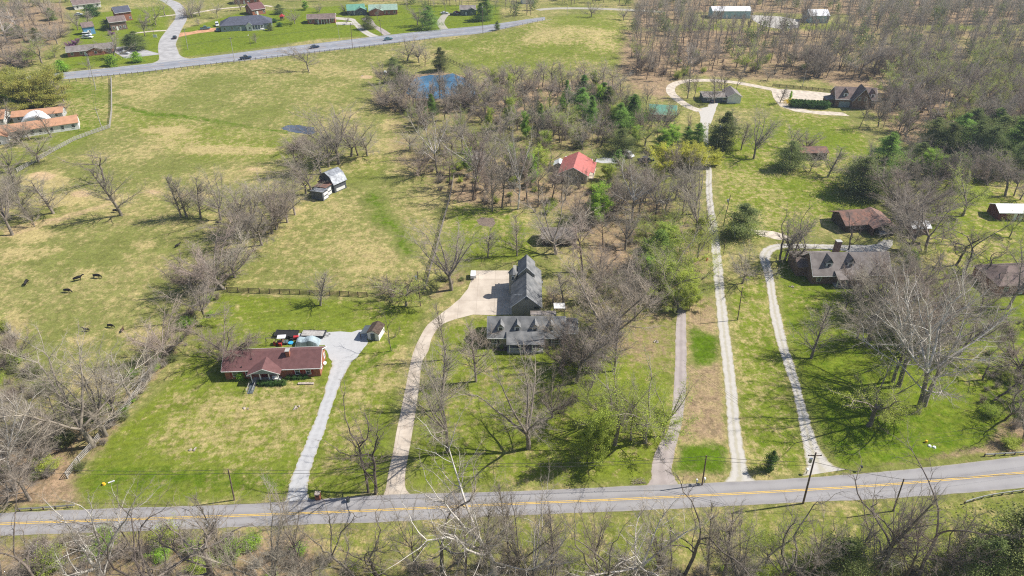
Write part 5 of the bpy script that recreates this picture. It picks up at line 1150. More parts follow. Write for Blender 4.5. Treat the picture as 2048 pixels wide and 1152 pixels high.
for px, py, a, me, s, lab in [(54,569,100,CG,1,'black cow facing away at the far left of the pasture herd'),(157,561,28,CS,1.1,'large black cow seen from behind beside the grazing cow'),(195,556,-8,CG,1.08,'black cow grazing broadside, rightmost of the upper herd'),
        (136,585,-8,CG,1,'black cow grazing alone below the upper herd'),(174,662,175,CS,.75,'small black calf facing left in the lower pasture'),(222,655,-12,CG,.85,'black calf grazing between the small calf and the brown one'),(246,663,95,CB,.7,'dark brown calf lying on the tan grass'),
        (356,494,50,CS,.8,'black cow standing near the round bare tree clump'),(232,425,-10,CG,.95,'black cow beside the pale trunked tree'),(438,449,170,CG,.9,'black cow in the shade of the bare tree cluster'),(42,721,-5,CG,1,'black cow half hidden at the left brush edge')]:
    o = link('cow', me, None, G(px, py)); s *= .82; o.rotation_euler = (0, 0, R(a)); o.scale = (s, s, s); tag(o, lab, 'cow', 'black cattle in the left pasture')
# ================================================================ TREES
def unit(v):
    l = math.sqrt(v[0]*v[0]+v[1]*v[1]+v[2]*v[2]) or 1; return (v[0]/l, v[1]/l, v[2]/l)
def perp_dir(d, ang, rng):
    az = rng.uniform(0, 2*math.pi)
    a = (1, 0, 0) if abs(d[2]) > .8 else (0, 0, 1)
    u = unit((d[1]*a[2]-d[2]*a[1], d[2]*a[0]-d[0]*a[2], d[0]*a[1]-d[1]*a[0])); v = (d[1]*u[2]-d[2]*u[1], d[2]*u[0]-d[0]*u[2], d[0]*u[1]-d[1]*u[0])
    c, s = math.cos(ang), math.sin(ang); ca, sa = math.cos(az), math.sin(az)
    return unit(tuple(d[i]*c+(u[i]*ca+v[i]*sa)*s for i in range(3)))
class Tree:
    def __init__(s, seed): s.r = random.Random(seed); s.seg = []; s.tips = []
    def grow(s, p, d, L, r, lev, P):
        rng = s.r; n = P['n'][lev]; st = L/n; wob = P['wob'][lev]; tr = P['up'][lev]; taper = P['taper'][lev]
        last = lev >= P['lev']; pts = [p]
        for i in range(n):
            d = unit((d[0]+rng.gauss(0, wob), d[1]+rng.gauss(0, wob), d[2]+rng.gauss(0, wob*.7)+tr))
            q = (p[0]+d[0]*st, p[1]+d[1]*st, p[2]+d[2]*st)
            if q[2] < .15: d = (d[0], d[1], abs(d[2])); q = (q[0], q[1], .15+rng.random()*.3)
            r0 = r*(1-(1-taper)*i/n); r1 = r*(1-(1-taper)*(i+1)/n)
            s.seg.append((p, q, r0, r1, lev)); p = q; pts.append(q)
            t = (i+1)/n
            if not last and t > P['start'][lev]:
                k = P['kids'][lev]*( 1/n)/(1-P['start'][lev]); kn = int(k)+(1 if rng.random() < k-int(k) else 0)
                for _ in range(kn):
                    f = rng.random(); b = (p[0]-d[0]*st*f, p[1]-d[1]*st*f, p[2]-d[2]*st*f)
                    ang = R(rng.gauss(P['ang'][lev], 10)); dd = perp_dir(d, ang, rng)
                    if rng.random() < P.get('upsel', .5) and dd[2] < 0: dd = (dd[0], dd[1], -dd[2]*.6)
                    ll = L*P['ratio'][lev]*(1-P.get('shrink', .45)*t)*rng.uniform(.65, 1.2) if lev else P['limb']*(1-P.get('top', .5)*((t-P['start'][0])/(1-P['start'][0]+1e-6))**P.get('tp', 1.5))*rng.uniform(.75, 1.15)
                    s.grow(b, unit(dd), ll, min(r1*.75, P['rr'][lev+1]*rng.uniform(.8, 1.2)*(ll/max(.1, (P['limb'] if lev == 0 else L*P['ratio'][lev])))**.5), lev+1, P)
        if last or lev >= P['lev']-1: s.tips += pts[1:]
        if not last and lev >= 1 and P.get('endfork', 1):
            for _ in range(2): s.grow(p, perp_dir(d, R(rng.gauss(22, 8)), rng), L*P['ratio'][lev]*.8, r*taper*.95, lev+1, P)
        if lev == 0 and P.get('codom'):
            for j in range(P['codom']):
                dd = perp_dir((0, 0, 1), R(rng.uniform(*P.get('cang', (14, 34)))), rng)
                s.grow(p, dd, P['limb']*rng.uniform(.95, 1.3), r*taper*.75, 1, P)
def tubes(segs, sides=lambda lev: 3, matf=lambda s: 0, rmin=0.0):
    Vs = []; Q = []; Tt = []; qm = []; tm = []; base = 0
    by = {}
    for s in segs: by.setdefault((sides(s[4]), matf(s)), []).append(s)
    for (k, mi), L in by.items():
        p0 = np.array([s[0] for s in L]); p1 = np.array([s[1] for s in L]); r0 = np.maximum(np.array([s[2] for s in L]), rmin); r1 = np.maximum(np.array([s[3] for s in L]), rmin)
        d = p1-p0; d /= np.linalg.norm(d, axis=1, keepdims=True)+1e-9
        a = np.where(np.abs(d[:, 2:3]) > .8, np.array([[1., 0, 0]]), np.array([[0, 0, 1.]])); u = np.cross(d, a); u /= np.linalg.norm(u, axis=1, keepdims=True)+1e-9; v = np.cross(d, u)
        n = len(L); ang = np.arange(k)*2*np.pi/k
        ring = u[:, None, :]*np.cos(ang)[None, :, None]+v[:, None, :]*np.sin(ang)[None, :, None]
        V = np.concatenate([p0[:, None, :]+ring*r0[:, None, None], p1[:, None, :]+ring*r1[:, None, None]], 1).reshape(-1, 3)
        b = base+np.arange(n)[:, None]*(2*k); i = np.arange(k)[None, :]; j = (i+1) % k
        Q.append(np.stack([b+i, b+j, b+k+j, b+k+i], -1).reshape(-1, 4)); qm.append(np.full(n*k, mi)); Vs.append(V); base += n*2*k
    return np.concatenate(Vs), np.concatenate(Q), np.concatenate(qm)
def leaf_tris(pts, size, rng, per=1, spread=.3, flat=0.0):
    P = np.repeat(np.array(pts), per, 0); n = len(P); P = P+rng.normal(0, spread, P.shape)
    a = rng.normal(0, 1, (n, 3)); b = rng.normal(0, 1, (n, 3)); a[:, 2] *= (1-flat); b[:, 2] *= (1-flat)
    a /= np.linalg.norm(a, axis=1, keepdims=True); b -= a*(a*b).sum(1, keepdims=True); b /= np.linalg.norm(b, axis=1, keepdims=True)
    s = size*rng.uniform(.6, 1.3, (n, 1)); V = np.stack([P-a*s*.5, P+b*s*.45, P+a*s*.5, P-b*s*.45], 1).reshape(-1, 3)
    return V, np.arange(n*4).reshape(-1, 4)
PROTO = {}
def proto(key, T, barkm, twigm, leafm=None, leaf=None, kind='tree', name='bare_tree', trunk_lv=0, whitemix=None, rmin=.0):
    segT = [s for s in T.seg if s[4] <= trunk_lv]; segC = [s for s in T.seg if s[4] > trunk_lv]
    sd = lambda lv: 8 if lv == 0 else 5 if lv == 1 else 4 if lv == 2 else 3
    Vt, Qt, _ = tubes(segT, sd); trunk = mesh_arrays('trunk', Vt, Qt, mats=[M[barkm]], smooth=True)
    mats = [M[barkm], M[twigm]]; Vc = np.zeros((0, 3)); Qc = np.zeros((0, 4), int); mc = np.zeros(0)
    if segC: Vc, Qc, mc = tubes(segC, sd, (lambda s: 0 if s[4] <= (whitemix or 1) else 1), rmin)
    if leaf is not None:
        mats.append(M[leafm]); Vl, Ql = leaf; Qc = np.concatenate([Qc, Ql+len(Vc)]); Vc = np.concatenate([Vc, Vl]); mc = np.concatenate([mc, np.full(len(Ql), 2)])
    crown = mesh_arrays('crown', Vc, Qc, mats=mats, qm=mc, smooth=False)
    al = np.concatenate([Vt, Vc]); H = al[:, 2].max(); w = np.percentile(np.abs(al[:, 0]), 92)+np.percentile(np.abs(al[:, 1]), 92)
    PROTO[key] = dict(trunk=trunk, crown=crown, H=float(H), W=float(w), name=name, kind=kind, ntri=len(Qc)*2); return PROTO[key]
PB = dict(n=(4, 6, 4, 3, 1), wob=(.05, .09, .14, .2, .25), up=(.04, .04, .02, .01, 0), taper=(.75, .3, .35, .35, .4), start=(.55, .25, .15, .1, 0), kids=(3, 10, 9, 9, 0), cang=(10, 58),
          ang=(62, 42, 44, 44, 45), ratio=(.6, .50, .46, .46, .5), rr=(.21, .085, .028, .014, .0095), limb=6.0, lev=4, codom=6, upsel=.6, shrink=.4)
def mk(seed, base, d0=(0, 0, 1), trunkL=4.5, r=.28, stems=1, **kw):
    P = dict(base); P.update(kw); T = Tree(seed)
    for i in range(stems):
        dd = d0 if stems == 1 else perp_dir((0, 0, 1), R(T.r.uniform(6, 22)), T.r)
        T.grow((T.r.uniform(-.3, .3)*(stems > 1), T.r.uniform(-.3, .3)*(stems > 1), -.1), unit(dd), trunkL*(1 if stems == 1 else T.r.uniform(.7, 1.1)), r*(1 if stems == 1 else .7), 0, P)
    return T
nr_ = np.random.RandomState
# broad bare trees
for i in range(5):
    T = mk(10+i, PB, trunkL=2.8+i*.45, codom=5+i % 3, r=.24); proto('bare%d' % i, T, 'bark_grey', 'twig_grey', name='bare_tree')
for i in range(2):
    T = mk(20+i, PB, trunkL=1.4, r=.28, stems=2, codom=4, kids=(2, 11, 10, 10, 0), limb=4.8, cang=(20, 70), rr=(.22, .075, .026, .014, .009)); proto('mauve%d' % i, T, 'bark_grey', 'twig_mauve', name='spreading_tree')
# tall wood trees
PT = dict(PB, start=(.5, .2, .12, .1, 0), kids=(6, 9, 9, 8, 0), limb=4.4, ang=(56, 42, 42, 44, 45), codom=5, n=(7, 5, 4, 3, 1), taper=(.5, .33, .35, .3, .3), up=(.03, .07, .03, .02, 0), cang=(8, 48))
for i in range(4):
    T = mk(30+i, PT, trunkL=7.6, r=.19); proto('tall%d' % i, T, 'bark_brown', 'twig_grey' if i % 2 else 'twig_mauve', name='woodland_tree')
# sycamores
for i in range(3):
    T = mk(40+i, PB, trunkL=6.5, r=.27, codom=5, start=(.5, .2, .2, .1, 0), kids=(4, 8, 7, 6, 0), limb=8.0, rr=(.26, .12, .045, .02, .010), wob=(.06, .12, .17, .22, .3), up=(.03, .05, .03, .01, 0), cang=(8, 50))
    proto('syc%d' % i, T, 'bark_grey' if i < 2 else 'bark_white', 'twig_grey', name='sycamore_tree', whitemix=2); 
    PROTO['syc%d' % i]['crown'].materials[0] = M['bark_white']
# dark gnarled sparse
for i in range(5):
    T = mk(50+i, PB, trunkL=5.5+i*.4, r=.175, codom=2+i % 2, start=(.4, .25, .2, .1, 0), kids=(3.5, 6, 6, 5, 0), limb=5.8, rr=(.17, .08, .034, .017, .010), wob=(.13, .30, .34, .34, .3), up=(.04, .08, .05, .03, 0), cang=(15, 45), taper=(.75, .4, .35, .3, .2))
    proto('dark%d' % i, T, 'bark_dark', 'twig_dark', name='gnarled_tree')
T = mk(58, PB, trunkL=6.5, r=.12, codom=0, start=(.5, .3, .2, 0, 0), kids=(4, 2, 0, 0, 0), limb=1.6, lev=2, n=(6, 3, 2, 2, 2), wob=(.1, .2, .2, .2, .2)); proto('snag', T, 'bark_grey', 'twig_grey', name='dead_snag')
# young slim
for i in range(3):
    T = mk(60+i, PB, trunkL=6.5, r=.13, codom=0, start=(.22, .15, .1, 0, 0), kids=(30, 10, 8, 0, 0), limb=3.0, lev=3, rr=(.12, .035, .016, .010, .01), ang=(48, 40, 40, 40, 40), n=(8, 4, 3, 2, 2), taper=(.2, .3, .3, .3, .2), top=.75, tp=1.0, up=(.02, .10, .05, .03, 0))
    proto('slim%d' % i, T, 'bark_grey', 'twig_grey', name='young_tree')
# budding
for i in range(3):
    T = mk(70+i, PB, trunkL=3.6+i, codom=4, kids=(6, 7, 6, 4, 0)); tips = T.tips; rs = nr_(i)
    idx = rs.choice(len(tips), min(9000, len(tips)), replace=False); lf = leaf_tris([tips[j] for j in idx], .12, rs, 1, .14)
    proto('bud%d' % i, T, 'bark_grey', 'twig_grey', 'leaf_bud', lf, name='budding_tree')
for i in range(2):
    T = mk(76+i, PT, trunkL=7, r=.2, start=(.25, .15, .1, .1, 0), kids=(14, 6, 5, 4, 0), limb=3.2); tips = T.tips; rs = nr_(i+9)
    idx = rs.choice(len(tips), min(14000, len(tips)), replace=False); lf = leaf_tris([tips[j] for j in idx], .15, rs, 2, .2)
    proto('fresh%d' % i, T, 'bark_brown', 'twig_grey', 'leaf_fresh' if i else 'leaf_bud', lf, name='budding_tree')
for i in range(2):
    T = mk(80+i, PB, trunkL=2.5, r=.3, stems=3, codom=3, kids=(3, 7, 6, 4, 0), limb=4.2); tips = T.tips; rs = nr_(i+19)
    idx = rs.choice(len(tips), min(14000, len(tips)), replace=False); lf = leaf_tris([tips[j] for j in idx], .17, rs, 2, .2)
    proto('yellow%d' % i, T, 'bark_brown', 'twig_grey', 'leaf_yellow', lf, name='flowering_tree')
for i in range(2):
    T = mk(84+i, PB, trunkL=3, r=.4, codom=5, kids=(8, 8, 7, 4, 0), limb=6); tips = T.tips; rs = nr_(i+29)
    idx = rs.choice(len(tips), min(16000, len(tips)), replace=False); lf = leaf_tris([tips[j] for j in idx], .23, rs, 2, .3)
    proto('olive%d' % i, T, 'bark_brown', 'twig_grey', 'leaf_olive', lf, name='leafy_tree')
T = mk(88, PB, trunkL=1.5, r=.2, stems=2, codom=3, kids=(3, 6, 6, 4, 0), limb=3.0); rs = nr_(5); lf = leaf_tris([T.tips[j] for j in rs.choice(len(T.tips), min(7000, len(T.tips)), replace=False)], .2, rs, 1, .1)
proto('redbud', T, 'bark_brown', 'twig_mauve', 'blossom', lf, name='blossoming_tree')
# conifers
def conifer(key, seed, H, prof, leafm, n, size, name, clumps=70, skirt=.05, droop=0.0):
    T = Tree(seed); rs = nr_(seed); T.grow((0, 0, -.1), (0, 0, 1), H*.97, H*.018, 0, dict(n=(8,), wob=(.02,), up=(.05,), taper=(.15,), start=(1,), kids=(0,), lev=1, ang=(0,), ratio=(0,), rr=(0, 0)))
    pts = []; cl = []
    for i in range(clumps):
        z = H*(skirt+(1-skirt)*rs.beta(1.1, 1.25)); az = rs.uniform(0, 2*math.pi); rm = prof(z/H)*rs.uniform(.45, 1.28); zz = z-droop*rm
        T.seg.append(((0, 0, z-.15*rm), (math.cos(az)*rm*.9, math.sin(az)*rm*.9, zz), H*.005, .015, 1)); cl.append((az, rm, z, zz))
    per = n//clumps
    for az, rm, z, zz in cl:
        t = rs.uniform(.15, 1.0, per)**.7; k = .10+.16*rs.rand(); sp = rm*.15+.13
        q = np.stack([np.cos(az)*rm*t, np.sin(az)*rm*t, (z-.15*rm)*(1-t)+zz*t], 1)+rs.normal(0, 1, (per, 3))*np.array([sp, sp, sp*.62])
        pts.append(q)
    top = np.stack([rs.normal(0, .15, n//40), rs.normal(0, .15, n//40), H*rs.uniform(.9, 1.0, n//40)], 1); pts.append(top)
    pts = np.concatenate(pts); pts[:, 2] = np.maximum(pts[:, 2], .12); lf = leaf_tris(pts, size, rs, 1, .03)
    proto(key, T, 'bark_brown', 'twig_dark', leafm, lf, name=name)
for i in range(3): conifer('cedar%d' % i, 100+i, 8.5, (lambda t: 2.7*(min(1, (1-t)*1.9+.05))**.8*min(1, .55+t*2.2)), 'leaf_cedar', 20000, .13, 'cedar_tree', 75)
for i in range(2): conifer('column%d' % i, 110+i, 9, (lambda t: 1.5*min(1, (1-t)*2.6)*min(1, .7+t)), 'leaf_cedar', 14000, .14, 'cedar_tree', 80)
for i in range(3): conifer('pine%d' % i, 120+i, 12, (lambda t: 3.6*(1-t)**.8+.25), 'leaf_pine', 18000, .16, 'pine_tree', 64, .14, .12)
for i in range(1): conifer('spruce%d' % i, 130+i, 10, (lambda t: 3.0*(1-t)+.15), 'leaf_spruce', 16000, .16, 'pine_tree', 110, .04, .2)
conifer('bushcone', 140, 3.2, (lambda t: 1.1*min(1, (1-t)*2.2)*min(1, .75+t)), 'leaf_fresh', 3000, .16, 'round_shrub', 50)
conifer('bushdark', 141, 3.2, (lambda t: 1.3*math.sqrt(max(.02, 1-(2*t-.95)**2))), 'leaf_hedge', 3600, .16, 'round_shrub', 60)
# shrubs / thicket
PS = dict(PB, n=(4, 3, 3, 2, 2), start=(.2, .1, .1, 0, 0), kids=(7, 6, 5, 0, 0), limb=1.7, lev=3, rr=(.05, .026, .016, .012, .01), codom=2, ang=(35, 40, 42, 40, 40), wob=(.14, .2, .26, .3, .3), up=(.06, .06, .02, 0, 0))
for i in range(4):
    T = Tree(150+i)
    for k in range(9): T.grow((T.r.gauss(0, .35), T.r.gauss(0, .35), -.05), perp_dir((0, 0, 1), R(T.r.uniform(3, 32)), T.r), T.r.uniform(1.2, 2.4), .06, 0, PS)
    proto('brush%d' % i, T, ('bark_grey', 'bark_white', 'bark_brown', 'bark_grey')[i], ('twig_grey', 'twig_grey', 'twig_mauve', 'twig_dark')[i], name='bare_shrub')
for i in range(3):
    T = Tree(160+i); rs = nr_(160+i)
    for k in range(7): T.grow((T.r.gauss(0, .3), T.r.gauss(0, .3), -.05), perp_dir((0, 0, 1), R(T.r.uniform(3, 35)), T.r), T.r.uniform(.9, 1.9), .04, 0, dict(PS, kids=(5, 4, 3, 0, 0)))
    lf = leaf_tris([T.tips[j] for j in rs.choice(len(T.tips), min(3500, len(T.tips)), replace=False)], .12, rs, 2, .15)
    proto('green%d' % i, T, 'bark_brown', 'twig_grey', ('leaf_bud', 'leaf_fresh', 'leaf_cedar')[i], lf, name='leafy_shrub')
def lowpoly(seed, leaf=None, **kw):
    T = mk(seed, dict(dict(PT, n=(4, 3, 2, 1, 1), cang=(8, 52), kids=(6, 9, 10, 0, 0), limb=4.8, codom=5, ang=(58, 44, 44, 40, 40), lev=3, rr=(.2, .06, .03, .02, .02)), **kw), trunkL=7.5, r=.2)
    V, Q, m = tubes(T.seg, lambda l: 4 if l == 0 else 3, lambda s: 0 if s[4] < 1 else 1); return V, Q, m

NOUN = {'bare_tree': ('tree', 'bare grey tree'), 'woodland_tree': ('tree', 'tall bare tree'), 'spreading_tree': ('tree', 'spreading mauve-twigged tree'), 'sycamore_tree': ('tree', 'white-limbed sycamore'), 'gnarled_tree': ('tree', 'dark gnarled bare tree'), 'dead_snag': ('tree', 'broken dead trunk'), 'young_tree': ('tree', 'slim young bare tree'),
        'budding_tree': ('tree', 'yellow-green budding tree'), 'flowering_tree': ('tree', 'bright yellow leafing tree'), 'leafy_tree': ('tree', 'big olive-yellow leafy tree'), 'blossoming_tree': ('tree', 'purple blossoming tree'),
        'cedar_tree': ('conifer', 'dark green cedar'), 'pine_tree': ('conifer', 'green pine'), 'round_shrub': ('shrub', 'clipped round evergreen shrub'), 'bare_shrub': ('shrub', 'bare grey shrub'), 'leafy_shrub': ('shrub', 'green leafing shrub')}
PENDING = []
def tree(key, bx, by, ty, pw=None, place_='', lean=None, rz=None, g=None):
    p = G(bx, by) if g is None else g; pr = PROTO[key]; h = height_to(p, ty); sz = h/pr['H']
    sw = sz if pw is None else (pw/pxm(bx, by))/pr['W']; sw = max(.5*sz, min(1.9*sz, sw))
    PENDING.append([key, p, sw, sz, bx, by, place_, lean, rz, h])
def by_height(key, p, h, wf=1.0, place_='', px=0, py=0): sz = h/PROTO[key]['H']; PENDING.append([key, p, sz*wf, sz, px, py, place_, None, None, h])
# ---- foreground strip (key, base x, base y, top y, pixel width, where) ----
FG = 'on the near verge below the road'
for a in [('dark0',432,1185,925,235),('dark1',392,1195,935,170),('dark2',90,1185,1010,150),('syc1',228,1200,965,180),('dark3',716,1165,962,120),('dark4',769,1170,975,125),('dark0',886,1180,960,155),('syc2',994,1185,892,230),
          ('slim0',1020,1130,965,60),('bare1',1040,1160,950,100),('slim1',1103,1135,1010,70),('dark1',1158,1175,955,165),('syc0',1262,1190,968,205),('snag',1341,1145,1058,24),('dark2',1370,1148,985,185),('slim2',1447,1155,1020,90),
          ('bud0',1528,1140,1010,95),('dark3',1552,1172,965,165),('dark4',1634,1125,1022,80),('slim0',1732,1155,955,110),('dark0',1748,1165,975,160),('dark2',1832,1168,960,185),('bare2',30,1230,1040,140),('slim0',480,1170,985,60),('tall1',620,1180,1000,80),('tall3',840,1190,1000,80),('tall0',930,1185,985,80),('slim2',965,1170,960,60),('tall2',1200,1190,1010,80),('tall1',1310,1185,1020,80),('slim0',1410,1180,1010,60),('tall3',1600,1185,1030,80),('tall0',1790,1190,1020,80),('slim1',1875,1170,1000,60),('syc1',1060,1210,1000,110),('bare0',560,1215,1020,170),('bare3',640,1225,1070,150),
          ('slim1',1690,1150,1030,70),('dark1',1905,1180,1040,110),('bare4',1470,1220,1075,140),('bare1',1080,1230,1090,150),('dark4',320,1190,1000,120)]: tree(*a, FG)
tree('cedar0',1985,1165,1020,120,'near the lower right corner'); tree('cedar1',2055,1170,1030,110,'in the lower right corner'); tree('cedar2',1665,1175,1085,90,'below the road behind bare brush'); tree('cedar1',1925,1200,1080,80,'in the lower right brush')
# ---- left edge and fence line ----
FL = 'in the left lawn fence line'
for a in [('bare0',187,893,682,200),('bare2',213,872,700,120),('syc1',266,800,690,95),('bare4',140,880,740,110),('mauve0',340,712,620,95),('bare1',410,640,545,90),('slim0',300,760,700,50),('bare3',235,840,740,80)]: tree(*a, FL)
for a in [('syc2',-12,905,735,150),('syc2',30,960,790,120),('bare1',60,1000,850,120),('bare3',15,840,700,90),('bare2',100,940,830,90)]: tree(*a, 'at the lower left edge of the pasture')
FP = 'in the far left part of the cattle pasture'
for a in [('slim1',107,427,345,75),('bare3',25,470,352,85),('bare1',52,430,345,70),('slim2',38,400,330,50),('dark0',208,365,272,115),('slim0',243,431,318,75),('bare4',5,420,340,70),('bare0',-20,455,350,90)]: tree(*a, FP)
tree('bare2',77,324,258,85,'behind the white-grey pasture fence'); tree('bare1',20,345,285,60,'behind the white-grey pasture fence'); tree('slim1',103,275,215,30,'in front of the orange-roofed house'); tree('bare4',60,280,235,50,'in front of the orange-roofed house'); tree('mauve0',42,285,240,45,'in front of the orange-roofed house')
tree('slim0',128,204,157,32,'on the grass behind the orange-roofed house'); tree('mauve1',120,230,205,32,'on the grass behind the orange-roofed house'); tree('bare0',15,245,195,40,'behind the orange-roofed house')
MP = 'in the mid pasture tree row'
for a in [('slim0',362,434,340,50),('slim2',374,434,345,45),('slim1',402,436,350,50),('bare1',442,440,335,75),('bare0',483,486,372,90),('bare2',508,474,360,85),('bare3',524,490,385,80),('bare4',553,459,350,85),('mauve1',545,466,365,70),('bare1',575,445,352,70),('tall1',497,470,365,60),('bare0',470,470,385,60),('bare3',590,430,355,60)]: tree(*a, MP)
RC = 'in the round clump left of the board fence'
for a in [('mauve0',447,575,462,125),('bare4',425,560,475,90),('bare2',470,555,470,80),('mauve1',385,575,505,60)]: tree(*a, RC)
tree('mauve1',458,715,628,110,'beside the left end of the red brick house'); tree('slim0',641,611,545,55,'standing alone at the board fence'); tree('bud1',812,612,545,95,'low and wide beside the white box pole'); tree('mauve0',788,600,555,60,'beside the white box pole')
BT = 'around the gambrel barn'
for a in [('bare0',612,388,292,75),('bare3',626,390,302,65),('tall0',602,345,262,70),('bare4',642,348,255,80),('bare1',657,334,235,85),('bare2',678,328,203,95),('bare0',703,313,213,85),('tall2',716,311,232,60),('mauve0',630,300,265,70),('bare3',735,312,245,60),('mauve1',590,300,268,50)]: tree(*a, BT)
tree('bare4',618,143,83,58,'standing alone in the pasture by the highway'); 
PD = 'around the pond'
for a in [('bare0',815,122,62,75),('tall1',850,132,92,40),('bare2',838,125,80,50),('mauve1',775,212,170,60),('bare1',795,214,160,60),('bare3',828,216,150,50),('tall0',830,190,145,30),('bare4',860,216,165,45),('slim0',880,198,135,35),('bare0',905,218,165,50),('mauve0',930,216,168,50),
          ('bare2',955,205,140,60),('tall2',975,190,125,50),('bare1',940,160,120,35),('tall3',1000,185,125,50),('slim1',935,195,135,30),('bare3',970,230,165,60),('bare4',760,205,165,50),('tall0',890,240,185,50),('bare0',850,250,205,55),('mauve0',812,175,130,40)]: tree(*a, PD)
tree('cedar0',788,145,114,45,'left of the pond, rounded'); tree('cedar1',800,165,130,40,'left of the pond, behind bare trees'); tree('column0',883,142,94,32,'tall and dark above the pond'); tree('cedar2',922,196,168,30,'on the near shore of the pond')
# hill pasture singles
tree('bare1',1183,34,0,38,'alone on the crest of the hill pasture'); tree('bare2',1247,41,10,30,'on the right crest of the hill pasture')
# ---- middle wood ----
MW = 'in the middle wood'
for a in [('syc1',875,348,215,65),('syc0',950,380,218,95),('tall0',945,400,250,50),('slim1',985,422,290,40),('tall1',1004,415,300,55),('syc2',1036,418,235,65),('tall2',1056,412,295,50),('tall3',1076,414,300,45),('tall0',1103,404,330,45),('slim0',1130,402,330,40),('mauve1',1015,352,270,60),
          ('bare0',850,320,262,70),('bare2',820,300,250,60),('mauve0',835,350,290,50),('tall1',905,330,250,45),('bare4',925,300,215,60),('bare1',990,330,255,60),('tall2',900,370,290,45),('mauve0',960,300,240,55),('tall3',880,300,230,50),('bare3',1000,280,215,60),
          ('bare2',1075,272,205,55),('mauve1',1090,262,210,50),('tall0',1120,285,215,50),('bare0',1155,272,220,50),('mauve0',1205,285,232,50),('bare1',1035,260,200,50),('tall2',1010,240,170,45),('tall3',1050,225,150,45),('tall0',1100,220,150,45),('bare4',1130,230,165,50),('bare3',1070,245,180,50),('bare2',1165,300,240,45),('mauve1',1165,282,262,22)]: tree(*a, MW)
for i, (x, y) in enumerate([(1005,165),(1025,170),(1045,168),(1065,172),(1085,168),(1105,172),(1125,168),(1145,172),(1165,168),(1185,172),(1205,168),(1225,175),(990,178),(1035,185),(1075,188),(1115,190),(1150,192),(1195,188),(1220,195),(1240,180)]):
    tree('tall%d' % (i % 4) if i % 3 else 'bare%d' % (i % 5), x, y+6, y-45-(i*7) % 12, 38, 'along the foot of the hill pasture')
tree('spruce0',1166,200,150,45,'bright conifer above the middle wood'); tree('pine0',1163,230,175,40,'just below the bright conifer'); tree('pine1',1205,212,165,32,'right of the bright conifer'); tree('column0',1218,222,172,30,'right of the bright conifer'); tree('pine2',1265,248,188,52,'left of the green-roofed house'); tree('pine0',1240,262,205,40,'left of the green-roofed house'); tree('column1',1250,232,190,30,'behind the green-roofed house pines')
tree('cedar1',1243,306,256,45,'right of the red-roofed cottage'); tree('pine1',1237,332,300,40,'right of the red-roofed cottage'); tree('fresh1',1340,290,245,50,'below the green-roofed house'); tree('fresh1',1322,302,255,42,'below the green-roofed house'); tree('pine2',1395,292,246,55,'left of the pale lamp pole'); tree('pine0',1372,285,252,40,'left of the pale lamp pole'); tree('column0',1445,298,222,38,'behind the pale lamp pole'); tree('column1',1425,292,262,30,'behind the pale lamp pole'); tree('bud0',1290,292,232,60,'below the green-roofed house'); tree('slim0',1452,280,225,45,'beside the tall cedar column')
tree('fresh0',1070,350,290,50,'left of the red-roofed cottage'); tree('fresh0',1050,340,292,40,'left of the red-roofed cottage'); tree('fresh1',1202,446,362,42,'below the red-roofed cottage'); tree('bud2',1130,280,210,50,'in the middle wood, pale green'); tree('bud1',1195,250,205,40,'in the middle wood, pale green')
for x, y, ty in ((1330,340,292),(1362,336,290),(1395,338,292),(1418,330,300),(1378,325,288)): tree('yellow%d' % (x % 2), x, y, ty, 52, 'in the yellow row beside the gravel lane')
LN = 'left of the gravel lane'
for a in [('syc1',1264,440,322,75),('bare1',1278,424,345,60),('bare4',1311,442,325,70),('syc0',1326,440,330,70),('bare2',1388,428,315,85),('bare3',1393,476,355,70),('dark3',1404,480,380,55),('bud0',1346,458,395,65),('tall1',1365,435,330,50),('bare0',1240,420,345,55),('mauve0',1290,400,330,60),('mauve1',1225,400,340,55),('bare4',1350,400,325,60),
          ('tall0',1165,545,428,62),('tall3',1205,490,420,45),('mauve0',1180,460,395,60),('mauve1',1150,440,385,50),('bare3',1250,500,425,70)]: tree(*a, LN)
tree('bare0',1112,508,388,120,'with many rising limbs before the low dark cottage'); tree('slim1',976,515,450,40,'on the bright lawn above the garage barn'); tree('slim0',1034,512,430,40,'on the bright lawn above the garage barn'); tree('bare2',903,580,447,115,'just left of the concrete yard')
tree('pine1',1312,535,458,65,'beside the budding trees left of the gravel lane'); tree('bud2',1345,560,475,100,LN); tree('bud0',1380,545,455,85,LN); tree('bud1',1332,610,500,90,LN); tree('fresh0',1360,590,530,50,LN); tree('bud2',1395,520,440,60,LN); tree('fresh1',1290,560,510,40,LN)
GH = 'behind the grey-roofed dormered house'
for a in [('mauve0',1226,680,505,150),('bare4',1270,640,500,110),('mauve1',1180,600,505,85),('slim0',1127,608,535,60),('mauve1',1200,560,500,80),('bare1',1300,600,500,80),('mauve1',1105,605,570,40)]: tree(*a, GH)
FR = 'on the lawn in front of the dormered house'
for a in [('slim2',1229,742,640,60),('bare3',1153,765,600,105),('mauve1',1105,835,735,75),('bare0',1057,897,708,160),('bare2',895,904,690,105),('slim1',882,820,690,75),('slim0',893,719,600,36),('slim2',952,763,638,60),('bud1',1230,890,748,125),('bud2',1290,885,758,130),('bud0',1325,872,772,95),('bare4',1262,880,752,90),('fresh0',1186,925,800,50),('bud0',1200,850,740,80),('bare1',1175,800,720,60)]: tree(*a, FR)
for a in [('bare4',1142,725,620,85),('mauve0',1120,740,640,70),('mauve1',1185,745,640,70)]: tree(*a, FR)
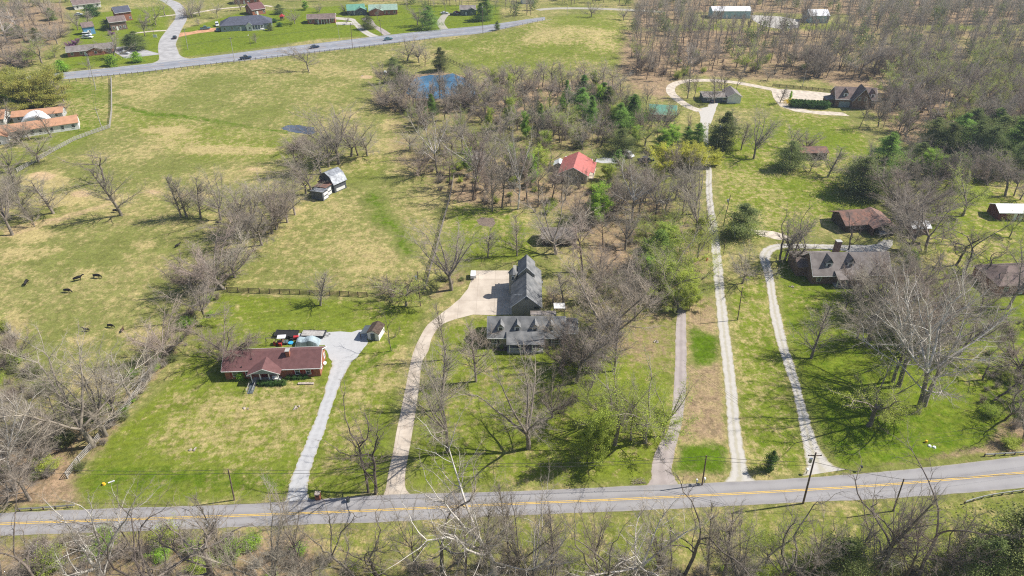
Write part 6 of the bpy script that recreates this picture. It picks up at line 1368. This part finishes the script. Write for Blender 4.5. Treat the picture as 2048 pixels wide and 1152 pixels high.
for a in [('mauve1',1765,612,505,90),('mauve0',1725,600,510,75),('bare2',1750,640,520,90),('mauve0',1805,610,500,100),('bare4',1840,600,490,90)]: tree(*a, 'in front of the taupe-roofed brick house')
tree('mauve0',962,697,652,42,'against the left wall of the dormered house')
tree('dark3',737,985,780,115,'beside the brick mailbox, left of two'); tree('dark0',751,988,775,110,'beside the brick mailbox, right of two'); tree('dark2',783,702,612,48,'curving over the small garden shed')
for x, y, ty, k in [(1310,480,425,'bud0'),(1335,500,440,'fresh0'),(1360,505,445,'bud1'),(1300,560,500,'bud2'),(1385,585,520,'bud0'),(1320,585,520,'fresh0'),(1350,625,560,'bud1'),(1400,470,425,'fresh0'),(1378,620,570,'fresh0'),(1290,480,430,'bud1')]: tree(k, x, y, ty, 62, LN)
for x, y, ty, k in [(1020,330,290,'bud2'),(1100,330,295,'bud0'),(1145,250,212,'bud1'),(1090,300,262,'fresh0'),(1060,300,265,'bud0'),(1120,255,225,'fresh1'),(1180,270,235,'bud2'),(1230,285,250,'bud0'),(1010,300,268,'bud1'),(1275,285,250,'fresh1'),(1190,330,295,'bud2'),(1260,350,315,'bud0'),(1215,360,325,'fresh0')]: tree(k, x, y, ty, 46, 'budding through the middle wood')
# ---- right side ----
RS = 'on the right lawn around the curving driveway'
for a in [('bare1',1485,567,488,68),('dark0',1560,523,415,80),('bare3',1570,520,410,75),('dark3',1582,527,410,80),('dark1',1590,530,405,90),('dark4',1697,500,405,60),('slim0',1622,717,618,68),('bare2',1714,677,585,70),('bud1',1737,852,738,135),('bare4',1733,692,600,110),('bare0',1690,620,560,60)]: tree(*a, RS)
BS = 'in the great clump on the right lawn'
for a in [('syc0',1797,773,520,190),('syc1',1786,764,560,120),('syc0',1836,826,535,215),('syc1',1849,812,570,140),('mauve0',1850,700,545,150),('mauve1',1800,660,530,110),('mauve0',1900,660,535,110),('bare3',1918,710,600,80)]: tree(*a, BS)
tree('cedar0',1481,470,407,60,'round, beside the gravel lane'); tree('bushdark',1538,941,900,18,'small and dark by the road right of the gravel lane')
UR = 'on the upper right lawns'
for a in [('slim1',1655,354,290,50),('bare1',1621,342,300,38),('bare2',1507,318,213,65),('slim2',1482,300,240,30),('slim0',1703,362,300,60),('bare0',1580,300,245,60),('tall0',1790,405,325,70),('bare4',1755,395,330,60),('dark1',1870,380,300,55),('dark3',1888,378,300,55),('bare3',2010,392,300,75),('bare1',1740,345,280,50),('mauve0',1610,300,255,40),('slim1',1465,265,215,30),('slim0',1560,205,170,25),('bare2',1535,160,135,30)]: tree(*a, UR)
tree('cedar1',1576,338,282,58,'beside the rusty open shed'); tree('cedar0',1713,388,312,70,'above the bent ranch house'); tree('cedar2',1745,392,335,50,'above the bent ranch house'); tree('pine2',1764,342,265,55,'leaning beside the upper right lawn'); tree('bud0',1925,432,332,75,'leaning tall on the right lawn by the red barn')
BR = 'behind the brown bent ranch house'
for a in [('mauve0',1800,440,340,110),('bare2',1815,505,380,110),('bare4',1850,508,395,120),('mauve1',1830,430,350,80),('bare0',1790,470,370,80),('bare1',1870,440,365,70)]: tree(*a, BR)
RE = 'near the right edge brown house'
for a in [('dark2',1925,552,425,115),('dark0',1912,530,430,90),('dark4',1980,560,468,80),('bare3',2015,618,495,80),('bare0',2040,560,460,70),('bare1',1960,620,540,70)]: tree(*a, RE)
tree('bud2',1823,532,470,68,'right of the taupe-roofed brick house'); tree('pine1',1815,540,500,40,'right of the taupe-roofed brick house')
RX = 'above the right edge guardrail'
for a in [('dark1',1990,800,700,90),('dark3',2010,840,740,90),('bare3',2050,800,690,110),('mauve0',2030,740,650,90),('dark0',1965,760,690,70),('bare0',2045,880,790,80)]: tree(*a, RX)
# evergreen mass on the right hill edge
for x, y, ty, k in [(1860,300,235,'cedar0'),(1885,310,245,'cedar1'),(1910,300,225,'pine0'),(1940,315,240,'cedar2'),(1965,325,250,'cedar0'),(1990,300,230,'cedar1'),(2020,320,240,'pine1'),(2045,300,220,'cedar2'),(1935,280,215,'cedar0'),(1835,330,285,'cedar2'),(1980,275,215,'pine2'),(2035,350,280,'cedar1'),(1780,300,262,'pine2'),(1990,355,300,'cedar2'),(1865,340,300,'cedar1'),(1905,350,305,'cedar0')]:
    tree(k, x, y, ty, 48, 'in the right edge evergreen mass')
for x, y, ty, k in [(1850,350,295,'fresh1'),(1890,290,250,'fresh0'),(2020,280,230,'fresh1'),(1785,325,290,'bare3'),(1820,310,260,'bare1'),(1845,285,230,'bare4'),(1950,350,290,'bare2'),(2040,400,330,'bare0'),(1975,370,310,'mauve0'),(1925,330,285,'mauve1'),(1815,350,300,'mauve0')]:
    tree(k, x, y, ty, 50, 'below the evergreen mass at the right')
# ---- upper left ----
UL = 'in the upper left woods'
for a in [('olive0',60,195,128,90),('olive1',92,205,135,75),('olive0',20,190,130,80),('olive1',5,212,145,75),('olive0',100,180,128,50),('olive1',45,215,150,80),('olive0',75,218,155,70)]: tree(*a, 'massed beside the highway at the left edge')
tree('fresh1',30,222,185,32,'in front of the big olive trees'); tree('bud1',85,128,72,60,UL); tree('bud2',110,115,85,50,UL); tree('bud0',55,125,85,40,UL)
for a in [('bare0',98,80,38,50),('bare2',115,88,40,45),('syc2',35,60,5,65),('syc1',15,85,20,60),('mauve0',20,128,80,60),('mauve1',45,135,95,50),('bare3',70,105,60,45),('bare4',8,110,60,60),('bare1',50,85,35,50),('tall0',75,60,15,40),('tall1',100,50,5,40),('tall2',125,45,8,35),('tall3',60,40,-5,40),('bare2',30,35,-15,50),('mauve0',120,75,45,35),('cedar1',105,40,15,30),('cedar0',75,82,55,30),('cedar2',40,75,50,30),('cedar0',20,70,45,35),('bare3',90,25,-15,40),('bare0',145,45,20,30),('slim1',156,60,25,22),('slim0',176,50,20,26)]: tree(*a, UL)
tree('bare1',230,118,62,65,'bent over the grey-roofed brick ranch'); tree('cedar1',275,100,62,38,'beside the grey-roofed brick ranch'); tree('cedar2',262,98,68,26,'beside the grey-roofed brick ranch'); tree('redbud',150,95,76,26,'behind the grey-roofed brick ranch'); tree('redbud',222,70,60,20,'behind the grey-roofed brick ranch'); tree('cedar2',213,58,38,20,'left of the two-storey brick house'); 
tree('bushdark',186,32,8,30,'large and round in the upper left lawn'); tree('bushcone',125,143,119,20,'left of three beside the highway'); tree('bare1',178,138,115,18,'between the two round highway shrubs'); tree('bushcone',226,132,108,20,'middle of three beside the highway'); tree('bushcone',275,124,103,20,'right of three beside the highway')
for a in [('bud0',312,50,5,35),('bud2',300,45,2,30),('bare3',290,72,20,30),('bud1',330,30,-10,35),('bare0',385,36,-5,35),('bare2',400,32,-8,30),('mauve0',378,35,10,25),('bare4',435,35,0,25),('slim0',482,20,-12,20),('bare1',590,48,15,35),('slim2',512,86,66,15),('slim1',398,51,35,14)]: tree(*a, 'near the top left side road')
tree('cedar1',541,61,47,12,'at the right corner of the blue-grey house'); tree('bushdark',549,45,36,10,'left of two beside the play tower'); tree('bushdark',560,53,44,9,'right of two beside the play tower'); tree('cedar0',559,28,8,22,'behind the blue-grey house'); tree('fresh1',610,20,0,26,'behind the brick ranch with columns')
tree('bare3',694,49,32,30,'right of the brick ranch with columns'); tree('cedar2',736,58,30,24,'between the two driveways beyond the highway'); tree('bare1',639,25,5,20,'behind the brick ranch with columns'); tree('bare2',690,27,5,20,'left of the green-roofed house'); tree('bare4',755,38,5,15,'before the pale green-roofed house')
tree('pine0',860,57,10,45,'beside the curved driveway'); tree('bare0',845,55,15,40,'left of the curved driveway'); tree('bare2',835,50,5,40,'left of the curved driveway'); tree('pine2',975,38,-8,40,'right of the split-level house'); tree('spruce0',962,42,5,28,'right of the split-level house'); tree('column1',995,60,41,9,'small and pointed by the highway')
# ---- woodland fill ----
frng = random.Random(77)
EXTRA = [([(800,200),(940,235),(1000,180),(1240,180),(1330,250),(1240,300),(1090,300),(1060,400),(900,380),(830,300)], 9.5, 'in the middle wood', (8, 14), ['tall0','tall1','bare0','fresh0','mauve0','tall2','bud0','bud1','mauve1','tall3','fresh1','bud2','pine1']),
         ([(1060,370),(1240,350),(1410,345),(1412,470),(1330,470),(1200,470),(1120,440)], 9.5, 'left of the gravel lane', (8, 13), ['tall0','bare1','mauve0','tall2','bud2','bud0','mauve1','fresh0','tall1']),
         ([(1120,540),(1300,500),(1345,560),(1340,640),(1240,640),(1130,620)], 14, 'behind the dormered house', (7, 11), ['mauve0','bare1','mauve1','bud2','bare3']),
         ([(1780,330),(2060,340),(2060,400),(1960,400),(1900,440),(1830,470),(1790,430)], 10, 'behind the bent ranch house', (8, 13), ['bare0','mauve0','bare3','bud1','cedar0','bare4']),
         ([(1860,480),(2050,470),(2060,560),(1960,560),(1860,560)], 12, 'left of the right edge house', (7, 11), ['bare2','bare3','mauve0','bud0']),
         ([(815,196),(960,196),(975,222),(800,222)], 5.5, 'on the near bank of the pond', (9, 14), ['tall0','tall1','tall3','slim0','bare0']),
         ([(1270,240),(1400,245),(1400,275),(1270,285)], 8, 'below the green-roofed house', (9, 13), ['tall0','mauve0','bud0','tall2']),
         ([(1700,222),(1790,222),(1790,270),(1720,260)], 7, 'below the chalet', (11, 15), ['tall0','tall2','bare1']),
         ([(1340,190),(1500,178),(1500,200),(1380,222),(1340,215)], 13, 'inside the loop drive', (11, 15), ['tall0','tall1','slim1']),
         ([(1390,62),(1680,62),(1680,50),(1390,42)], 12, 'before the pale blue buildings', (13, 18), ['tall0','tall1','tall3','bare1']),
         ([(760,150),(830,200),(960,200),(960,225),(770,222)], 8, 'around the pond', (7, 11), ['bare0','mauve0','tall1','bare3','mauve1']),
         ([(-40,640),(60,650),(110,790),(60,900),(-40,920)], 9, 'at the lower left edge of the pasture', (6, 11), ['bare1','mauve0','syc2','bare3','bud0']),
         ([(-30,350),(90,420),(60,470),(-30,480)], 9, 'in the far left part of the cattle pasture', (6, 10), ['bare1','mauve0','bare3'])]

frng = random.Random(77)
def inside(poly, x, y):
    c = False; n = len(poly)
    for i in range(n):
        x0, y0 = poly[i]; x1, y1 = poly[(i+1) % n]
        if (y0 > y) != (y1 > y) and x < (x1-x0)*(y-y0)/(y1-y0)+x0: c = not c
    return c
def fill(poly_px, spacing, avoid=()):
    W = [tuple(G(*p))[:2] for p in poly_px]; av = [[tuple(G(*p))[:2] for p in a] for a in avoid]
    x0, x1 = min(p[0] for p in W), max(p[0] for p in W); y0, y1 = min(p[1] for p in W), max(p[1] for p in W); out = []
    ny = int((y1-y0)/spacing)+1; nx = int((x1-x0)/spacing)+1
    for j in range(ny):
        for i in range(nx):
            x = x0+(i+.5+frng.uniform(-.7, .7)+(j % 2)*.5)*spacing; y = y0+(j+.5+frng.uniform(-.7, .7))*spacing
            if inside(W, x, y) and not any(inside(a, x, y) for a in av): out.append(Vector((x, y, float(terrain(x, y)))))
    return out
for q_, sp_, wh_, hr_, ks_ in EXTRA:
    for p in fill(q_, sp_):
        k_ = frng.choice(ks_); by_height(k_, p, frng.uniform(*hr_), frng.uniform(.8, 1.1), wh_)
AV = [[(1385,30),(1690,30),(1690,62),(1385,62)], [(1640,160),(1765,160),(1770,232),(1640,232)], [(1860,50),(2200,50),(2200,66),(1860,60)]]
WR = [(1255,150),(1262,60),(1275,10),(1380,5),(1500,2),(1700,-8),(2060,-10),(2130,100),(2140,290),(2000,285),(1870,262),(1800,300),(1772,232),(1680,160),(1540,150),(1400,145),(1330,165),(1275,165)]
wood = fill(WR, 6.0, AV)
wood.sort(key=lambda p: p.y)
near_wood = []; far_wood = []
def vis(p):
    a = proj(p.x, p.y, p.z); b = proj(p.x, p.y, p.z+14); return -60 < a[0] < 2110 and b[1] < 1160 and a[1] > -12
wood = [p for p in wood if vis(p)]
keys = ['tall0', 'tall1', 'tall2', 'tall3', 'tall0', 'bare1', 'tall2', 'bare3', 'tall3', 'mauve0', 'bare4', 'bud0', 'syc0', 'bud2', 'tall1', 'tall3']
for i, p in enumerate(wood):
    if i < 240: by_height(frng.choice(keys), p, frng.uniform(9, 18), frng.uniform(.95, 1.35), 'WOOD')
    else: far_wood.append(p)
TOPW = [[(560,3),(1240,3),(1240,-14),(560,-14)], [(800,30),(880,30),(960,12),(1080,14),(1080,2),(800,2)], [(985,42),(1080,30),(1080,18),(985,20)], [(-60,60),(-60,-14),(150,-12),(120,40),(60,70)], [(150,-2),(560,-4),(560,-14),(150,-14)], [(1080,12),(1400,18),(1400,-10),(1080,-10)]]
for q in TOPW: far_wood += [p for p in fill(q, 8.5) if True]
for p in fill([(1700,-2),(2250,-2),(2250,60),(1950,48),(1720,50)], 7.5, AV): far_wood.append(p)
for p in fill([(-300,-14),(2350,-14),(2350,-60),(-300,-60)], 9.5): far_wood.append(p)
LOWP = [lowpoly(200+i) for i in range(7)]; LOWQ = [lowpoly(220+i, kids=(6, 7, 8, 0, 0), rr=(.2, .07, .045, .038, .02)) for i in range(5)]
def merged(name, pts, label, kind, mats, hr=(11, 17), protos=None):
    Vs = []; Qs = []; ms = []; b = 0
    for p in pts:
        V, Q, m = (protos or LOWP)[frng.randrange(len(protos or LOWP))]; H = V[:, 2].max(); s = frng.uniform(*hr)/H; a = frng.uniform(0, 6.28); c, sn = math.cos(a)*s, math.sin(a)*s
        W_ = np.empty_like(V); W_[:, 0] = V[:, 0]*c-V[:, 1]*sn+p.x; W_[:, 1] = V[:, 0]*sn+V[:, 1]*c+p.y; W_[:, 2] = V[:, 2]*s+p.z
        Vs.append(W_); Qs.append(Q+b); ms.append(m); b += len(V)
    me = mesh_arrays(name, np.concatenate(Vs), np.concatenate(Qs), mats=mats, qm=np.concatenate(ms)); return tag(link(name, me), label, 'woodland', kind=kind)
def low_leaf(seed, n=500):
    T = Tree(seed); rs = nr_(seed); V, Q = leaf_tris(np.stack([rs.normal(0, 1.5, n), rs.normal(0, 1.5, n), np.abs(rs.beta(1.3, 1.6, n)*8)+.4], 1), .62, rs, 1, .1); return V, Q, np.zeros(len(Q))
fw1 = [p for i, p in enumerate(far_wood) if i % 9 not in (3,)]; fw2 = [p for i, p in enumerate(far_wood) if i % 9 == 3]
merged('distant_woods', [p for p in fw1 if p.y < 400], 'mass of bare trees filling the rear of the upper right wood', 'stuff', [M['bark_brown'], M['twig_grey']], (9, 17))
fw1 = [p for p in fw1 if p.y >= 400]
merged('distant_woods', fw1, 'mass of bare grey trees in the distant woods', 'stuff', [M['bark_brown'], M['twig_grey']], (9, 17), LOWQ)
merged('distant_evergreens', fw2, 'dark evergreens scattered through the distant woods', 'stuff', [M['leaf_cedar']], (5, 9), [low_leaf(300+i) for i in range(4)])
# understory shrubs as things in groups
def shrubs(poly, spacing, keys, where, hr=(1.6, 3.2), avoid=(), wf=(1, 1.6)):
    for p in fill(poly, spacing, avoid):
        k = frng.choice(keys); q = proj(p.x, p.y, p.z); by_height(k, p, frng.uniform(*hr), frng.uniform(*wf), 'S:'+where, q[0], q[1])
shrubs([(60,1075),(380,1078),(640,1085),(650,1175),(20,1175)], 2.7, ['brush0', 'brush1', 'brush2', 'brush3', 'brush0', 'green0', 'green1'], 'in the lower left roadside thicket', (2.2, 4.2))
shrubs([(640,1110),(860,1118),(870,1175),(640,1175)], 3.2, ['brush0', 'brush3', 'brush2', 'green1', 'green0'], 'along the bottom edge, left half', (1.6, 3.4))
shrubs([(860,1118),(1200,1125),(1600,1122),(1600,1175),(860,1175)], 2.9, ['brush0', 'brush1', 'brush2', 'green0', 'brush0'], 'along the bottom edge, right half', (1.6, 3.2))
shrubs([(1620,1120),(1900,1100),(2080,1060),(2080,1175),(1620,1175)], 3.2, ['brush0', 'brush2', 'green0', 'green2', 'brush3'], 'in the lower right brush', (2, 4))
shrubs([(-30,650),(40,660),(110,800),(140,880),(150,990),(60,1005),(-30,990)], 3.6, ['brush0', 'brush1', 'brush2', 'brush3', 'green2', 'green0', 'brush0'], 'in the lower left edge brush', (1.6, 4.2))
shrubs([(170,905),(220,845),(300,765),(400,640),(440,600),(425,592),(370,625),(270,750),(180,850),(125,900)], 3.4, ['brush0', 'brush1', 'brush2', 'green1', 'green0', 'brush3', 'brush2'], 'in the left lawn fence line', (1.4, 3.4))
shrubs([(150,955),(215,880),(300,785),(430,625),(415,615),(285,770),(200,865),(135,945)], 2.4, ['brush0', 'brush2', 'green1', 'green0', 'brush1', 'green2', 'brush3'], 'beside the lawn edge', (1.0, 2.4))
shrubs([(770,200),(950,205),(970,225),(900,232),(780,225)], 4.5, ['brush0', 'brush2', 'green2', 'brush3'], 'on the near bank of the pond', (1.8, 3.4))
shrubs([(840,320),(1180,370),(1250,400),(1150,440),(900,395),(840,360)], 5.2, ['brush0', 'brush2', 'brush3', 'brush2', 'green0'], 'under the middle wood', (1.5, 3.2))
shrubs([(870,560),(905,535),(930,560),(880,600),(855,595)], 4, ['brush2', 'green2', 'brush0'], 'left of the concrete yard', (1.2, 2.2))
shrubs([(1730,330),(1800,330),(1830,400),(1850,470),(1800,480),(1770,430)], 5, ['brush0', 'brush3', 'green2', 'brush2'], 'behind the bent ranch house', (2, 4))
shrubs([(1985,640),(2070,640),(2070,900),(1990,890),(1960,820)], 4, ['brush0', 'brush2', 'brush3', 'green0'], 'above the right edge guardrail', (1.6, 3.2))
shrubs([(1270,150),(1330,165),(1400,148),(1540,150),(1660,165),(1640,110),(1270,105)], 9, ['brush0', 'green0', 'brush2', 'bud0'], 'above the loop drive', (2.5, 5))
shrubs([(1780,240),(1860,262),(2050,300),(2050,140),(1780,140)], 10, ['brush0', 'green0', 'cedar0', 'brush2', 'green2'], 'under the upper right wood', (2.5, 5))
shrubs([(1180,560),(1320,560),(1330,640),(1200,660)], 8, ['brush0', 'green0', 'brush2'], 'behind the dormered house', (1.6, 3))
shrubs([(980,200),(1240,195),(1300,260),(1240,300),(1000,300)], 8, ['brush0', 'green0', 'cedar0', 'brush2', 'green2', 'green0'], 'below the hill pasture', (2, 4.5))
shrubs([(1640,660),(1720,690),(1920,720),(1950,700),(1880,670),(1700,640)], 5, ['brush2', 'brush0'], 'under the great sycamores', (1, 2))
# named shrubs
for x, y, k, h, lab in [(483,756,'bushcone',1.9,'light green shrub at the left windows of the red brick house')]:
    pass
def bush_row(key, pts, h, where, wf=1.3):
    for i, (x, y) in enumerate(pts): by_height(key, G(x, y), h, wf, where, x, y)
bush_row('bushdark', [(520,769),(528,770),(536,770),(544,770),(552,770),(560,769),(568,769)], 1.3, 'in the hedge before the brick house porch')
bush_row('bushdark', [(578,758),(590,758),(601,757),(612,756)], 1.1, 'under the right windows of the red brick house'); by_height('bushcone', G(484, 759), 2.2, 1.2, 'at the left windows of the red brick house', 484, 759)
bush_row('bushdark', [(1583+i*6.2, 213+i*.35) for i in range(12)], 3.3, 'in the clipped hedge beside the chalet', 1.35); bush_row('bushcone', [(1579, 200)], 4.0, 'by the yellow flowers near the chalet', .5)
bush_row('green0', [(990,696),(1003,697),(1040,703),(1075,703),(1100,698),(1115,697)], 1.0, 'in the bed before the dormered house', 1.1)
o_rs = nr_(3); V, Q = leaf_tris(o_rs.normal(0, 1, (1200, 3))*np.array([1.5, .7, .35])+np.array([0, 0, .8]), .2, o_rs); o_ = link('flower_bush', mesh_arrays('flower_bush', V, Q, mats=[M['blossom_yellow']]), None, G(1580, 206)); tag(o_, 'bright yellow flowering bush at the left end of the chalet hedge', 'shrub')

# ---- instantiate ------------------------------------------------------
def ordinal(i, n):
    if n == 1: return ''
    names = ['leftmost', 'second from left', 'third from left', 'fourth from left', 'fifth from left', 'sixth from left', 'seventh from left', 'eighth from left', 'ninth from left', 'tenth from left', 'eleventh from left', 'twelfth from left']
    if i == n-1: return 'rightmost, '
    if i < len(names): return names[i]+', '
    if n-1-i < len(names): return names[n-1-i].replace('leftmost', 'rightmost').replace('from left', 'from right')+', '
    return 'number %d from left, ' % (i+1)
groups = {}
for i, a in enumerate(PENDING):
    a.append(i); groups.setdefault((PROTO[a[0]]['name'], a[6]), []).append(a)
ROWS = ['nearest', 'second', 'third', 'fourth', 'fifth', 'sixth', 'seventh', 'eighth', 'ninth', 'tenth', 'eleventh', 'twelfth', 'farthest']
for (nm, where), L in list(groups.items()):
    if where == 'WOOD' or where.startswith('S:') or len(L) > 16:
        wh = 'of the upper right wood' if where == 'WOOD' else where[2:] if where.startswith('S:') else where
        n = max(1, math.ceil(len(L)/14)); L.sort(key=lambda a: a[1].y); m_ = math.ceil(len(L)/n); del groups[(nm, where)]
        for r_i in range(n):
            q_ = L[r_i*m_:(r_i+1)*m_]
            if q_: groups[(nm, ('in the ' if n == 1 else 'in the %s row, ' % ROWS[min(r_i, 12)])+wh if wh[:2] in ('of', 'S:') else ('' if n == 1 else '%s row ' % ROWS[min(r_i, 12)])+wh)] = q_
ADJ = {}
trng = random.Random(11)
for (nm, where), L in groups.items():
    L.sort(key=lambda a: proj(a[1].x, a[1].y, 0)[0]); cat, noun = NOUN[nm]
    for k, a in enumerate(L):
        if True:
            o = ordinal(k, len(L)); lab = '%s %s %s' % (o.rstrip(', '), noun, where); lab = lab.strip()
            a.append(lab); a.append(None if len(L) == 1 else ('%ss %s' % (noun, where)))
for a in sorted(PENDING, key=lambda a: a[10]):
    key, p, sw, sz, bx, by, where, lean, rz, h, idx, lab, grp = a; pr = PROTO[key]
    q = Vector((p.x, p.y, float(terrain(p.x, p.y)))); cat = NOUN[pr['name']][0]
    t = thing(pr['name'], lab, cat, q, trng.uniform(0, 6.28) if rz is None else rz, grp); t.scale = (sw, sw, sz)
    t.rotation_euler[0] = trng.gauss(0, .035); t.rotation_euler[1] = trng.gauss(0, .035)
    link('trunk', pr['trunk'], t) if not pr['name'].endswith('shrub') else link('stem', pr['trunk'], t)
    link('crown', pr['crown'], t) if not pr['name'].endswith('shrub') else link('foliage', pr['crown'], t)
print('trees', len(PENDING), 'far wood', len(far_wood), 'wood', len(wood))
# ================================================================ HAZE
def haze():
    me = MB().box(-5200, 5200, -1700, 6200, -1.2, 96).build('haze', [], None)
    m = bpy.data.materials.new('haze'); m.use_nodes = True; N = m.node_tree.nodes; Lk = m.node_tree.links
    for n in list(N):
        if n.type != 'OUTPUT_MATERIAL': N.remove(n)
    v = N.new('ShaderNodeVolumePrincipled'); v.inputs['Color'].default_value = (0.70, 0.82, 1.0, 1); v.inputs['Density'].default_value = 0.00016; v.inputs['Anisotropy'].default_value = 0.2
    Lk.new(v.outputs[0], N['Material Output'].inputs['Volume']); me.data.materials.append(m); tag(me, kind='stuff')
haze()
